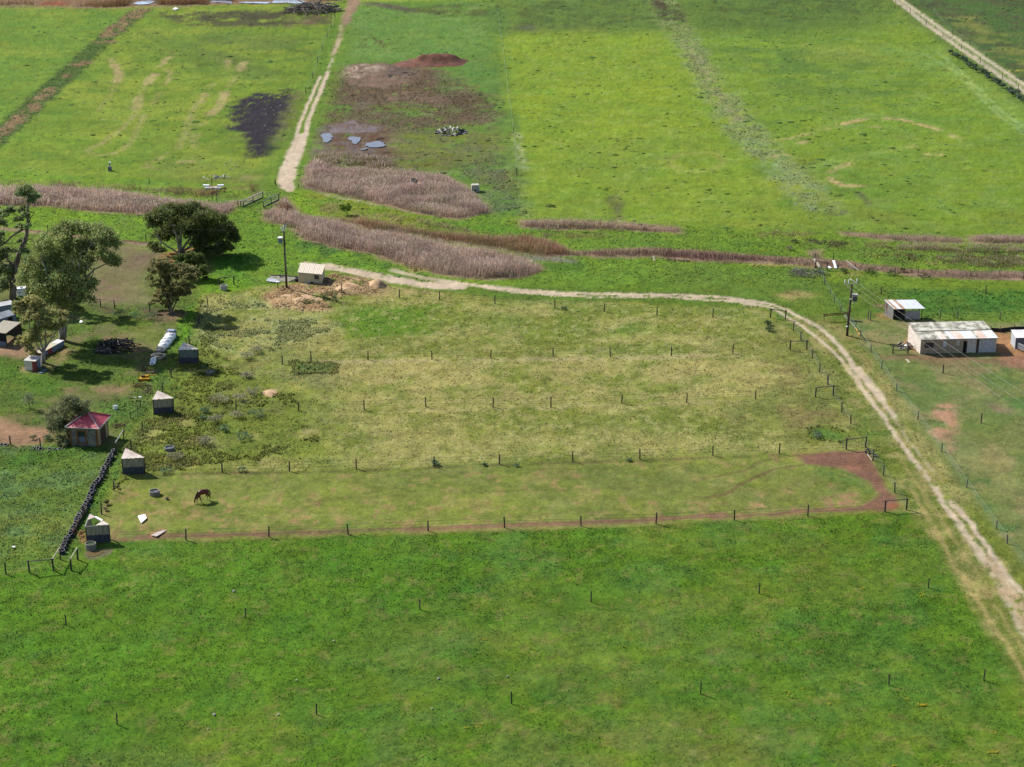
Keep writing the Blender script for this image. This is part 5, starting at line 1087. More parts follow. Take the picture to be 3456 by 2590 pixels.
for q, (z, x, y, w_, hh, c, lb) in enumerate([
    ('E', 2050, 400, 90, 1.0, GW, "grey straggly weed bush in the pale strip, right of the topmost shelter's trough"), ('E', 2130, 350, 90, 1.0, GW, "greyest tall weed bush at the top of the weedy clump below the straw"),
    ('E', 2050, 555, 70, 0.8, GW, "small grey weed bush below the pair of tall grey weed bushes"), ('E', 1840, 780, 110, 1.3, GW, "bare mauve-grey weed bush standing beside a fence post, right of the second shelter"),
    ('E', 2000, 740, 90, 0.9, GW, "grey-green weed bush left of the small pinkish bare spot"), ('E', 2110, 700, 110, 1.0, GW, "wide grey-green weed bush just under the small pinkish bare spot"),
    ('E', 1710, 848, 70, 0.7, BW, "round blue-green weed clump right of the second shelter"), ('E', 1692, 898, 44, 0.5, BW, "smaller round blue-green weed clump below the larger round one"),
    ('E', 1970, 890, 80, 0.9, GW, "grey-purple weed bush at the foot of a lone fence post"), ('E', 2140, 880, 150, 0.9, BW, "long low blue-green weed clump in the second fence line"),
    ('E', 1790, 930, 90, 1.1, GW, "tall grey-mauve weed bush left in the weedy clump above the middle trough"), ('E', 1870, 1000, 90, 0.7, BW, "low blue-green weed clump in the weedy ground above the middle trough"),
    ('E', 1720, 1110, 100, 1.2, GW, "grey-mauve weed bush up and right of the middle trough"), ('E', 2030, 1070, 130, 0.8, BW, "low broad green weed clump in the strip above the horse"),
    ('E', 1470, 1250, 90, 1.0, GW, "grey weed bush below the middle trough"), ('E', 1380, 1345, 100, 0.6, BW, "blue-green weed mat on the fence line right of the third shelter"),
    ('E', 2010, 1335, 80, 0.6, BW, "blue-green weed clump right of the first fence post of the horse strip"),
    ('F', 940, 1006, 26, 0.7, BW, "dark blue-green weed clump on the horse strip's upper fence, under the third post"), ('F', 1048, 1007, 14, 0.4, BW, "tiny blue-green weed tuft left of the fourth post of the horse strip's upper fence"),
    ('F', 1117, 1008, 14, 0.4, BW, "tiny blue-green weed tuft right of the fourth post of the horse strip's upper fence"), ('F', 1360, 997, 14, 0.4, BW, "tiny weed tuft on the horse strip's upper fence, two posts before the brown earth"),
    ('F', 1664, 716, 20, 0.8, S(84, 104, 66), "dark green bush under the highest rail frame beside the track"), ('F', 1660, 703, 16, 0.7, S(84, 104, 66), "small dark green bush touching the highest rail frame"),
    ('F', 1220, 669, 20, 0.5, S(92, 120, 80), "dark weed clump in the top strip below the farm track"), ('I', 760, 480, 110, 0.7, S(112, 128, 108), "grey-blue weed clump in the green patch left of the tyre-side rail frame"),
    ('D', 1000, 1400, 130, 1.2, S(92, 126, 84), "dark leafy shrub left in the shaded fence row under the low tree"), ('D', 1130, 1420, 170, 1.3, S(92, 126, 84), "dark leafy shrub in the middle of the shaded fence row"),
    ('D', 1260, 1425, 150, 1.2, S(92, 126, 84), "dark leafy shrub right in the shaded fence row near the low tree's trunk"),
    ('H', 640, 440, 90, 0.8, S(92, 104, 58), "dark squat bush on the drain's near bank below the white gutter"), ('H', 880, 450, 140, 0.8, S(88, 96, 56), "long dark bush on the drain's near bank right of the crossed rails"),
    ('H', 1060, 462, 170, 1.0, S(84, 92, 56), "widest dark bush on the drain's near bank beside the bright green one"), ('H', 1150, 436, 44, 0.9, S(126, 160, 52), "small bright yellow-green bush on the drain's near bank"),
    ('H', 1350, 482, 180, 0.7, S(92, 104, 60), "low dark bush row on the drain's near bank, right of the bright green bush"), ('H', 170, 248, 80, 0.9, S(140, 140, 104), "grey bush alone on the green bank beyond the drain"),
    ('H', 215, 182, 80, 0.7, S(112, 108, 74), "dull brown bush left of the dark scrub beyond the drain"), ('h', 620, 380, 80, 0.7, S(72, 104, 88), "dark blue-green bush at the upper end of the netting fence"),
    ('E', 470, 500, 60, 0.6, S(96, 120, 84), "weed clump at the foot of the white container's end"), ('E', 350, 500, 90, 0.5, S(112, 136, 110), "pale weeds along the front of the white container"),
    ('E', 280, 1066, 60, 0.6, S(106, 132, 88), "green weed clump on the pink bare earth left of the hut"), ('E', 400, 1070, 100, 0.7, S(106, 130, 88), "larger weed clump on the pink bare earth beside the round grey-green tree"),
    ('j', 1180, 890, 80, 0.4, S(120, 122, 88), "small grey weed in the horse strip beside a fence post"), ('j', 960, 1210, 110, 0.7, S(112, 118, 70), "dark weed by the lower fence post near the broken shelter"),
    ('j', 930, 1330, 90, 0.5, S(140, 130, 112), "greyish weed just below the dark weed near the broken shelter"), ('m', 510, 850, 70, 0.3, S(140, 132, 112), "tiny dry grey tuft between the horse and its water trough")]):
    k_ = 1.55 if z == 'E' and q < 16 else 1.0
    shrub("weed_bush" if q < 25 else "shrub", lb, z, x, y, w_ * k_, hh * (1.2 if k_ > 1 else 1), c, 40 + q, n=int((380 if hh > 0.6 else 200) * k_))
g_ = random.Random(5)
for q in range(34):
    t = q / 33.0
    x = 1805 + t * 430; y = 300 + t ** 1.05 * 275
    shrub("ditch_shrub", "dark grey-green round shrub in the row beside the far cream track", 'C', x + g_.uniform(-10, 10), y + g_.uniform(-6, 8), 20 + 14 * g_.random() + 14 * t, 1.2 + 0.7 * g_.random(), S(96, 116, 92), 140 + q,
          group="shrubs in a row beside the far cream track", n=150, size=0.4)

# ================================================================== buildings and large things
print('buildings...')
def V2(z, x, y, zz=0.0): return Vector(G(z, x, y, zz))
M_tin = mat("tin_sheet", S(236, 220, 204) * 1.9, 0.5, 1.5, 0.12, rgb2=S(214, 194, 178) * 1.7)
M_tin_white = mat("tin_white", S(255, 255, 255) * 1.35, 0.4, 1.2, 0.08, rgb2=S(240, 240, 240) * 1.2)
M_tin_pink = mat("tin_faded_pink", S(250, 234, 222) * 1.3, 0.5, 1.2, 0.1, rgb2=S(240, 212, 192) * 1.2)
M_tin_blue = mat("tin_pale_blue", S(238, 242, 250) * 1.3, 0.45, 1.2, 0.08)
M_tin_rust = mat("tin_rust", S(214, 166, 126), 0.7, 1.5, 0.2, rgb2=S(232, 204, 180))
M_moss = mat("mossy_cement_sheet", S(218, 215, 202) * 1.4, 0.9, 2.2, 0.2, rgb2=S(160, 158, 138), thr=(0.4, 0.6))
M_lap = mat("cement_lap", S(214, 214, 200), 0.8, 4.0, 0.15)
M_beige = mat("beige_sheet", S(226, 214, 178) * 1.4, 0.55, 1.0, 0.06)
M_beige_roof = mat("beige_roof_sheet", S(248, 232, 206) * 1.3, 0.45, 1.2, 0.06)
M_tan_wall = mat("weathered_tan_sheet", S(210, 202, 178), 0.7, 4.0, 0.16, rgb2=S(172, 162, 138), stretch=(3, 3, 0.4))
M_blue_wall = mat("dark_blue_sheet", S(98, 102, 116), 0.7, 5.0, 0.25, rgb2=S(76, 80, 96), stretch=(3, 3, 1))
M_green_wall = mat("grey_green_sheet", S(150, 166, 158), 0.7, 4.0, 0.15, rgb2=S(122, 138, 134), stretch=(3, 3, 0.4))
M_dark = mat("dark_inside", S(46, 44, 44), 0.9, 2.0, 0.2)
M_wood = mat("grey_timber", S(150, 138, 124), 0.85, 5.0, 0.25, stretch=(1, 1, 0.3))
M_wood_dark = mat("dark_timber", S(98, 88, 84), 0.85, 5.0, 0.25, stretch=(1, 1, 0.3))
M_pole = mat("pole_timber", S(120, 92, 80), 0.85, 4.0, 0.25, rgb2=S(92, 70, 66), stretch=(1, 1, 0.2))
M_brick = mat("brown_brick", S(206, 182, 158) * 1.4, 0.9, 7.0, 0.18, rgb2=S(176, 150, 126) * 1.2, stretch=(1, 1, 3))
M_brickw = mat("whitewashed_brick", S(240, 230, 220) * 1.35, 0.85, 5.0, 0.12, rgb2=S(214, 192, 172) * 1.25, stretch=(1, 1, 2.5), thr=(0.5, 0.65))
M_bluewash = mat("bluish_wash", S(226, 224, 228) * 1.35, 0.85, 8.0, 0.1, rgb2=S(200, 196, 196) * 1.2, stretch=(1, 1, 2))
M_stone = mat("field_stone", S(196, 186, 170), 0.9, 3.0, 0.3, rgb2=S(150, 146, 146))
M_mortar = mat("mortar", S(150, 138, 118), 0.95, 6.0, 0.2)
M_sandstone = mat("yellow_render", S(226, 196, 148), 0.9, 4.0, 0.2, rgb2=S(204, 176, 138))
M_quoin = mat("brown_brick_quoin", S(170, 118, 66), 0.9, 5.0, 0.25)
M_red = mat("red_roof_sheet", S(222, 92, 106) * 1.35, 0.5, 1.2, 0.1, rgb2=S(206, 88, 102) * 1.2, thr=(0.45, 0.7))
M_trim = mat("pale_trim", S(226, 220, 214), 0.6, 3.0, 0.1)
M_glass = mat("dark_glass", S(52, 62, 84), 0.15, 2.0, 0.2, spec=0.6)
M_conc = mat("concrete", S(184, 176, 162), 0.9, 4.0, 0.18, rgb2=S(150, 144, 132))
M_concw = mat("pale_concrete", S(226, 220, 206), 0.85, 4.0, 0.12)
M_steel = mat("galvanised_steel", S(206, 210, 214), 0.4, 4.0, 0.1, metal=0.3)
M_steel_grey = mat("grey_steel", S(150, 152, 158), 0.5, 4.0, 0.12)
M_white = mat("white_plastic", S(255, 255, 255) * 1.8, 0.35, 2.0, 0.04)
M_paint = mat("white_paint", S(255, 255, 255) * 1.6, 0.5, 2.0, 0.06)
M_black = mat("black_rubber", S(58, 56, 60), 0.75, 4.0, 0.25)
M_tyre = mat("tyre_rubber", S(60, 58, 64), 0.65, 3.0, 0.3)
M_side = mat("tyre_sidewall", S(112, 110, 118), 0.6, 3.0, 0.25)
M_rust = mat("rusty_steel", S(126, 84, 60), 0.85, 6.0, 0.3, rgb2=S(90, 62, 50))
M_yellow = mat("yellow_paint", S(250, 188, 46), 0.5, 4.0, 0.12, rgb2=S(206, 140, 40), thr=(0.55, 0.7))
M_straw = mat("straw_yellow", S(222, 196, 130), 0.9, 5.0, 0.2)
M_blueplastic = mat("blue_white_plastic", S(196, 214, 240), 0.4, 2.0, 0.06)
M_redpaint = mat("red_paint", S(196, 84, 84), 0.6, 2.0, 0.12)
M_bluegrey = mat("blue_grey_paint", S(150, 168, 190), 0.6, 2.0, 0.12)
M_cream = mat("cream_paint", S(236, 226, 196), 0.6, 2.0, 0.12)
M_char = mat("charred_wood", S(62, 56, 58), 0.9, 4.0, 0.35)
M_branch = mat("bleached_branches", S(176, 166, 156), 0.9, 3.0, 0.25)
M_soil = mat("red_brown_soil", S(148, 96, 74), 0.95, 1.5, 0.25, rgb2=S(116, 76, 60), bump=0.15)
M_strawheap = mat("straw_heap", S(226, 192, 148) * 1.2, 0.95, 2.0, 0.2, rgb2=S(204, 164, 126) * 1.1, bump=0.1)
M_wire = mat("fence_wire", S(150, 152, 146), 0.5, 4.0, 0.1, metal=0.2)
M_net = mat("green_netting_wire", S(150, 190, 160), 0.6, 4.0, 0.1)
M_horse = None
def water_mat(name, rgb, rough=0.05):
    m = mat(name, rgb, rough, 3.0, 0.08, spec=0.7); return m
M_water = water_mat("trough_water", S(112, 120, 120)); M_water_g = water_mat("green_water", S(96, 116, 88)); M_puddle = water_mat("muddy_water", S(140, 122, 84), 0.08)
M_pond = water_mat("pond_water", S(200, 212, 238), 0.06); M_flood = water_mat("flood_water", S(128, 122, 132), 0.12)

def corr_wall(p, q, z0, z1, pitch=0.18, amp=0.025):
    """wavy upright sheet from p to q; z1 may be (at p, at q)"""
    p = Vector(p); q = Vector(q); L = (q - p).length; u = (q - p) / L; nn = Vector((-u.y, u.x))
    zt = z1 if isinstance(z1, (tuple, list)) else (z1, z1)
    n = max(4, int(L / pitch * 4)); mb = MB()
    for i in range(n + 1):
        s = L * i / n; d = amp * (1, 0, -1, 0)[i % 4]
        a = p + u * s + nn * d; b = p + u * s + nn * (d + 0.02)
        zt_ = zt[0] + (zt[1] - zt[0]) * i / n
        k = len(mb.v)
        mb.v += [(a.x, a.y, z0), (a.x, a.y, zt_), (b.x, b.y, z0), (b.x, b.y, zt_)]
        if i:
            j = k - 4
            mb.f += [(j, k, k + 1, j + 1), (j + 2, j + 3, k + 3, k + 2), (j + 1, k + 1, k + 3, j + 3)]
    return mb
def loc2(root, p): return (p[0] - root.location.x, p[1] - root.location.y)

# ---------------------------------------------------------------- triangular horse shelters
def shelter(label, z, FL, FR, BK, h=2.3, wall=None, broken=False, roofm=None):
    a, b, c = V2(z, *FL, h), V2(z, *FR, h), V2(z, *BK, h)
    root = thing("horse_shelter", label, "shelter", (a.x, a.y, 0.0), group="triangular corner shelters along the paddock ends")
    A, B, C = Vector((0, 0)), b - a, c - a
    cen = (A + B + C) / 3
    ins = lambda p, k=0.06: p + (cen - p).normalized() * k * 2
    a_, b_, c_ = ins(A), ins(B), ins(C)
    up = wall or M_tan_wall; mid_ = h * 0.47
    for nm, p, q in (("front", a_, b_), ("side", c_, a_)):
        corr_wall(p, q, mid_, h - 0.06).build("upper_wall_sheet", up, root)
        corr_wall(p, q, -0.05, mid_ - 0.015, 0.18).build("lower_wall_sheet", M_blue_wall, root)
    for p in (a_, b_, c_):
        MB().tube([(p.x, p.y, -0.2), (p.x, p.y, h - 0.03)], 0.07, 8).build("corner_post", M_wood_dark, root)
    hyp = (C - B); ang = math.atan2(hyp.y, hyp.x) - math.pi / 2
    zf = lambda x, y: h + 0.05
    rm = roofm or M_tin
    if not broken:
        corrugated([tuple(A), tuple(B), tuple(C)], zf, ang, 0.34, 0.034).build("roof_sheet", rm, root)
        mb = MB()
        for t in (0.33, 0.66):
            p, q = A.lerp(B, t), A.lerp(C, t); mb = MB().tube([(p.x, p.y, h - 0.06), (q.x, q.y, h - 0.06)], 0.05, 5); mb.build("roof_beam", M_wood_dark, root)
    else:
        p1, p2 = C.lerp(A, 0.52), C.lerp(B, 0.30)
        corrugated([tuple(C), tuple(p1), tuple(p2)], zf, ang, 0.36, 0.036).build("roof_sheet", rm, root, label="surviving roof piece at the back corner")
        q1, q2 = B.lerp(A, 0.56), B.lerp(C, 0.36)
        corrugated([tuple(B), tuple(q1), tuple(q2)], zf, ang, 0.36, 0.036).build("roof_sheet", rm, root, label="surviving roof piece at the right corner")
        MB().tube([(p2.x, p2.y, h + 0.0), (q2.x, q2.y, h + 0.0)], 0.13, 8).build("ridge_beam", M_paint, root)
        for p, q in ((A, B), (C, A)):
            MB().tube([(p.x, p.y, h - 0.02), (q.x, q.y, h - 0.02)], 0.06, 5).build("top_rail", M_trim, root)
    return root
shelter("triangular tin shelter farthest up the row, grey-green walls, nearest the white tanks", 'a', (1112, 712), (1590, 690), (1235, 525), wall=M_green_wall)
shelter("triangular tin shelter second from the top, beside the harrow, smooth pale roof", 'o', (768, 1562), (1518, 1505), (945, 1228))
shelter("triangular tin shelter with a striped roof, right of the stone hut", 'j', (1236, 298), (1710, 271), (1322, 80))
shelter("triangular tin shelter with half its roof gone, beside the puddle", 'k', (620, 336), (1106, 300), (722, 90), broken=True)

# ---------------------------------------------------------------- stone hut with red pyramid roof
def hut():
    fl, fr = V2('b', 400, 1142), V2('b', 1062, 1172)
    br = V2('b', 1300, 900)
    root = thing("stone_hut", "small square stone hut with a red pyramid roof", "hut", (fl.x, fl.y, 0))
    u = (fr - fl); L = u.length; u /= L
    w = br - fr; D = w.length; w /= D
    A, B = Vector((0, 0)), u * L; C, Dp = B + w * D, w * D
    H = 2.8; th = 0.35
    wn = Vector((-u.y, u.x))
    # front wall with its window
    s0, s1, h0, h1 = L * 0.30, L * 0.56, 0.55, 2.2
    MB().wall(A, B, -0.1, H, th, [(s0, s1, h0, h1)]).build("front_wall", M_mortar, root)
    # rough stones proud of the mortar
    g = random.Random(3); mb = MB()
    for P0, U, NN, LL, hole in ((A, u, -wn, L, (s0 - .22, s1 + .22, h0 - .2, h1 + .22)), (Dp, -w, -Vector((w.y, -w.x)).normalized(), D, None)):
        zz = 0.0
        while zz < H - 0.18:
            hh = g.uniform(0.16, 0.26); s = g.uniform(-0.1, 0.1)
            while s < LL - 0.1:
                ww = g.uniform(0.2, 0.42); c0 = s + ww / 2; cz = zz + hh / 2
                lim = 0.24
                if lim < c0 < LL - lim and not (hole and hole[0] < c0 < hole[1] and hole[2] < cz < hole[3]) and cz < H - 0.08:
                    p = P0 + U * c0 + NN * 0.02
                    mb.box((p.x, p.y, cz), (ww - 0.04, 0.07 + g.uniform(0, 0.05), hh - 0.03), math.atan2(U.y, U.x) + g.uniform(-.05, .05))
                s += ww
            zz += hh
    mb.build("stonework", M_stone, root, kind='stuff')
    # brown brick corner quoins and window surround
    for P0, U in ((A, u), (B, u)):
        sg = 1 if P0 is A else -1
        for k in range(12):
            ln = 0.30 if k % 2 else 0.2
            p = P0 + U * (sg * ln / 2) - wn * 0.03
            MB().box((p.x, p.y, 0.115 + k * 0.23), (ln, 0.1, 0.215), math.atan2(u.y, u.x)).build("quoin_brick", M_quoin, root)
    for k in range(8):
        for s in (s0 - 0.1, s1 + 0.1):
            p = A + u * s - wn * 0.03
            MB().box((p.x, p.y, h0 + 0.02 + k * (h1 - h0) / 8 + 0.1), (0.2 + 0.06 * (k % 2), 0.1, (h1 - h0) / 8 - 0.015), math.atan2(u.y, u.x)).build("quoin_brick", M_quoin, root)
    p = A + u * (s0 + s1) / 2 - wn * 0.03
    MB().box((p.x, p.y, h1 + 0.11), (s1 - s0 + 0.5, 0.11, 0.2), math.atan2(u.y, u.x)).build("lintel", M_quoin, root)
    MB().box((p.x, p.y, h0 - 0.1), (s1 - s0 + 0.44, 0.13, 0.16), math.atan2(u.y, u.x)).build("sill", M_quoin, root)
    pw = A + u * (s0 + s1) / 2 + wn * 0.16
    win = MB().box((pw.x, pw.y, (h0 + h1) / 2 + 0.38), (s1 - s0, 0.04, (h1 - h0) / 2 + 0.0), math.atan2(u.y, u.x)).build("window", M_glass, root)
    MB().box((pw.x - wn.x * .03, pw.y - wn.y * .03, (h0 + h1) / 2 - 0.42), (s1 - s0, 0.05, (h1 - h0) / 2 - 0.03), math.atan2(u.y, u.x)).build("window_board", mat("blue_grey_board", S(150, 158, 180), 0.8, 6.0, 0.2), win)
    # door wall: rendered
    rn = Vector((-w.y, w.x))
    d0, d1 = D * 0.26, D * 0.66
    MB().wall(B, C, -0.1, H, th, [(d0, d1, -0.1, 2.1)]).build("side_wall", M_sandstone, root)
    pd = B + w * (d0 + d1) / 2 + rn * 0.12
    dr = MB().box((pd.x, pd.y, 1.0), (d1 - d0 - 0.02, 0.05, 2.15), math.atan2(w.y, w.x)).build("door", mat("old_blue_door", S(126, 116, 128), 0.8, 6.0, 0.25), root)
    for k in range(4):
        p = B + w * (d0 + (d1 - d0) * (k + 0.5) / 4) + rn * 0.08
        MB().box((p.x, p.y, 1.0), ((d1 - d0) / 4 - 0.04, 0.03, 2.05), math.atan2(w.y, w.x)).build("door_plank", M_pole, dr)
    for s in (d0 - 0.05, d1 + 0.05):
        p = B + w * s - rn * 0.012
        MB().box((p.x, p.y, 1.05), (0.1, 0.1, 2.2), math.atan2(w.y, w.x)).build("door_frame", mat("purple_brown_paint", S(110, 92, 100), 0.7, 4.0, 0.2), root)
    MB().wall(C, Dp, -0.1, H, th).build("back_wall", M_mortar, root)
    MB().wall(Dp, A, -0.1, H, th).build("left_wall", M_mortar, root)
    # roof
    ov = 0.36
    a, b = A - u * ov - w * ov, B + u * ov - w * ov; c, d = C + u * ov + w * ov, Dp - u * ov + w * ov
    ap = (a + b + c + d) / 4; hz = H + 1.4
    cor = [a, b, c, d]
    for k in range(4):
        p, q = cor[k], cor[(k + 1) % 4]
        e = (q - p); el = e.length; e /= el
        mid_ = (p + q) / 2; run = (ap - mid_).length; inn = (ap - mid_) / run
        zf = lambda x, y, mid_=mid_, inn=inn, run=run: H + (hz - H) * ((Vector((x, y)) - mid_).dot(inn) / run)
        corrugated([tuple(p), tuple(q), tuple(ap)], zf, math.atan2(inn.y, inn.x), 0.2, 0.008).build("roof_sheet", M_red, root)
        MB().tube([(p.x, p.y, H + 0.05), (ap.x, ap.y, hz + 0.05)], 0.07, 6).build("hip_cap", M_trim if k != 2 else M_red, root)
        MB().tube([(p.x, p.y, H - 0.03), (q.x, q.y, H - 0.03)], 0.075, 6).build("gutter", M_trim if k < 2 else M_steel_grey, root)
    MB().prism([tuple(A + u * .1 + w * .1), tuple(B - u * .1 + w * .1), tuple(C - u * .1 - w * .1), tuple(Dp + u * .1 - w * .1)], -0.1, 0.02).build("floor", M_conc, root)
hut()

# ---------------------------------------------------------------- beige pump shed
def pump_shed():
    fl, fr, br = V2('f', 788, 1328), V2('f', 1268, 1372), V2('f', 1326, 1238)
    root = thing("pump_shed", "small beige corrugated shed with a striped skillion roof beside the left power pole", "shed", (fl.x, fl.y, 0))
    A = Vector((0, 0)); B = fr - fl; w = br - fr; C = B + w; D = w.copy()
    u = B.normalized(); wn = Vector((-u.y, u.x)); L = B.length
    h0, h1 = 1.95, 2.45
    an = math.atan2(u.y, u.x)
    # front: sheets either side of the window
    s0, s1 = L * 0.68, L * 0.88
    corr_wall(A, A + u * s0, -0.05, h0).build("wall_sheet", M_beige, root)
    corr_wall(A + u * s1, B, -0.05, h0).build("wall_sheet", M_beige, root)
    corr_wall(A + u * s0, A + u * s1, -0.05, 1.0).build("wall_sheet", M_beige, root)
    corr_wall(A + u * s0, A + u * s1, 1.72, h0).build("wall_sheet", M_beige, root)
    p = A + u * (s0 + s1) / 2 + wn * 0.04
    wi = MB().box((p.x, p.y, 1.36), (s1 - s0 - 0.06, 0.03, 0.68), an).build("window", M_glass, root)
    for dz in (-0.35, 0.35, 0.0):
        MB().box((p.x - wn.x * .05, p.y - wn.y * .05, 1.36 + dz), (s1 - s0 + 0.04, 0.05, 0.05), an).build("window_frame", M_steel_grey, wi)
    p = A + u * L * 0.57 - wn * 0.035
    MB().box((p.x, p.y, 0.22), (0.62, 0.05, 0.44), an).build("vent_opening", M_dark, root)
    corr_wall(B, C, -0.05, (h0, h1)).build("side_wall", M_beige, root)
    corr_wall(C, D, -0.05, h1).build("back_wall", M_beige, root)
    corr_wall(D, A, -0.05, (h1, h0)).build("side_wall", M_beige, root)
    ov = 0.12; wu = w.normalized(); dl = w.length
    zf = lambda x, y: h0 + 0.06 + (h1 - h0) * (Vector((x, y)).dot(wn) / abs(w.dot(wn)))
    quad = [A - u * ov - wu * ov, B + u * ov - wu * ov, C + u * ov + wu * ov, D - u * ov + wu * ov]
    n = 5
    for k in range(n):
        q = [quad[0].lerp(quad[1], k / n), quad[0].lerp(quad[1], (k + 1) / n - 0.004), quad[3].lerp(quad[2], (k + 1) / n - 0.004), quad[3].lerp(quad[2], k / n)]
        corrugated([tuple(x) for x in q], zf, math.atan2(wu.y, wu.x), 0.26, 0.03).build("roof_sheet", M_beige_roof, root)
    MB().tube([(quad[0].x, quad[0].y, h0 + 0.02), (quad[1].x, quad[1].y, h0 + 0.02)], 0.05, 6).build("gutter", M_trim, root)
    MB().prism([tuple(A), tuple(B), tuple(C), tuple(D)], -0.1, 0.03).build("floor", M_conc, root)
    p = A + u * L * 0.66 + wu * dl * .5
    MB().tube([(p.x, p.y, h0 + .2), (p.x, p.y, h0 + 1.1)], 0.02, 5).build("vent_pipe", M_steel_grey, root)
pump_shed()

# ---------------------------------------------------------------- long brick shed on the right
def long_shed():
    fl, fr, bl = V2('i', 645, 962), V2('i', 1782, 936), V2('i', 452, 778)
    root = thing("long_shed", "long brick shed with patchwork roof of mossy cement and white sheets", "shed", (fl.x, fl.y, 0))
    A = Vector((0, 0)); B = fr - fl; D = bl - fl; C = B + D
    L = B.length; u = B / L; w = D.normalized(); dl = D.length; wn = Vector((-u.y, u.x))
    h0, h1 = 2.35, 3.0; an = math.atan2(u.y, u.x)
    S_ = lambda x: (x - 650) / 1140 * L
    holes = [(S_(712), S_(850), 1.0, 1.82), (S_(985), S_(1045), 1.02, 2.0), (S_(1185), S_(1250), 1.2, 2.1), (S_(1292), S_(1340), -0.1, 1.95)]
    th = 0.22
    for x0, x1, m, nm in ((650, 1345, M_brick, "front_wall"), (1345, 1490, M_brickw, "front_wall"), (1532, 1790, M_bluewash, "front_wall")):
        hs = [(a - S_(x0), b - S_(x0), c, d) for a, b, c, d in holes if S_(x0) - .01 <= a and b <= S_(x1) + .01]
        MB().wall(A + u * S_(x0), A + u * S_(x1), -0.1, h0, th, hs).build(nm, m, root, label={M_brick: "bare brown brick stretch of wall", M_brickw: "whitewashed stretch of wall", M_bluewash: "pale bluish stretch of wall"}[m])
    MB().wall(A + u * S_(1490) + wn * 0.05, A + u * S_(1532) + wn * 0.05, -0.1, h0, 0.1).build("boarded_gap", M_pole, root)
    for k, (a, b, c, d) in enumerate(holes):
        p = A + u * (a + b) / 2 + wn * 0.1
        nm, m = [("window", M_glass), ("window_board", M_tin_blue), ("window_board", M_brickw), ("door", M_pole)][k]
        o = MB().box((p.x, p.y, (c + d) / 2), (b - a - 0.03, 0.05, d - c - 0.03), an).build(nm, m if k != 3 else M_dark, root)
        if k == 0:
            for q in (0.33, 0.66):
                pp = A + u * (a + (b - a) * q) + wn * 0.06
                MB().box((pp.x, pp.y, (c + d) / 2), (0.05, 0.05, d - c - 0.05), an).build("window_frame", M_wood_dark, o)
        if k == 3:
            pp = A + u * (b + 0.04) - wn * 0.03
            MB().box((pp.x, pp.y, 0.95), (0.1, 0.1, 2.0), an).build("door_frame", M_wood_dark, o)
    MB().wall(B, C, -0.1, (h0, h1), th).build("end_wall", M_brickw, root)
    MB().wall(C, D, -0.1, h1, th).build("back_wall", M_brick, root)
    MB().wall(D, A, -0.1, (h1, h0), th).build("end_wall", M_brickw, root, label="sunlit pinkish white end wall")
    MB().prism([tuple(A), tuple(B), tuple(C), tuple(D)], -0.1, 0.03).build("floor", M_conc, root)
    sl = lambda t: h0 + (h1 - h0) * t + 0.09
    def rs(x0, x1, t0, t1, m, lift=0.0, pitch=0.2, amp=0.02):
        def pt(s, t): return A + u * s + D * t
        q = [pt(x0, t0), pt(x1, t0), pt(x1, t1), pt(x0, t1)]
        zf = lambda x, y: sl(Vector((x, y)).dot(wn) / D.dot(wn)) + lift
        return corrugated([tuple(p) for p in q], zf, math.atan2(w.y, w.x), pitch, amp).build("roof_sheet", m, root)
    tm = 0.47
    X = lambda x: (x - 660) / 1145 * (L + 0.3) - 0.15
    n = 13
    for k in range(n):                                       # upper row: mossy cement sheets with pale laps
        a, b = -0.15 + (L + 0.3) * k / n, -0.15 + (L + 0.3) * (k + 1) / n
        rs(a + 0.03, b - 0.03, tm - 0.02, 1.03, M_moss, 0.03)
    for x0, x1, m in ((660, 760, M_moss), (763, 858, M_moss), (861, 948, M_moss), (950, 1045, M_tin_pink), (1047, 1094, M_moss), (1096, 1170, M_tin_blue), (1172, 1308, M_tin_pink), (1310, 1414, M_tin_blue), (1416, 1490, M_tin_white),
                      (1492, 1530, M_moss), (1532, 1640, M_tin_pink), (1642, 1722, M_tin_white), (1724, 1805, M_tin_white)):
        rs(X(x0) + 0.01, X(x1) - 0.01, -0.035, tm + 0.0, m, 0.0)
    p0, p1 = A + D * tm - u * .1, B + D * tm + u * .1
    MB().tube([(p0.x, p0.y, sl(tm) + 0.06), (p1.x, p1.y, sl(tm) + 0.06)], 0.05, 5).build("roof_lap", M_lap, root)
    for t in (0.25, 0.75):
        p0, p1 = A + D * t, B + D * t
        MB().tube([(p0.x, p0.y, sl(t) - 0.1), (p1.x, p1.y, sl(t) - 0.1)], 0.06, 5).build("roof_beam", M_lap, root)
    for k in range(1, n):
        s = -0.15 + (L + 0.3) * k / n
        p0, p1 = A + u * s + D * tm, A + u * s + D * 1.03
        MB().tube([(p0.x, p0.y, sl(tm) + 0.035), (p1.x, p1.y, sl(1.03) + 0.035)], 0.04, 4).build("sheet_lap", M_lap, root)
    g0, g1 = A - u * .15 - w * .2, B + u * .15 - w * .2
    MB().tube([(g0.x, g0.y, h0 + 0.03), (g1.x, g1.y, h0 + 0.03)], 0.06, 6).build("gutter", M_trim, root)
long_shed()

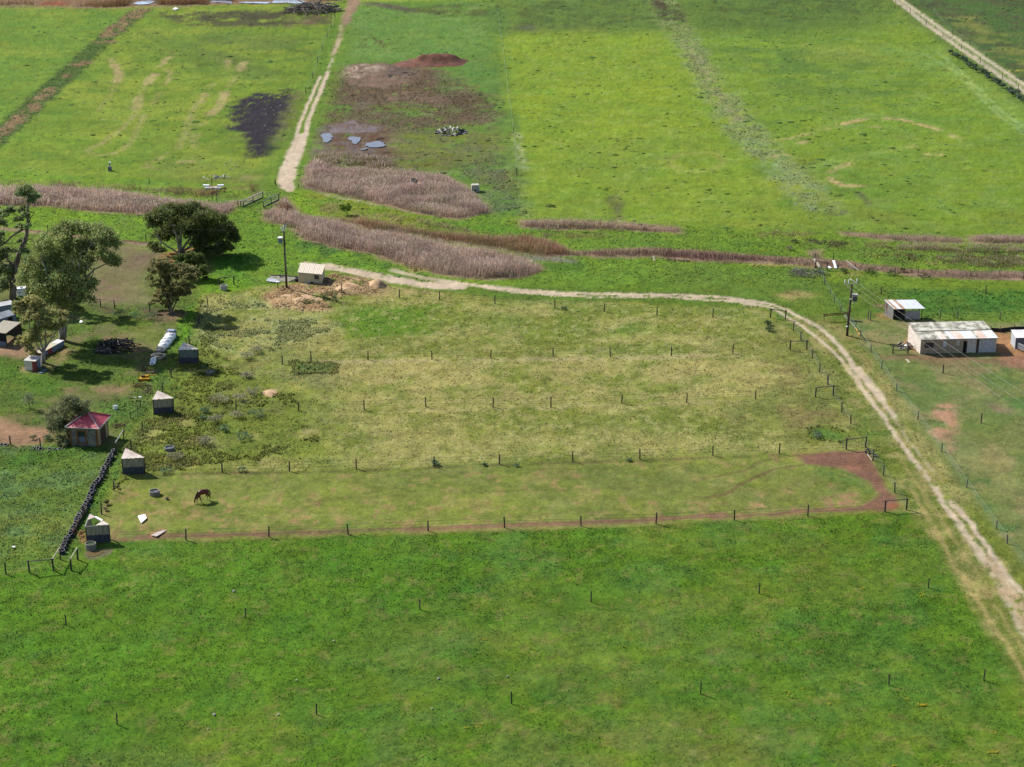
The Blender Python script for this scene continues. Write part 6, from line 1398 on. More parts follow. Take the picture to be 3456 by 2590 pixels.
# ---------------------------------------------------------------- open tin shed on the right
def tin_shed():
    fl, fr, bl = V2('i', 242, 447), V2('i', 668, 442), V2('i', 108, 376)
    root = thing("tin_shed", "open-fronted tin shed with white and rust-striped roof above the long shed", "shed", (fl.x, fl.y, 0))
    A = Vector((0, 0)); B = fr - fl; D = bl - fl; C = B + D
    L = B.length; u = B / L; w = D.normalized(); wn = Vector((-u.y, u.x)); an = math.atan2(u.y, u.x)
    h0, h1 = 1.9, 2.5
    corr_wall(D, A, -0.05, (h1, h0), 0.2).build("side_wall", mat("rust_streaked_tin", S(222, 218, 210), 0.6, 1.2, 0.12, rgb2=S(184, 130, 98), stretch=(2.5, 2.5, 0.35), thr=(0.58, 0.68)), root)
    m1 = 0.40
    corr_wall(D.lerp(C, 0), D + u * L * m1, -0.05, h1, 0.2).build("back_wall", M_wood_dark, root)
    corr_wall(A + u * L * m1 + w * .1, D + u * L * m1, -0.05, (h0, h1), 0.2).build("partition", M_wood_dark, root)
    MB().wall(A + u * L * (m1 + .01), A + u * L * 0.93, -0.05, 1.5, 0.06).build("half_wall", mat("stained_white_sheet", S(226, 222, 222), 0.7, 2.0, 0.1, rgb2=S(176, 160, 150), stretch=(2, 2, 0.7), thr=(0.5, 0.62)), root)
    for s, t in ((m1, 0), (1.0, 0), (0.98, 1.0), (0.7, 1.0), (0.0, 0)):
        p = A + u * L * s + D * t
        MB().tube([(p.x, p.y, -0.2), (p.x, p.y, h0 + (h1 - h0) * t)], 0.06, 6).build("post", M_wood_dark, root)
    p = B - u * .3
    MB().tube([(p.x - .1, p.y, 0.85), (B.x + .05, B.y, 0.85)], 0.04, 5).build("rail", M_wood, root)
    def rs(x0, x1, t1, m, lift=0.0):
        q = [A + u * x0 - w * .2, A + u * x1 - w * .2, A + u * x1 + D * t1, A + u * x0 + D * t1]
        zf = lambda x, y: h0 + 0.05 + lift + (h1 - h0) * (Vector((x, y)).dot(wn) / D.dot(wn))
        corrugated([tuple(p) for p in q], zf, math.atan2(w.y, w.x), 0.2, 0.02).build("roof_sheet", m, root)
    Lr = L + 0.45
    for a, b, t1, m in ((0, .035, 1.08, M_tin_white), (.037, .12, 1.08, M_tin_rust), (.122, .26, 1.08, M_tin_white), (.262, .37, 1.08, M_tin_rust), (.372, .53, 1.03, M_tin_blue), (.532, .69, 1.03, M_tin_blue), (.692, .85, 1.03, M_tin_blue), (.852, 1.0, 1.03, M_tin_blue)):
        rs(-0.12 + Lr * a, -0.12 + Lr * b, t1, m, 0.0 if t1 > 1.05 else 0.02)
    MB().prism([tuple(A + u * .1), tuple(A + u * L * m1), tuple(D + u * L * m1), tuple(D + u * .1)], -0.1, 0.02).build("floor", M_soil, root)
tin_shed()
def edge_shed():
    fl, bl = V2('i', 2072, 888), V2('i', 2008, 800)
    u = Vector((1.0, 0.03)).normalized(); L = 6.0
    root = thing("tin_shed", "white-roofed shed cut off by the right edge beside the orange earth", "shed", (fl.x, fl.y, 0))
    A = Vector((0, 0)); B = u * L; D = bl - fl; C = B + D; w = D.normalized()
    h0, h1 = 1.9, 2.1
    MB().wall(A, B, -0.05, h0, 0.08).build("front_wall", mat("slate_grey_wall", S(150, 146, 160), 0.8, 3.0, 0.15), root)
    corr_wall(D, A, -0.05, (h1, h0), 0.2).build("side_wall", M_tin_blue, root)
    MB().wall(B, C, -0.05, (h0, h1), 0.08).build("end_wall", M_tin, root); MB().wall(C, D, -0.05, h1, 0.08).build("back_wall", M_tin, root)
    n = 6
    for k in range(n):
        a, b = -0.15 + (L + .3) * k / n, -0.15 + (L + .3) * (k + 1) / n - .01
        q = [A + u * a - w * .25, A + u * b - w * .25, D + u * b + w * .2, D + u * a + w * .2]
        wn = Vector((-u.y, u.x))
        corrugated([tuple(p) for p in q], lambda x, y: h0 + .06 + (h1 - h0) * Vector((x, y)).dot(wn) / D.dot(wn), math.atan2(w.y, w.x), 0.2, 0.02).build("roof_sheet", M_tin_white, root)
edge_shed()

# ---------------------------------------------------------------- sheds of the left yard
def carport():
    h = 2.3
    br, fr, bl = V2('c', 372, 690, h), V2('c', 102, 886, h), V2('c', 60, 652, h)
    root = thing("carport", "open carport with a tan ribbed roof at the left edge", "carport", (fr.x, fr.y, 0))
    A = Vector((0, 0)); Bk = br - fr; u = (bl - br); F2 = A + u; B2 = Bk + u
    n = 6
    for k in range(n):
        q = [A.lerp(F2, k / n), A.lerp(F2, (k + .985) / n), Bk.lerp(B2, (k + .985) / n), Bk.lerp(B2, k / n)]
        corrugated([tuple(p) for p in q], lambda x, y: h, math.atan2(u.y, u.x), 0.45, 0.03).build("roof_sheet", mat("tan_roof_sheet", S(190, 182, 160), 0.6, 2.0, 0.12), root)
    for p in (A, Bk, F2, B2, A.lerp(Bk, .5)):
        MB().tube([(p.x, p.y, -.2), (p.x, p.y, h - .05)], 0.07, 6).build("post", M_wood_dark, root)
    MB().tube([(A.x, A.y, h - .07), (Bk.x, Bk.y, h - .07)], 0.07, 5).build("fascia", M_wood, root)
    MB().tube([(A.x, A.y, h - .07), (F2.x, F2.y, h - .07)], 0.07, 5).build("fascia", M_wood, root)
    corr_wall(B2, Bk, -.05, h - .1, 0.2).build("back_wall", M_wood_dark, root)
    p0 = A.lerp(F2, .02)
    MB().wall(p0, F2, 0.9, h - .1, 0.05).build("inside_shade", M_dark, root)  # near-black sheet across the open front stands in for the shade inside
carport()
def gable_or_skillion(name, label, corners, z, h0, h1, roofm, wallm, door=None):
    """simple skillion shed: corners FL, FR, BR as photo points of its eaves (front at h0, back at h1)"""
    a, b = V2(z, *corners[0], h0), V2(z, *corners[1], h0); c = V2(z, *corners[2], h1)
    root = thing(name, label, "shed", (a.x, a.y, 0))
    A = Vector((0, 0)); B = b - a; C = c - a; D = C - B
    u = B.normalized(); w = (C - B).normalized(); wn = Vector((-u.y, u.x)); L = B.length
    hs = [] if door is None else [(L * door[0], L * door[1], -.1, 1.9)]
    MB().wall(A, B, -.1, h0 - .02, .08, hs).build("front_wall", wallm, root)
    if door:
        p = A + u * L * (door[0] + door[1]) / 2 + wn * .05
        MB().box((p.x, p.y, .9), (L * (door[1] - door[0]), .04, 2.0), math.atan2(u.y, u.x)).build("door", M_dark, root)
    MB().wall(B, C, -.1, (h0 - .02, h1 - .02), .08).build("side_wall", wallm, root); MB().wall(C, D, -.1, h1 - .02, .08).build("back_wall", wallm, root); MB().wall(D, A, -.1, (h1 - .02, h0 - .02), .08).build("side_wall", wallm, root)
    n = 4
    for k in range(n):
        q = [A.lerp(B, k / n) - w * .15, A.lerp(B, (k + .99) / n) - w * .15, D.lerp(C, (k + .99) / n) + w * .1, D.lerp(C, k / n) + w * .1]
        corrugated([tuple(p) for p in q], lambda x, y: h0 + .04 + (h1 - h0) * Vector((x, y)).dot(wn) / max(.1, (C - B).dot(wn)), math.atan2(w.y, w.x), 0.22, 0.02).build("roof_sheet", roofm, root)
    return root
gable_or_skillion("yard_shed", "white-roofed shed behind the carport at the left edge", [(-160, 668), (285, 530), (172, 470)], 'c', 2.2, 2.7, M_tin_white, M_bluegrey, door=(0.66, 0.86))
gable_or_skillion("yard_shed", "tree-dappled white shed farthest up the left edge, under the tall thin eucalypt", [(-160, 420), (235, 350), (200, 298)], 'c', 2.3, 2.6, M_tin_white, M_bluegrey)
def container():
    a, b, c = V2('c', 450, 1556), V2('c', 650, 1572), V2('c', 757, 1484)
    root = thing("storage_container", "small white metal container with red and blue panels at the eucalypt's foot", "container", (a.x, a.y, 0))
    A = Vector((0, 0)); B = b - a; C = c - a; D = C - B; h = 1.55
    u = B.normalized(); L = B.length
    MB().wall(A, A + u * L * .70, -.05, h, .06).build("front_panel", M_tin, root); MB().wall(A + u * L * .705, B, -.05, h, .06).build("red_panel", M_redpaint, root)
    w = D.normalized(); dl = D.length
    MB().wall(B, B + w * dl * .3, -.05, h, .06).build("red_panel", M_redpaint, root)
    MB().wall(B + w * dl * .305, B + w * dl * .78, -.05, h, .06).build("blue_panel", M_bluegrey, root)
    MB().wall(B + w * dl * .785, C, -.05, h, .06).build("end_panel", M_tin, root)
    MB().wall(C, D, -.05, h, .06).build("back_panel", M_tin, root); MB().wall(D, A, -.05, h, .06).build("side_panel", M_tin, root)
    e = .08
    q = [A - u * e - w * e, B + u * e - w * e, C + u * e + w * e, D - u * e + w * e]
    MB().prism([tuple(p) for p in q], h + .003, h + .07).build("roof", mat("white_roof_patchy", S(246, 244, 240), 0.5, 2.0, 0.06, rgb2=S(190, 170, 152), thr=(0.55, 0.64)), root)
    p = B + w * dl * .12 + Vector((0, -.03)); MB().tube([(p.x + .04, p.y, .6), (p.x + .04, p.y, 1.0)], .02, 5).build("handle", M_steel, root)
container()
def low_trough_shed():
    a, b = V2('c', 745, 1345), V2('c', 1165, 1108)
    root = thing("low_shed", "long low white-topped shed with red and blue sides behind the front eucalypt", "shed", (a.x, a.y, 0))
    u = (b - a); L = u.length; u /= L; nn = Vector((-u.y, u.x)); W = 1.2; h = .85
    A, B = Vector((0, 0)), u * L
    cols = [(0, .28, M_bluegrey), (.285, .48, M_redpaint), (.485, .72, M_bluegrey), (.725, 1.0, M_bluegrey)]
    for s0, s1, m in cols: MB().wall(A + u * L * s0, A + u * L * s1, -.05, h, .05).build("side_panel", m, root)
    MB().wall(B, B + nn * W, -.05, h, .05).build("end_panel", M_tin_blue, root); MB().wall(A + nn * W, A, -.05, h, .05).build("end_panel", M_rust, root)
    MB().wall(B + nn * W, A + nn * W, -.05, h, .05).build("back_panel", M_tin, root)
    n = 4
    for k in range(n):
        q = [A + u * L * k / n - nn * .06, A + u * L * (k + .99) / n - nn * .06, A + u * L * (k + .99) / n + nn * (W + .06), A + u * L * k / n + nn * (W + .06)]
        MB().prism([tuple(p) for p in q], h + .01, h + .06).build("lid", M_cream if k < 3 else M_tin_white, root)
low_trough_shed()
def box_thing(name, label, cat, z, x, y, d, m, rz=0.0, zb=0.0, parts=()):
    p = V2(z, x, y, zb)
    root = thing(name, label, cat, (p.x, p.y, zb), rz)
    MB().box((0, 0, d[2] / 2), d).build("body", m, root)
    for nm, c, dd, mm in parts: MB().box(c, dd, 0).build(nm, mm, root)
    return root
box_thing("cabinet", "blue-white box under the front edge of the carport", "box", 'c', 40, 1108, (1.3, 0.7, 0.85), M_bluegrey, 0.1, parts=(("lid", (0, 0, .88), (1.36, .76, .05), M_tin_blue), ("latch", (0, -.37, .7), (.15, .04, .08), M_steel)))
box_thing("white_tank", "white tank beside the tall thin trunk, behind the dappled shed", "tank", 'c', 400, 200, (1.6, 1.2, 1.4), M_white, 0.3, parts=(("lid", (0, 0, 1.44), (.5, .5, .08), M_bluegrey), ("band", (0, 0, .7), (1.64, 1.24, .06), M_steel)))
box_thing("white_tank", "white tank glimpsed through the broad eucalypt's crown", "tank", 'c', 1055, 230, (1.5, 1.2, 1.3), M_white, 0.1, parts=(("lid", (0, 0, 1.34), (.5, .5, .08), M_steel), ("band", (0, 0, .6), (1.54, 1.24, .06), M_steel)))

# ---------------------------------------------------------------- power poles and their wires
def pole(label, z, base, top, arms, insul, box, extra=None):
    bx, by = G(z, *base); X, Zt = AT(z, *top, by)
    root = thing("power_pole", label, "power pole", (bx, by, 0), group="power poles")
    lean = X - bx
    P = lambda t: Vector((lean * t, 0, Zt * t))
    MB().tube([P(-.03), P(0.5), P(1.0)], [.2, .17, .13], 10).build("pole", M_pole, root, smooth=True)
    def W(p, dy=0.0):
        x, zz = AT(z, p[0], p[1], by + dy); return Vector((x - bx, dy, zz))
    for a, b, da, db in arms:
        MB().tube([W(a, da), W(b, db)], .075, 5).build("crossarm", M_trim, root)
    for p, dy in insul:
        q = W(p, dy)
        MB().lathe([(.0, -.34), (.05, -.34), (.11, -.2), (.07, -.12), (.13, -.02), (.08, .08), (.12, .18), (.05, .3), (0, .32)], 8, tuple(q)).build("insulator", M_paint, root, smooth=True)
        MB().tube([q + Vector((0, 0, -.7)), q + Vector((0, 0, -.3))], .03, 5).build("insulator_pin", M_steel_grey, root)
    return root, W, P
r, W, P = pole("left power pole by the pump shed, carrying a white-topped transformer box", 'f', (540, 1466), (475, 240),
               [((442, 262), (526, 192), -.7, .8)], [((430, 195), -.6), ((475, 162), 0), ((518, 130), .6)], None)
tb = W((405, 440))
MB().box((tb.x, tb.y, tb.z), (.62, .7, .95)).build("transformer", M_bluegrey, r)
MB().box((tb.x, tb.y, tb.z + .5), (.74, .95, .06)).build("transformer_lid", M_paint, r)
MB().box((tb.x + .5, tb.y, tb.z), (.5, .1, .1)).build("bracket", M_steel_grey, r)
MB().tube([W((505, 600), -.2), W((525, 1060), -.2)], .06, 6).build("conduit", M_steel_grey, r)
MB().tube([W((478, 240)), W((512, 100)), W((512, 30))], .05, 5).build("lightning_rod", M_pole, r)
MB().tube([W((485, 450), -.1), W((520, 480), -.15), W((505, 600), -.2)], .03, 5).build("cable", M_black, r)
LP0 = [W(p, d) for p, d in (((442, 250), -.7), ((478, 215), 0), ((520, 180), .8))]; LPo = Vector(r.location)
r2, W, P = pole("right power pole by the bend of the track, carrying a grey finned transformer", 'h', (1096, 1522), (1190, 556),
                [((1058, 562), (1312, 540), 0, 0), ((1150, 452), (1266, 522), .9, -.6)], [((1060, 500), 0), ((1130, 500), .1), ((1286, 478), .1)], None)
tb = W((1242, 805))
MB().box((tb.x, tb.y, tb.z), (.72, .6, 1.05)).build("transformer", M_steel_grey, r2)
for k in range(5):
    MB().box((tb.x - .3 + .15 * k, tb.y - .36, tb.z - .05), (.04, .14, .8)).build("cooling_fin", M_steel_grey, r2)
MB().box((tb.x, tb.y, tb.z + .56), (.9, .7, .08)).build("transformer_lid", M_trim, r2)
for k in range(3):
    MB().tube([(tb.x - .22 + .28 * k, tb.y - .32, tb.z + .28), (tb.x - .1 + .28 * k, tb.y - .45, tb.z + .48)], .05, 6).build("bushing", M_paint, r2)
MB().tube([W((1195, 920)), W((1240, 875))], .04, 5).build("bracket", M_trim, r2)
MB().box(tuple(W((1165, 828), -.2)), (.3, .08, .14)).build("bracket", M_paint, r2)
MB().tube([W((1102, 1330), -.05), W((1102, 1345), -.05)], .19, 10).build("pole_band", M_paint, r2)
for k, (p0, p1) in enumerate((((1180, 600), (1160, 760)), ((1215, 600), (1210, 700)))):
    MB().tube([W(p0, -.1), W(p1, -.15)], .02, 4).build("cable", M_black, r2)
for p in ((1152, 386), (1210, 425)):
    q = W(p, .2); MB().lathe([(0, -.1), (.1, -.06), (.1, .06), (0, .1)], 6, tuple(q)).build("insulator", M_black, r2)
    MB().tube([q, W((1205, 500), 0)], .018, 4).build("insulator_pin", M_black, r2)
def wires(label, pairs, sag, rad=.012, m=None):
    m = m or M_trim
    p0 = pairs[0][0]
    root = thing("power_line", label, "power line", tuple(p0))
    for a, b in pairs:
        pts = []
        for k in range(13):
            t = k / 12; q = a.lerp(b, t); q.z -= sag * 4 * t * (1 - t); pts.append(q - p0)
        MB().tube(pts, rad, 4).build("wire", m, root)
ends = []
for k, (p, e) in enumerate((((1062, 560), (3720, 1575)), ((1190, 555), (3720, 1535)), ((1308, 540), (3720, 1490)))):
    s = W(p) + Vector(r2.location)
    x, zz = AT('S', e[0], e[1], 228.0); ends.append((s, Vector((x, 228.0, zz))))
wires("three thin wires running down rightwards from the right power pole, past the long shed", ends, .4)
pr = []
for q, yy in zip(LP0, (740, 755, 770)):
    s = q + LPo; x, zz = AT('S', -260, yy, 330.0); pr.append((s, Vector((x, 330.0, zz))))
wires("thin wires running left from the left power pole past the largest dark tree", pr, .5, .006, M_char)

# ================================================================== fences, troughs, the horse and small things
print('small things...')
def local_wire(root, pts, rad=0.011, name="wire", m=None):
    MB().tube([Vector(p) - root.location for p in pts], rad, 3, cap=False).build(name, m or M_wire, root)
POST_R = 0.09
_pm = {}
def post_mesh(h, r, m):
    k = (round(h, 2), r, m.name)
    if k not in _pm:
        mb = MB().tube([(0, 0, -.25), (0.01, 0, h * .5), (0, .01, h)], [r * 1.05, r, r * .95], 7)
        o = mb.build("post", m); _pm[k] = o.data; bpy.data.objects.remove(o)
    return _pm[k]
_gp = random.Random(9)
def put_post(root, x, y, h=1.45, r=POST_R, m=None, name="post"):
    hh = round(h * _gp.choice((.94, 1.0, 1.05)), 2)
    o = link(name, post_mesh(hh, r, m or M_wood_dark), root, (x - root.location.x, y - root.location.y, gz(x, y) - root.location.z), _gp.uniform(0, 6))
    o.rotation_euler = (_gp.gauss(0, .03), _gp.gauss(0, .03), _gp.uniform(0, 6))
    return o
def fence(label, z, pts, h=1.45, wires_=(0.5, 0.9, 1.3), r=POST_R, m=None, ends=(None, None), name="wire_fence", wm=None, rad=.012):
    P = [G(*(p if isinstance(p[0], str) else (z, *p))) for p in pts]
    root = thing(name, label, "fence", (P[0][0], P[0][1], gz(*P[0])))
    for x, y in P: put_post(root, x, y, h, r, m)
    Q = list(P)
    if ends[0]: Q.insert(0, G(z, *ends[0]))
    if ends[1]: Q.append(G(z, *ends[1]))
    for wz in wires_:
        local_wire(root, [(x, y, gz(x, y) + wz) for x, y in Q], rad, m=wm)
    return root
fence("wire fence along the top of the strips, below the farm track", 'G', [(710, 990), (1103, 1020), (1375, 1035), (1750, 1060), (2157, 1092), ('F', 1305, 674), ('F', 1419, 681), ('F', 1540, 686)], ends=(None, None))
fence("upper of the two mid-strip wire fences, starting right of the first shelter's trough", 'F', [(610, 788), (672, 781), (795, 778), (933, 777), (1060, 775), (1195, 771), (1318, 772), (1450, 769), (1583, 765)])
fence("lower of the two mid-strip wire fences, starting in the grey weed bushes", 'F', [(510, 886), (645, 888), (787, 887), (920, 880), (1065, 881), (1190, 880), (1343, 872), (1483, 871), (1632, 863)])
fence("wire fence along the upper side of the horse strip", 'F', [(480, 1021), (625, 1019), (770, 1014), (938, 1010), (1079, 1004), (1237, 998), (1382, 993), (1540, 985), (1683, 980)], ends=((310, 1026), (1828, 975)))
fence("wire fence along the lower side of the horse strip, above the near paddock", 'F', [(402, 1168), (581, 1161), (752, 1155), (925, 1148), (1090, 1141), (1255, 1137), (1417, 1133), (1586, 1125), (1745, 1116)], ends=((246, 1172), (1912, 1105)))
fence("wire fence down the right-hand ends of the strips, beside the track", 'H', [(200, 950), (265, 1030), (365, 1190), (428, 1310), (500, 1420), ('I', 825, 105), ('I', 923, 298), ('I', 987, 380)])
fence("short wire fence at the horse strip's brown end, from corner post to end frame", 'I', [(1145, 640), (1218, 745), (1298, 868)], ends=((1090, 545), (1378, 988)))
fence("wire fence up the left side of the strips past the low tree's shade", 'd', [(1445, 1285), (1280, 1630), ('a', 1385, 570), ('a', 955, 1365), ('o', 1128, 1295), ('E', 1185, 1000), ('E', 1090, 1155)], ends=((1660, 920), None))
fence("wire fence behind the tyre wall, at the near left end of the horse strip", 'j', [(1098, 935), (848, 1400)], ends=((1290, 600), None))
fence("old fence up the left of the green lane by the low tree, thin leaning posts", 'd', [(1160, 1350), (1050, 1500), ('E', 1525, 105)], h=1.2, r=.05, m=M_wood)
fence("wire fence across the shaded yard under the eucalypts", 'D', [(835, 1320), (952, 1335), (1245, 1365)], h=1.4)
fence("wire fence along the pink dirt line between the eucalypts and the reeds", 'D', [(40, 660), (400, 700), (1213, 783)], h=1.3)
fence("fence on pink bare earth left of the hut, two dark posts", 'E', [(90, 1115), (335, 1130)], h=1.4)
fence("wire fence left of the hut's yard, post and thin pickets near the harrow", 'E', [(1318, 540), (1228, 690), (1165, 800), (1145, 860), (1083, 895)], h=1.2, r=.06)
fence("fence along the near paddock's left end, a single dark post with wires", 'l', [(150, 875)], ends=((-300, 900), (735, 858)))
# netting fence beside the track: green wire with a pale top rail
fence("netting fence with pale green wire along the right side of the track", 'H', [(430, 445), (470, 545), (520, 632), (557, 700), (614, 778), (740, 945), (785, 1005), (875, 1140), (968, 1282), (1100, 1475), ('I', 1310, 150), ('I', 1460, 352), ('I', 1630, 578), ('I', 1805, 832), ('I', 2015, 1125), ('I', 2092, 1228), ('K', 1740, 520)],
      h=1.25, wires_=(.3, .6, .9), wm=M_net, rad=.007, m=M_wood)
o = [x for x in COL.objects if x.get('label', '').startswith("netting fence")][0]
local_wire(o, [(*G(*q), 1.22) for q in (('H', 430, 420), ('H', 470, 500), ('H', 557, 655), ('H', 614, 735), ('H', 785, 960), ('H', 875, 1095), ('H', 968, 1240), ('H', 1100, 1430), ('I', 1310, 150), ('I', 1460, 352), ('I', 1630, 578), ('I', 1805, 832), ('I', 2015, 1125), ('I', 2092, 1228), ('K', 1740, 520))][8:], .012, "top_wire", M_net)
local_wire(o, [(*G(*q), 1.2) for q in (('H', 430, 445), ('H', 470, 545), ('H', 520, 632), ('H', 557, 700), ('H', 614, 778), ('H', 740, 945), ('H', 785, 1005), ('H', 875, 1140), ('H', 968, 1282), ('H', 1100, 1475), ('I', 1310, 150))], .012, "top_wire", M_net)
fence("wire fence beyond the drain bank, thin posts right of the right pole", 'H', [(968, 630), (1878, 628)], h=1.4)
fence("pale-post fence behind the long shed and open tin shed", 'H', [(850, 852), (870, 862), (1480, 852), (1630, 847), (2000, 856)], h=1.6, m=M_wood)
fence("wire fence along the far side of the drain, thin dark posts in the reeds", 'H', [(1085, 470), (1285, 470), (1740, 495), (1988, 498), (2205, 510)], h=1.5, r=.05)
fence("wire fence across the right-hand paddock, two posts wide apart", 'H', [(1505, 1322), ('I', 1638, 24), ('I', 1908, 376)], h=1.4, wires_=())
fence("fence along the far cream track, small dark posts", 'C', [(1505, 12), (1585, 76), (1672, 138), (1765, 206), (1866, 272), (1970, 348), (2092, 434), (2180, 500)], h=1.5)
fence("fence along the top corner field, small dark posts beyond the far cream track", 'C', [(1705, 62), (1820, 190), (1913, 250), (2004, 318)], h=1.4)
fence("thin-posted wire fence in the left-hand field beside the pale far track", 'A', [(1985, 605), (2030, 512), (2063, 412), (2092, 325), (2125, 240), (2150, 185), (2175, 120)], h=1.6)
fence("wire fence down the marshy paddock's right edge, a few thin posts", 'B', [(1252, 72), (1352, 835), (1372, 1090)], h=1.5)
fence("wire fence behind the left-hand reeds, one thin post showing", 'A', [(972, 1200), (1790, 1205)], h=1.5, r=.06)
# lone posts of the near paddock
NEAR = [((143, 1352), "lone fence post in the near paddock below the left rail frames"), ((530, 1336), "lone fence post in the near paddock, second from the left of its upper row"), ((907, 1318), "lone fence post in a bright patch, middle left of the near paddock's upper row"),
        ((1277, 1302), "lone fence post in the near paddock, midway along its upper row"), ((1640, 1284), "lone fence post of the near paddock's upper row, below the brown earth"), ((2005, 1272), "lone fence post in the near paddock, closest to the wheel ruts in the upper row"),
        ((253, 1567), "lone fence post at the near paddock's bottom left, leftmost of the lower row"), ((684, 1545), "lone fence post ringed by darker grass, second from left in the lower row"), ((1105, 1522), "lone fence post in the lower row, centre of the picture's bottom"),
        ((1513, 1500), "lone fence post in the lower row, just right of the picture's centre bottom"), ((1920, 1481), "lone fence post in the lower row, above the yellow flower patches"), ((2125, 1470), "lone fence post in the lower row, nearest the right-hand ruts")]
for (x, y), lb in NEAR:
    g = G('F', x, y)
    root = thing("fence_post", lb, "fence post", (g[0], g[1], gz(*g)), group="lone fence posts of the near paddock")
    put_post(root, g[0], g[1], 1.3, .07)
    MB().lathe([(.02, 1.12), (.05, 1.12), (.05, 1.2), (.02, 1.2)], 6, (0.075, 0, -.1)).build("insulator", M_black, root)
for (z, x, y), lb, h in ((('f', 360, 1466), "thin dark stake left of the left power pole, capped by a small pale board", 1.1), (('G', 258, 250), "short dark post at the near end of the wide pale track, left side", 1.0), (('G', 418, 270), "short dark post beside the upper reed bed's corner", .8),
                         (('H', 1205, 992), "tall dark post standing against the long shed's upper corner", 3.0), (('H', 1247, 1075), "dark post leaning by the sunlit end wall of the long shed", 1.7), (('H', 390, 340), "dark stake standing in the drain behind the leaning board", 1.4), (('H', 550, 335), "dark stake standing in the drain behind the white gutter", 1.4)):
    g = G(z, x, y)
    root = thing("post", lb, "post", (g[0], g[1], gz(*g)))
    put_post(root, g[0], g[1], h, .07, name="shaft")
    if h == 1.1: MB().box((0, 0, h + .05), (.6, .3, .03), .4).build("cap_board", M_paint, root)
# rail frames (two posts under one rail)
def frame(label, z, a, b, h=1.45, r=.11, third=None, rails=(1.0,), m=None):
    A, B = G(z, *a), G(z, *b)
    root = thing("rail_frame", label, "rail frame", (A[0], A[1], gz(*A)))
    for p in (A, B): put_post(root, p[0], p[1], h + .1, r)
    for f in rails:
        za, zb = gz(*A) + h * f, gz(*B) + h * f
        u = Vector((B[0] - A[0], B[1] - A[1], zb - za)).normalized() * .18
        MB().tube([Vector((0, 0, h * f)) - u, Vector((B[0] - A[0], B[1] - A[1], zb - gz(*A))) + u], .075, 7).build("rail", m or M_wood, root)
    if third:
        T = G(z, *third); put_post(root, T[0], T[1], h, .08)
        MB().tube([(B[0] - A[0], B[1] - A[1], h), (T[0] - A[0], T[1] - A[1], h)], .07, 7).build("rail", M_cream, root)
    return root
frame("timber rail frame highest up beside the track, top end of the strips", 'H', (0, 838), (131, 852))
frame("timber rail frame below the topmost one beside the track", 'H', (171, 1118), (316, 1116))
frame("timber rail frame third down beside the track", 'H', (393, 1530), (547, 1516))
frame("timber rail frame next to the standing tyre at the brown earth", 'I', (955, 562), (1091, 548))
frame("timber rail frame at the brown lower corner of the horse strip", 'I', (1227, 1000), (1380, 990), third=None)
frame("timber rail frame with a second slanting rail at the left edge, below the tyre wall", 'l', (738, 856), (1335, 800), third=(1508, 520))
frame("slanting pale rail frame beside the puddle", 'l', (1775, 782), (1938, 528), m=M_cream)
frame("timber rail frame beside the tall white trough", 'd', (1662, 922), (1935, 905), third=None)
frame("dark timber rail frame on the drain bank by the fallen branches", 'h', (512, 275), (724, 298))
frame("grey brace frame at the upper end of the tyre wall", 'b', (1468, 1290), (1640, 1010), h=1.35, r=.07, m=M_trim)
frame("brown sluice frame standing in the left-hand reeds", 'D', (1762, 455), (1800, 440), h=1.9, r=.07, m=M_rust)
frame("two-rail timber fence panel left of the long shed", 'i', (236, 958), (462, 962), h=1.2, r=.09, rails=(.5, 1.0))
g = frame("sagging old wire gate beside the right power pole", 'h', (668, 1250), (1100, 1225), h=1.2, r=.05, rails=(.8, 1.0), m=M_rust)
frame("metal gate at the right edge below the white-roofed shed", 'i', (2128, 910), (2330, 990), h=1.1, r=.05, rails=(.3, .55, .8, 1.0), m=M_steel)
# bridge with white railings at the foot of the far track
def bridge():
    a0, a1, a2 = G('g', 165, 690), G('g', 290, 690), G('g', 740, 480)
    b0, b1 = G('g', 755, 705), G('g', 1115, 530)
    root = thing("farm_bridge", "grassy drain crossing with pale railings at the foot of the wide far track", "bridge", (a1[0], a1[1], 0))
    def L(p, z): return (p[0] - a1[0], p[1] - a1[1], z)
    h = 1.3
    for pts, nm in (([a0, a1, a2], "left"), ([b0, b1], "right")):
        for zz in (h, h * .55):
            for p, q in zip(pts[:-1], pts[1:]):
                MB().tube([L(p, zz), L(q, zz)], .1 if zz == h else .06, 5).build("rail", M_trim if nm == "left" else M_steel_grey, root)
        for p, q in zip(pts[:-1], pts[1:]):
            for t in (0, .5, 1):
                x, y = p[0] + (q[0] - p[0]) * t, p[1] + (q[1] - p[1]) * t
                MB().tube([L((x, y), -.1), L((x, y), h)], .09, 6).build("post", M_wood_dark, root)
        MB().wall(Vector(L(pts[-2], 0)[:2]), Vector(L(pts[-1], 0)[:2]), -.05, .32, .15).build("kerb", M_conc, root)
    for zz in (.4, .8, 1.15):
        MB().tube([L(a2, zz), L(b1, zz)], .03, 4).build("gate_bar", M_net, root)
    for t in (0.02, .25, .5, .75, .98):
        x, y = a2[0] + (b1[0] - a2[0]) * t, a2[1] + (b1[1] - a2[1]) * t
        MB().tube([L((x, y), 0), L((x, y), 1.2)], .03, 4).build("gate_bar", M_net, root)
bridge()

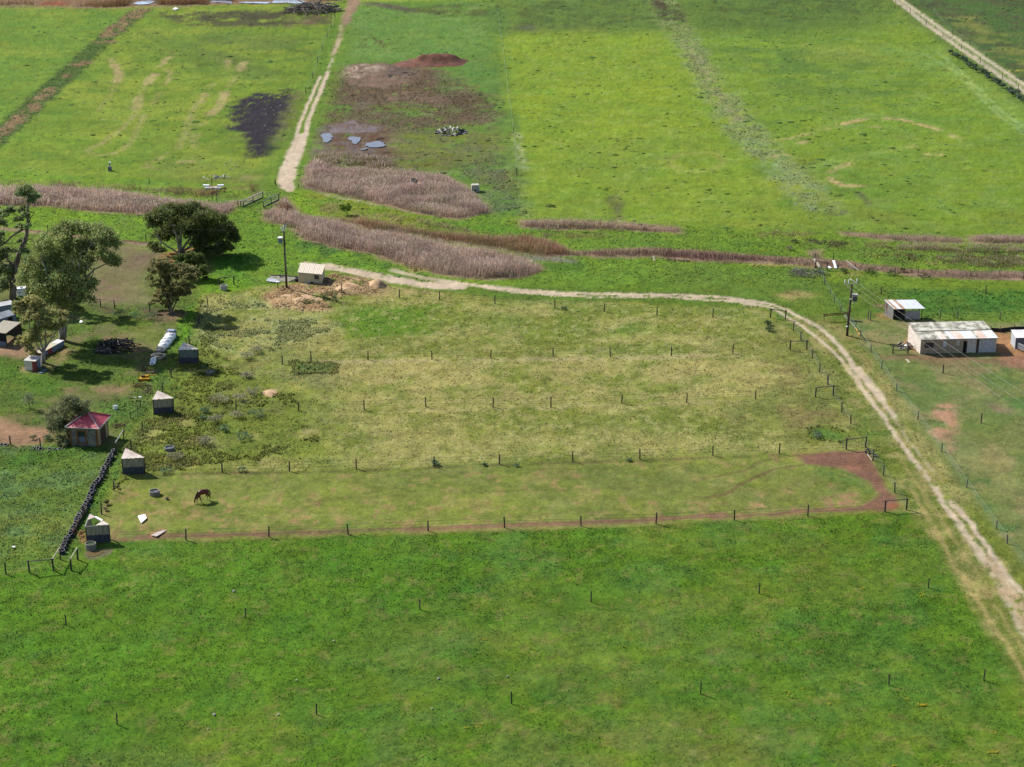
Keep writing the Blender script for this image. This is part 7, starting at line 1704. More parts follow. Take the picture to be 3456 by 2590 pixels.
# ---------------------------------------------------------------- troughs
def trough(label, z, x, y, r, h, wm, m=None, drip=None):
    p = V2(z, x, y, h)
    root = thing("water_trough", label, "trough", (p.x, p.y, 0), group="round concrete water troughs")
    MB().lathe([(0, -.05), (r, -.05), (r, h - .02), (r - .02, h), (r - .09, h), (r - .11, h - .03), (r - .11, .1), (0, .1)], 28).build("basin", m or M_conc, root, smooth=False)
    MB().lathe([(0, h - .13), (r - .115, h - .13)], 28).build("water", wm, root)
    if drip:
        MB().lathe([(0, -.06), (.09, -.03), (.09, .05), (0, .09)], 8, (-.2, .08, h - .1)).build("float", M_black, root)
    return root
trough("round concrete trough with a black float, left of the grazing horse", 'm', 165, 600, .66, .62, M_water, drip=True)
trough("round concrete trough brimming pale water, below the weedy clump", 'E', 1405, 1128, .65, .55, M_water, m=M_steel_grey)
trough("round concrete trough sunk in grass near the topmost shelter", 'E', 1742, 496, .6, .5, M_water_g, drip=True)
trough("round concrete trough with green water against the broken shelter", 'k', 730, 658, .64, .75, M_water_g)
trough("tall pale round trough under the rail frame by the dark trees", 'd', 1738, 898, .64, .9, M_water, m=M_concw)

# ---------------------------------------------------------------- water
def sheet(name, z, pts, m, zz, n=1.5, seed=0):
    P = GP(z, pts); out = []
    for _ in range(1): P = np.concatenate([np.stack([.75 * P[i] + .25 * P[(i + 1) % len(P)], .25 * P[i] + .75 * P[(i + 1) % len(P)]]) for i in range(len(P))])
    for i in range(len(P)):
        a, b = P[i], P[(i + 1) % len(P)]
        k = max(1, int(np.hypot(*(b - a)) / n))
        for t in range(k): out.append(a + (b - a) * t / k)
    out = np.array(out); c = out.mean(0)
    j = fbm(out[:, 0] * 3, out[:, 1] * 3, n * 2, 3, 700 + seed) - .5
    out = out + (out - c) / (np.hypot(*(out - c).T)[:, None] + .01) * j[:, None] * n * 2.6
    mb = MB(); k = len(out)
    mb.v = [(p[0], p[1], zz) for p in out]; mb.f = [tuple(range(k))]
    me = bpy.data.meshes.new(name); bmx = __import__('bmesh').new()
    vs = [bmx.verts.new(v) for v in mb.v]; f = bmx.faces.new(vs)
    if f.normal.z < 0 or f.calc_area() and (f.normal_update() or f.normal.z < 0): f.normal_flip()
    __import__('bmesh').ops.triangulate(bmx, faces=bmx.faces[:]); bmx.to_mesh(me); bmx.free()
    me.materials.append(m); o = link(name, me); o['kind'] = 'structure'; return o
sheet("puddle", 'k', [(625, 850), (700, 820), (900, 800), (1010, 820), (960, 880), (900, 905), (780, 940), (660, 930), (625, 900)], M_puddle, .035, .4, 1)
for k, p in enumerate(([(150, 835), (230, 838), (215, 880), (180, 900), (160, 870)], [(310, 858), (395, 858), (405, 880), (360, 908), (345, 885)], [(440, 890), (545, 885), (555, 915), (500, 925), (420, 915)], [(400, 932), (440, 926), (440, 938), (405, 942)])):
    sheet("flood_water", 'B', p, M_flood, .22, .7, 2 + k)
for k, p in enumerate(([(862, 8), (985, 14), (990, 34), (862, 36)], [(1370, 8), (1470, 3), (1520, 28), (1400, 24)], [(1750, 3), (1860, 6), (1980, 8), (1990, 24), (1880, 26), (1750, 24)], [(1560, 18), (1740, 18), (1740, 26), (1570, 27)])):
    sheet("pond", 'A', p, M_pond, .25, 3.0, 8 + k)

# ---------------------------------------------------------------- heaps
def heap(name, label, cat, z, pts, h, m, seed, peaks=(), cell=.35, rough=.35, col=None):
    P = GP(z, pts); c = P.mean(0)
    lo, hi = P.min(0) - .5, P.max(0) + .5
    xs = np.arange(lo[0], hi[0], cell); ys = np.arange(lo[1], hi[1], cell)
    x, y = np.meshgrid(xs, ys); x = x.ravel(); y = y.ravel()
    wx = (fbm(x, y, 2.0, 3, seed) - .5) * 1.5
    d = np.full(len(x), 1e9)
    for i in range(len(P)): d = np.minimum(d, _seg(x + wx, y, P[i], P[(i + 1) % len(P)]))
    ins = inside(x + wx, y, P); d = np.where(ins, d, -d)
    half = max(.4, d.max())
    zz = h * np.clip(d / half, 0, 1) ** .7 * (1 - rough + 2 * rough * fbm(x, y, 1.4, 4, seed + 3))
    for px, py, pr, ph in peaks:
        g = G(z, px, py); zz += ph * np.exp(-((x - g[0]) ** 2 + (y - g[1]) ** 2) / pr ** 2) * (d > 0)
    zz = np.where(d > -cell, zz, -.3) - .02
    n = len(xs); q = np.arange(len(x)).reshape(len(ys), n)
    f = np.stack([q[:-1, :-1], q[:-1, 1:], q[1:, 1:], q[1:, :-1]], -1).reshape(-1, 4)
    f = f[(zz[f] > -.2).any(1)]
    u, inv = np.unique(f, return_inverse=True)
    v = np.stack([x[u] - c[0], y[u] - c[1], zz[u]], 1)
    o = link(name, mesh_np(name, v, inv.reshape(-1), np.full(len(f), 4), m, smooth=True), loc=(c[0], c[1], 0))
    return tag(o, label, cat)
heap("soil_heap", "long heap of dumped red-brown soil in the marshy paddock", "soil heap", 'B', [(600, 400), (700, 372), (960, 362), (1075, 376), (1040, 410), (860, 424), (640, 424)], 1.2, M_soil, 801, [(790, 395, 2.2, 1.3), (880, 395, 2.4, 1.5), (970, 390, 2.4, 1.5)], .5)
heap("straw_heap", "rounded heap of old straw right of the pump shed", "straw heap", 'G', [(870, 955), (890, 915), (950, 900), (1000, 930), (1010, 960), (950, 965)], .8, M_strawheap, 802, [(950, 940, 1.3, .5)], .2, .7)
heap("straw_heap", "lower lumpy straw heap between the pump shed and the rounded heap", "straw heap", 'G', [(640, 960), (700, 920), (800, 910), (860, 940), (840, 985), (740, 995), (660, 1000)], .5, M_strawheap, 803, [], .18, .75)
heap("straw_heap", "broad lumpy straw and spoil heap below the left power pole", "straw heap", 'G', [(210, 1020), (330, 985), (520, 985), (640, 1020), (600, 1090), (420, 1115), (260, 1080)], .5, M_strawheap, 804, [], .18, .75)
heap("straw_heap", "small rounded heap of pale straw in the strips between grey weed bushes", "straw heap", 'F', [(562, 852), (580, 842), (605, 842), (608, 854), (585, 858)], .4, M_strawheap, 805, [], .2)
def pile(name, label, cat, z, x, y, rx, ry, h, n, m, seed, length=(.8, 2.2), rad=(.03, .07), mats=None):
    p = G(z, x, y); root = thing(name, label, cat, (p[0], p[1], gz(*p)))
    g = random.Random(seed); mbs = {}
    for k in range(n):
        a = g.uniform(0, 6.28); t = g.random() ** .5
        cx_, cy_ = math.cos(a) * rx * t, math.sin(a) * ry * t
        cz = max(.03, h * (1 - t * t) * g.uniform(.2, 1.0))
        b = g.uniform(0, 6.28); L = g.uniform(*length) / 2; tl = g.uniform(-.35, .35)
        v = Vector((math.cos(b) * math.cos(tl), math.sin(b) * math.cos(tl), math.sin(tl))) * L
        c_ = Vector((cx_, cy_, cz)); mm = g.choice(mats) if mats else m
        r = g.uniform(*rad)
        kk = Vector((g.uniform(-.1, .1), g.uniform(-.1, .1), g.uniform(-.05, .1))) * L * 2
        mbs.setdefault(mm, MB()).tube([c_ - v, c_ + kk, c_ + v], [r, r * .8, r * .4], 4)
    for mm, mb in mbs.items(): mb.build("sticks", mm, root, kind='stuff')
    return root
pile("burnt_pile", "black burnt heap of timber in the left yard", "burnt pile", 'E', 960, 305, 2.9, 3.6, .9, 170, M_char, 21, (.8, 2.4), (.05, .12), [M_char, M_char, M_char, M_black, M_branch, M_wood_dark])
pile("brush_pile", "big pile of bleached branches by the far wetland", "brush pile", 'A', 2030, 72, 9, 9, 2.6, 260, M_branch, 22, (2.5, 7), (.08, .2), [M_branch, M_wood_dark, M_branch, M_bark])
pile("fallen_branches", "fallen pale dead branches on the drain bank by the dark rail frame", "fallen branches", 'h', 400, 370, 3.6, 2.6, .8, 130, M_branch, 23, (1.0, 3.2), (.02, .05), [M_branch, M_wood_dark, M_branch])
pile("rubble_pile", "small pile of white and dark rubble alone in the marshy paddock", "rubble pile", 'B', 965, 828, 3.6, 4.0, 1.2, 60, M_concw, 24, (.8, 2.0), (.12, .3), [M_concw, M_char, M_steel_grey])
pile("rubble_pile", "small heap of stones and white rubbish at the long shed's sunlit end", "rubble pile", 'i', 445, 850, 1.3, 2.2, .4, 46, M_concw, 25, (.3, .7), (.07, .14), [M_concw, M_stone, M_char, M_steel])
pile("rubble_pile", "row of broken white concrete on the grass by the black burnt patch's track", "rubble pile", 'A', 1405, 1152, 2.6, 2.2, .25, 14, M_concw, 26, (.6, 1.4), (.1, .2))
def stick(name, label, cat, z, pts, r, m, n=6, z0=.12, parts=None):
    P = [Vector((*G(z, p[0], p[1], (p[2] if len(p) > 2 else z0)), p[2] if len(p) > 2 else z0)) for p in pts]
    root = thing(name, label, cat, tuple(P[0]))
    MB().tube([p - P[0] for p in P], r, n).build("shaft", m, root)
    return root
stick("log", "long bare pole lying beside the right power pole", "pole", 'h', [(1155, 1212), (1250, 1235), (1385, 1250)], .1, M_wood_dark)
stick("branch_pole", "pale bare pole sticking out of the fallen branches", "pole", 'h', [(125, 305, .2), (230, 270, .6), (340, 255, .5)], .07, M_concw)
stick("branch_pole", "second pale pole crossing the first at the fallen branches", "pole", 'h', [(125, 240, .9), (200, 290, .6), (290, 340, .3)], .07, M_branch)
stick("strainer_rail", "grey and yellow strainer rail slanting past the right power pole", "rail", 'h', [(1048, 1122, 1.1), (1250, 1355, 1.1), (1345, 1495, .9)], .07, M_steel_grey)
stick("yellow_rail", "yellow rail below the grey strainer rail by the right power pole", "rail", 'h', [(1255, 1368, 1.2), (1340, 1490, 1.0)], .085, M_yellow)
stick("drain_rails", "upper pale rail lying over the drain, right of the white gutter", "rail", 'h', [(1085, 110, 1.0), (1320, 300, .3)], .06, M_concw)
stick("drain_rails", "lower pale rail lying over the drain, right of the white gutter", "rail", 'h', [(1112, 175, .6), (1230, 265, .3)], .06, M_branch)
def plank(name, label, cat, z, a, b, w, m, za=.1, zb=.1, t=.06):
    A = Vector((*G(z, *a, za), za)); B = Vector((*G(z, *b, zb), zb))
    root = thing(name, label, cat, tuple(A)); d = B - A; u = d.normalized(); s = u.cross(Vector((0, 0, 1))).normalized() * w / 2; up = s.cross(u).normalized() * t
    mb = MB(); c = [Vector((0, 0, 0)) - s, Vector((0, 0, 0)) + s, d + s, d - s]
    mb.add([p for p in c] + [p + up for p in c], [(3, 2, 1, 0), (4, 5, 6, 7), (0, 1, 5, 4), (1, 2, 6, 5), (2, 3, 7, 6), (3, 0, 4, 7)])
    mb.build("board", m, root); return root
plank("leaning_board", "long white and tan board leaning over the drain behind the dark rail frame", "board", 'h', (480, 80), (595, 240), .5, M_cream, 1.0, .2)
plank("gutter", "white plank-like gutter lying down the drain bank", "gutter", 'h', (845, 110), (890, 255), .45, M_paint, .8, .15)
plank("white_block", "small white slab between the leaning board and the gutter", "slab", 'h', (755, 230), (795, 262), .35, M_paint, .15, .1, .15)
plank("white_post_board", "small white board standing at the drain, middle of the picture", "board", 'C', (170, 1410), (178, 1438), .3, M_cream, .7, .1)
plank("timber_offcut", "pale board lying on the brown earth below the long shed", "board", 'i', (440, 1040), (490, 1095), .25, M_cream)
plank("plank", "dark plank leaning from the concrete slab to the black drum", "plank", 'f', (590, 1298), (735, 1232), .2, M_wood_dark, .1, .5)
plank("plank", "second dark plank beside the leaning one at the pump shed", "plank", 'f', (640, 1285), (745, 1240), .15, M_wood, .1, .3)
plank("white_pipe", "white pipe length on the ground right of the pump shed", "pipe", 'f', (1325, 1192), (1420, 1198), .25, M_paint)
plank("dark_plank", "dark board lying on the pump shed's concrete slab", "plank", 'f', (390, 1195), (470, 1190), .3, M_char, .2, .2)
# slab, white sheet and scrap sheets
def flat(name, label, cat, z, pts, m, zz=.12, t=.03, corr=None, amp=.025):
    P = [V2(z, *p, zz) for p in pts]; root = thing(name, label, cat, (P[0].x, P[0].y, zz))
    q = [tuple(p - P[0]) for p in P]
    if corr is None:
        a = sum(q[i][0] * q[(i + 1) % len(q)][1] - q[(i + 1) % len(q)][0] * q[i][1] for i in range(len(q)))
        MB().prism(q if a > 0 else q[::-1], -t, 0).build("sheet", m, root)
    else: corrugated(q, lambda x, y: .05 * math.sin(x * 2 + y), corr, .3, amp).build("sheet", m, root)
    return root
flat("concrete_slab", "grey concrete slab left of the pump shed, dark-edged", "slab", 'f', [(165, 1265), (190, 1165), (480, 1165), (780, 1190), (780, 1270), (560, 1300), (400, 1290)], M_conc, .1, .12)
flat("white_sheet", "torn white sheet crumpled on the near edge of the concrete slab", "sheet", 'f', [(110, 1275), (150, 1230), (290, 1230), (370, 1275), (395, 1300), (340, 1315), (200, 1300)], M_paint, .22, .03, .3, .05)
flat("slab_edge", "dark kerb board along the back of the concrete slab", "kerb", 'f', [(190, 1160), (200, 1150), (560, 1160), (770, 1185), (770, 1192), (480, 1172)], M_char, .2, .2)
flat("tin_sheet", "bright white torn tin sheet lying in the horse strip", "tin sheet", 'k', [(1655, 128), (1800, 95), (1838, 175), (1725, 268)], M_white, .2, .02, 1.3, .02)
flat("tin_sheet", "tan corrugated sheet lying on orange earth in the horse strip", "tin sheet", 'L', [(1248, 752), (1335, 712), (1388, 706), (1298, 768)], M_tin_pink, .2, .02, .95, .028)
flat("white_scrap", "small white scrap on the weedy ground left of the tyre wall", "scrap", 'l', [(290, 190), (340, 165), (385, 185), (345, 208)], M_paint, .25, .05)
flat("scrap_board", "pale scrap lying below the container by the shade's edge", "scrap", 'c', [(690, 1600), (790, 1530), (850, 1530), (760, 1605)], M_bluegrey, .2, .05)
flat("white_scrap", "white scrap lying in the tree shade right of the trunks", "scrap", 'c', [(1430, 690), (1450, 645), (1500, 665), (1470, 690)], M_paint, .2, .1)
flat("white_scrap", "white scrap at the far wetland's edge near the ditch", "scrap", 'A', [(1120, 58), (1140, 48), (1158, 56), (1140, 62)], M_paint, .4, .3)

# ---------------------------------------------------------------- tyres
tm = MB().lathe([(.2, .03), (.21, .0), (.3, .0), (.33, .04), (.335, .1), (.33, .17), (.305, .205), (.235, .215), (.205, .19), (.215, .12), (.2, .03)], 18).build("tyre_tmp", M_tyre, smooth=True)
tyre_me = tm.data; tyre_me.materials.append(M_side)
for _p in tyre_me.polygons:
    if _p.center.z > .19 and (_p.center.xy.length > .2): _p.material_index = 1
bpy.data.objects.remove(tm)
_gt = random.Random(4)
def tyre(p, z, label, group, s=1.0, tilt=.12, rot=None):
    o = link("tyre", tyre_me, None, (p[0], p[1], z), None)
    o.rotation_euler = rot or (_gt.gauss(.24 if tilt > .1 else 0, tilt), _gt.gauss(0, tilt), _gt.uniform(-.3, .3)); o.scale = (s, s, 1.0 + _gt.uniform(-.1, .2))
    return tag(o, label, "tyre", group)
TW = [('j', p) for p in ((1070, 105), (1035, 190), (1012, 238), (985, 300), (965, 350), (930, 400), (897, 440), (868, 483), (855, 555), (820, 630), (780, 685), (742, 735), (700, 770), (675, 812), (655, 868), (628, 930), (602, 978), (595, 1030), (580, 1078), (538, 1148), (515, 1195), (475, 1245), (450, 1310), (412, 1352), (393, 1395), (370, 1445), (348, 1490), (330, 1535), (300, 1605), (265, 1650))] + \
     [('k', p) for p in ((360, 392), (335, 455), (290, 515), (250, 575), (220, 635), (195, 700), (172, 790))]
for z, p in TW:
    base = V2(z, *p, .62)
    s = _gt.uniform(.9, 1.12)
    for k in range(3):
        tyre((base.x + _gt.gauss(0, .05) + .04 * (2 - k), base.y + _gt.gauss(0, .05)), -.02 + .215 * k,
             "black tyre on top of the slanting tyre wall" if k == 2 else "black tyre under another in the slanting tyre wall",
             "tyres on top of the tyre wall" if k == 2 else "tyres lower in the tyre wall", s if k == 2 else s * _gt.uniform(.95, 1.05), .17 if k == 2 else .04)
for (x, y), lb in (((278, 1132), "leftmost tyre of the short row left of the hut"), ((318, 1134), "tyre touching the leftmost one in the short row left of the hut"), ((340, 1140), "small tyre third along the short row left of the hut"), ((415, 1142), "tyre at the middle of the short row left of the hut"), ((458, 1145), "second tyre from the hut end of the short row"), ((498, 1146), "tyre closest to the hut in the short row"), ((16, 1104), "tyre at the left picture edge in tree shade"), ((48, 1108), "tyre beside the left-edge one in tree shade")):
    tyre(V2('E', x, y, .2), .0, lb, "tyres lying left of the hut", 1.05, .12)
tyre(V2('n', 455, 405, .5), .2, "tyre leaning against the rail frame at the brown earth", None, 1.25, rot=(.9, .2, .3))
tyre(V2('n', 598, 490, .3), .05, "small tyre behind the leaning corner post at the brown earth", None, .85)
stick("corner_stay", "pale stay wire slanting from rail frame to leaning corner post at the brown earth", "stay", 'n', [(425, 440, .1), (530, 590, .1)], .05, M_concw)
# boards behind the tyres
def boards():
    a, b = G('k', 300, 545), G('k', 590, 20)
    root = thing("board_fence", "low brown board fence backing the lower end of the tyre wall", "fence", (a[0], a[1], 0))
    u = Vector((b[0] - a[0], b[1] - a[1])); L = u.length; u /= L; nn = Vector((u.y, -u.x)) * .5
    n = 6
    for k in range(n):
        p, q = u * (L * k / n) + nn, u * (L * (k + .97) / n) + nn
        for zz in (.02, .33):
            MB().wall(p, q, zz, zz + .29, .05).build("plank", M_wood if k % 2 else M_rust, root)
        MB().tube([(p.x, p.y, -.2), (p.x, p.y, .95)], .06, 6).build("post", M_wood_dark, root)
boards()

# ---------------------------------------------------------------- row of discarded white tanks, shells, a bath; implements
def rounded_tank(label, z, x, y, d, m, extra=None, rz=0.0):
    p = V2(z, x, y); root = thing("plastic_tank", label, "tank", (p.x, p.y, 0), rz)
    import bmesh
    bm_ = bmesh.new(); bmesh.ops.create_cube(bm_, size=1.0)
    for v in bm_.verts: v.co = Vector((v.co.x * d[0] * (1.0 if v.co.z < 0 else .93), v.co.y * d[1] * (1.0 if v.co.z < 0 else .93), (v.co.z + .5) * d[2]))
    bmesh.ops.bevel(bm_, geom=bm_.edges[:], offset=.14, segments=3, affect='EDGES')
    me = bpy.data.meshes.new("tank_shell"); bm_.to_mesh(me); bm_.free(); me.materials.append(m)
    for pl in me.polygons: pl.use_smooth = True
    link("shell", me, root)
    if extra: extra(root, d)
    return root
def caps(root, d):
    for k in (-1, 0, 1): MB().lathe([(0, .09), (.07, .09), (.07, 0)], 8, (k * d[0] * .36, -d[1] * .38, d[2] - .01)).build("cap", M_black, root)
    MB().box((0, .05, d[2] + .02), (d[0] * .8, d[1] * .55, .05)).build("lid", M_blueplastic, root)
def ribs(root, d):
    for k in (-.3, 0, .3): MB().box((k * d[0], 0, d[2] + .01), (.08, d[1] * .6, .04)).build("rib", M_trim, root)
def band(root, d):
    MB().box((0, d[1] * .2, d[2] + .01), (d[0] * .7, d[1] * .25, .04)).build("lid", M_trim, root)
def slats(root, d):
    MB().box((0, 0, d[2] + .01), (d[0] * .9, d[1] * .8, .05)).build("lid", M_steel_grey, root)
    for k in range(4): MB().box((-d[0] * .33 + k * d[0] * .22, 0, d[2] + .05), (.05, d[1] * .7, .04)).build("slat", M_trim, root)
rz_ = -.2
rounded_tank("white tank with a pale blue lid and black caps, far end of the white row", 'a', 955, 405, (1.4, 1.5, 1.15), M_bluegrey, caps, rz_)
rounded_tank("glossy white ribbed tank second from the far end of the white row", 'a', 935, 455, (1.55, 1.35, 1.0), M_white, ribs, rz_)
rounded_tank("plain white tank third from the far end of the white row", 'a', 885, 525, (1.5, 1.35, .95), M_white, None, rz_)
rounded_tank("white tank with a pale strip lid, fourth from the far end of the white row", 'a', 830, 588, (1.6, 1.3, .9), M_white, band, rz_)
rounded_tank("white tank next to the grey-lidded one in the white row", 'a', 780, 665, (1.5, 1.25, .85), M_white, band, rz_)
rounded_tank("grey slat-lidded tank near the bath end of the white row", 'a', 715, 740, (1.3, 1.2, .7), M_tin, slats, rz_)
def tub(name, label, cat, z, x, y, L, W, H, m, inm, rz, tiltx=0.0):
    p = V2(z, x, y); root = thing(name, label, cat, (p.x, p.y, .0), rz)
    n = 20; mb = MB(); rings = []
    for f, zz in ((.8, 0), (1.0, H * .9), (1.03, H), (.84, H), (.78, H * .85), (.62, .14)):
        k0 = len(mb.v)
        for k in range(n):
            a = 6.2832 * k / n
            cx_, sx_ = math.cos(a), math.sin(a)
            ex = lambda t: math.copysign(abs(t) ** .6, t)
            mb.v.append((ex(cx_) * W / 2 * f, ex(sx_) * L / 2 * f, zz))
        rings.append(k0)
    for a, b in zip(rings[:-1], rings[1:]):
        for k in range(n): mb.f.append((a + k, a + (k + 1) % n, b + (k + 1) % n, b + k))
    mb.f.append(tuple(rings[-1] + k for k in range(n)))
    root.rotation_euler = (tiltx, 0, rz)
    mb.build("shell", m, root, smooth=False)
    MB().box((0, -L * .22, .16), (W * .4, L * .2, .04)).build("leaf_litter", inm, root)
    return root
tub("bathtub", "white bathtub at the near end of the white row", "bathtub", 'a', 545, 1010, 1.5, .85, .55, M_white, M_rust, -.1, .6)
b_ = tub("boat_shell", "broken cream and brown shell between the bathtub and the grey-lidded tank", "shell", 'a', 660, 900, 2.1, 1.6, .6, M_cream, M_wood_dark, 1.2)
MB().box((.25, -.2, .45), (.9, .8, .05), .3).build("panel", M_char, b_); MB().tube([(-.9, -.7, .3), (.6, -.95, .3), (.9, -.2, .35)], .05, 5).build("trim_strip", M_paint, b_)
MB().box((-.75, .5, .5), (.25, .3, .3), .2).build("rusty_box", M_rust, b_)
def implement_yellow():
    p = V2('o', 500, 880); root = thing("mower_deck", "yellow tractor mower left of the rusty plough frame", "implement", (p.x, p.y, 0), .05)
    MB().box((-.42, -.1, .42), (.62, .75, .12)).build("deck_plate", M_yellow, root); MB().box((.38, -.1, .42), (.92, .75, .12)).build("deck_plate", M_yellow, root)
    MB().box((0, -.48, .28), (1.75, .05, .4)).build("skirt", M_yellow, root); MB().box((0, .3, .3), (1.7, .05, .36)).build("skirt", M_yellow, root)
    MB().box((.35, .22, .62), (.55, .35, .3)).build("cover", M_yellow, root); MB().box((-.2, .15, .62), (.45, .4, .3)).build("gearbox", M_rust, root)
    MB().tube([(-.6, .45, .65), (1.7, .55, .7)], .09, 6).build("frame_bar", M_yellow, root); MB().tube([(-.9, .5, .1), (-.95, .55, 1.2)], .06, 6).build("mast", M_yellow, root)
    MB().tube([(-.6, .45, .65), (-.95, .55, 1.15)], .05, 5).build("strut", M_yellow, root)
    for x in (-.7, .7): MB().lathe([(0, -.05), (.18, -.05), (.18, .05), (0, .05)], 10, (x, -.42, .18)).build("wheel", M_black, root)
implement_yellow()
def implement_plough():
    p = V2('o', 620, 650); root = thing("plough_frame", "rusty plough frame with a curved shank, nearest the bathtub", "implement", (p.x, p.y, 0))
    MB().tube([(-.3, .1, .5), (1.1, .15, .5)], .07, 6).build("frame_bar", M_rust, root); MB().tube([(-.2, -.4, .42), (1.0, -.35, .42)], .08, 6).build("frame_bar", M_branch, root)
    MB().tube([(-.3, .1, .5), (-.6, .25, .75), (-.85, .4, 1.2), (-.8, .45, 1.55)], [.09, .09, .07, .05], 6).build("shank", M_rust, root)
    MB().tube([(-.85, .4, .2), (-.95, .35, 1.15)], .05, 5).build("lever", M_rust, root)
    for x, y in ((-.2, -.4), (.9, -.4), (1.05, .1)): MB().tube([(x, y, .45), (x, y - .05, -.05)], .06, 5).build("leg", M_wood_dark, root)
    for x in (-.2, .4, .95): MB().tube([(x, .1, .48), (x, -.4, .42)], .05, 5).build("cross_bar", M_rust, root)
implement_plough()
def implement_harrow():
    p = V2('o', 300, 1120); root = thing("harrow", "brown rectangular harrow frame lying in weeds below the yellow mower", "implement", (p.x, p.y, 0))
    W, D = 1.5, 1.5
    c = [(-.75, -.8), (.5, -.8), (.95, .8), (-.3, .8)]
    for a, b in zip(c, c[1:] + c[:1]): MB().tube([(*a, .35), (*b, .35)], .06, 5).build("frame_bar", M_rust, root)
    for t in (.25, .5, .75):
        a = [c[0][i] + (c[3][i] - c[0][i]) * t for i in (0, 1)]; b = [c[1][i] + (c[2][i] - c[1][i]) * t for i in (0, 1)]
        MB().tube([(*a, .33), (*b, .33)], .045, 5).build("cross_bar", M_rust, root)
        for s in (.15, .4, .65, .9):
            q = [a[i] + (b[i] - a[i]) * s for i in (0, 1)]; MB().tube([(*q, .33), (*q, .02)], .03, 4).build("tine", M_rust, root)
    MB().tube([(-.75, .3, .35), (-.8, .5, .95)], .05, 5).build("hitch", M_rust, root)
implement_harrow()
def wreck():
    p = V2('b', 1930, 100); root = thing("trailer_wreck", "small rusted axle with pale ends in the weeds above the hut", "axle", (p.x, p.y, 0), .1)
    MB().tube([(-.9, 0, .5), (.8, .05, .45)], .07, 6).build("axle_beam", M_rust, root); MB().box((.6, 0, .55), (.4, .25, .2)).build("bracket", M_paint, root); MB().box((-.1, 0, .5), (.35, .2, .15)).build("bracket", M_trim, root)
    MB().tube([(-.95, -.05, .0), (-1.0, 0, .8)], .06, 5).build("upright", M_straw, root); MB().tube([(.2, -.1, .4), (-.2, -.9, .15)], .05, 5).build("drawbar", M_straw, root)
wreck()
def drum(name, label, z, x, y, r, h, m):
    p = V2(z, x, y); root = thing(name, label, "drum" if name != "bucket" else "bucket", (p.x, p.y, 0))
    MB().lathe([(0, 0), (r, 0), (r * 1.04, h * .33), (r, h * .5), (r * 1.04, h * .7), (r, h), (r - .04, h), (r - .05, .08), (0, .08)], 16).build("body", m, root)
    MB().lathe([(r - .01, h), (r + .03, h + .01), (r - .01, h + .03)], 16).build("rim", M_trim if m is not M_trim else M_steel, root)
drum("drum", "black drum at the left corner of the pump shed", 'f', 752, 1298, .42, .65, M_black)
drum("bucket", "white bucket in the weeds above the hut's roof", 'b', 1450, 295, .32, .6, M_white)
drum("concrete_well", "round concrete well ring in the upper reed bed", 'G', 1200, 264, .7, 1.6, M_conc)
box_thing("concrete_well", "square white concrete box at the right end of the upper reed bed", "well", 'G', 1617, 298, (1.6, 1.5, 1.5), M_concw, .1, parts=(("lid", (0, 0, 1.55), (1.4, 1.3, .08), M_cream), ("pipe", (0, -.78, .5), (.3, .1, .3), M_char)))
def sluice():
    p = V2('A', 1385, 1226); root = thing("feed_trough", "white two-armed trough with a post beside the left-hand reeds", "trough", (p.x, p.y, 0))
    MB().box((0, 0, .35), (2.4, 1.0, .12)).build("base", M_tin_rust, root)
    for sx in (-1, 1): MB().box((sx * 1.5, .3, .6), (1.3, .5, .3), sx * .1).build("arm", M_white, root)
    for sx in (-1, 1): MB().box((sx * .9, -.7, .3), (1.6, .3, .35), -sx * .15).build("side", M_white, root)
    MB().tube([(-.3, .3, 0), (-.3, .3, 2.2)], .07, 6).build("post", M_wood_dark, root)
sluice()
def pump():
    p = V2('A', 714, 1112); root = thing("bore_pump", "small grey bore pump alone in the left-hand field", "pump", (p.x, p.y, 0))
    MB().box((0, 0, .5), (.7, .7, 1.0)).build("housing", M_steel_grey, root); MB().tube([(0, 0, .9), (0, 0, 1.9)], .12, 6).build("riser", M_bluegrey, root); MB().box((.1, 0, 1.9), (.5, .3, .2)).build("head", M_paint, root)
pump()
def standpipe():
    p = V2('f', 1000, 1440); root = thing("standpipe", "standpipe with a tap in front of the pump shed", "standpipe", (p.x, p.y, 0))
    MB().tube([(0, 0, -.1), (0, 0, .75)], .06, 6).build("pipe", M_concw, root); MB().box((.12, 0, .72), (.35, .12, .12)).build("tap", M_steel_grey, root); MB().tube([(.1, .4, 0), (.1, .4, 1.2)], .05, 6).build("riser", M_steel, root)
standpipe()
def dark_fence():
    pts = [V2('i', *p) for p in ((1712, 622), (1850, 632), (2060, 605), (2065, 605), (2330, 600))]
    root = thing("shade_fence", "low black sheeted fence behind the long shed's right end", "fence", (pts[0].x, pts[0].y, 0))
    for a, b in ((0, 1), (1, 2), (3, 4)):
        MB().wall(pts[a] - pts[0], pts[b] - pts[0], -.05, .62, .06).build("sheet", M_black, root)
    for p in pts[:3] + pts[4:]: MB().tube([(p.x - pts[0].x, p.y - pts[0].y, -.2), (p.x - pts[0].x, p.y - pts[0].y, 1.0)], .06, 6).build("post", M_wood, root)
dark_fence()
def water_box():
    p = V2('B', 1190, 8); root = thing("field_gate", "small dark gate-like object at the picture's top edge, on the far dirt strip", "gate", (p.x, p.y, 0))
    for x in (-1.5, 1.5): MB().tube([(x, 0, 0), (x, 0, 1.6)], .12, 6).build("post", M_char, root)
    for zz in (.5, 1.0, 1.4): MB().tube([(-1.5, 0, zz), (1.5, 0, zz)], .07, 5).build("bar", M_steel, root)
water_box()

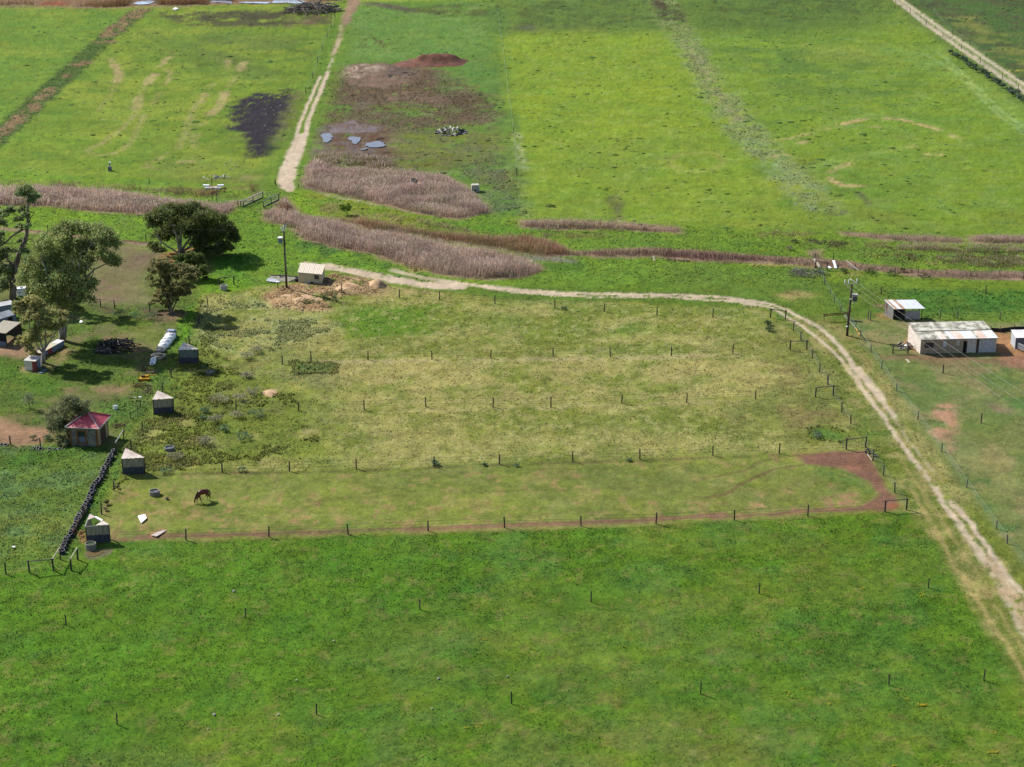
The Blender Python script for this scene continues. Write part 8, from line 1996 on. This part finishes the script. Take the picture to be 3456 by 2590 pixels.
# ---------------------------------------------------------------- the horse
def horse():
    hip = V2('m', 1615, 862); root = thing("horse", "bay horse grazing with its head down in the fenced strip", "horse", (hip.x, hip.y, 0))
    # body frame: x forward (towards the head), built along +x then turned
    J = {}; 
    V_ = [(0.0, 0, 1.28), (.22, 0, 1.34), (.55, 0, 1.24), (.92, 0, 1.24), (1.18, 0, 1.26), (1.36, 0, 1.12),       # 0-5 dock, croup, back, chest, withers, shoulder
          (1.58, -.02, .88), (1.76, -.04, .62), (1.84, -.05, .48), (1.86, -.06, .28), (1.88, -.06, .1),             # 6-10 neck down, poll, head, muzzle
          (.12, .13, .98), (.02, .14, .62), (-.12, .14, .46), (-.06, .14, .1), (-.02, .14, .02),                    # 11-15 left hind
          (.16, -.13, .98), (.2, -.14, .62), (.04, -.14, .46), (.1, -.14, .1), (.14, -.14, .02),                    # 16-20 right hind
          (1.24, .12, .86), (1.16, .13, .48), (1.02, .13, .12), (1.04, .13, .02),                                    # 21-24 left fore (stepping back)
          (1.28, -.12, .86), (1.44, -.13, .48), (1.52, -.13, .12), (1.55, -.13, .02),                                # 25-28 right fore (forward)
          (.05, 0, 1.12), (.55, 0, 1.02), (1.0, 0, .98)]
    E = [(1, 0), (1, 2), (2, 3), (3, 4), (4, 5), (5, 6), (6, 7), (7, 8), (8, 9), (9, 10), (1, 11), (11, 12), (12, 13), (13, 14), (14, 15), (1, 16), (16, 17), (17, 18), (18, 19), (19, 20),
         (5, 21), (21, 22), (22, 23), (23, 24), (5, 25), (25, 26), (26, 27), (27, 28)]
    V_ = V_[:29]
    Rd = [.13, .29, .31, .32, .29, .23, .17, .11, .115, .085, .065, .16, .095, .06, .042, .055, .16, .095, .06, .042, .055, .11, .058, .04, .055, .11, .058, .04, .055]
    me = bpy.data.meshes.new("horse_body"); me.from_pydata(V_, E, []); o = bpy.data.objects.new("horse_tmp", me); COL.objects.link(o)
    md = o.modifiers.new("skin", 'SKIN'); md.use_smooth_shade = True
    sv = me.skin_vertices[0].data
    for k, r in enumerate(Rd):
        sv[k].radius = (r * (.85 if k in (1, 2, 3, 4) else 1.0), r * (1.12 if k in (2, 3) else 1.0)); sv[k].use_root = (k == 1)
    sb = o.modifiers.new("sub", 'SUBSURF'); sb.levels = 2; sb.render_levels = 2
    dg = bpy.context.evaluated_depsgraph_get(); dg.update()
    bm_ = bpy.data.meshes.new_from_object(o.evaluated_get(dg)); bpy.data.objects.remove(o)
    bm_.name = "horse_body"
    coat = mat("bay_coat", S(132, 62, 40), 0.45, 3.0, 0.15, rgb2=S(96, 44, 34)); dark = mat("dark_mane", S(44, 34, 34), 0.6, 5.0, 0.2); sock = mat("white_sock", S(236, 230, 220), 0.7, 5.0, 0.08); hoof = mat("hoof", S(70, 62, 58), 0.6, 5.0, 0.1)
    bm_.materials.clear(); [bm_.materials.append(m) for m in (coat, dark, sock)]
    for p in bm_.polygons:
        p.use_smooth = True
        c = p.center
        p.material_index = 2 if (c.z < .3 and c.x < .5) else (1 if (c.z < .42 and c.x < 1.65 and c.x > .6) else 0)
    body = link("body", bm_, root)
    g = random.Random(1)
    mb = MB()
    for a, b, r in ((4, 5, .06), (5, 6, .06), (6, 7, .05)):
        A, B = Vector(V_[a]), Vector(V_[b]); n = Vector((.6, 0, .75)).normalized()
        mb.tube([A + n * (Rd[a] * .9), (A + B) / 2 + n * ((Rd[a] + Rd[b]) * .5), B + n * (Rd[b] * .95)], r, 6)
    mb.build("mane", dark, root, smooth=True)
    MB().tube([(-.06, 0, 1.25), (-.2, .0, 1.1), (-.24, .0, .75), (-.2, .02, .45)], [.05, .07, .08, .03], 8).build("tail", dark, root, smooth=True)
    for sy in (-1, 1):
        MB().tube([(1.74, -.04 + sy * .06, .62), (1.66, -.04 + sy * .11, .66), (1.6, -.04 + sy * .12, .72)], [.035, .045, .008], 6).build("ear", coat, root, smooth=True)
        MB().lathe([(0, -.02), (.022, 0), (0, .02)], 8, (1.86, -.055 + sy * .075, .42)).build("eye", dark, root)
    for x, y in ((-.0, .14), (.16, -.14), (1.05, .13), (1.57, -.13)):
        MB().lathe([(0, -.02), (.068, -.02), (.052, .08), (0, .08)], 10, (x, y, 0)).build("hoof", hoof, root)
    head = V2('m', 1265, 962)
    d = head - hip
    root.rotation_euler = (0, 0, math.atan2(d.y, d.x)); root.scale = (1.04, 1.04, 1.08)
horse()
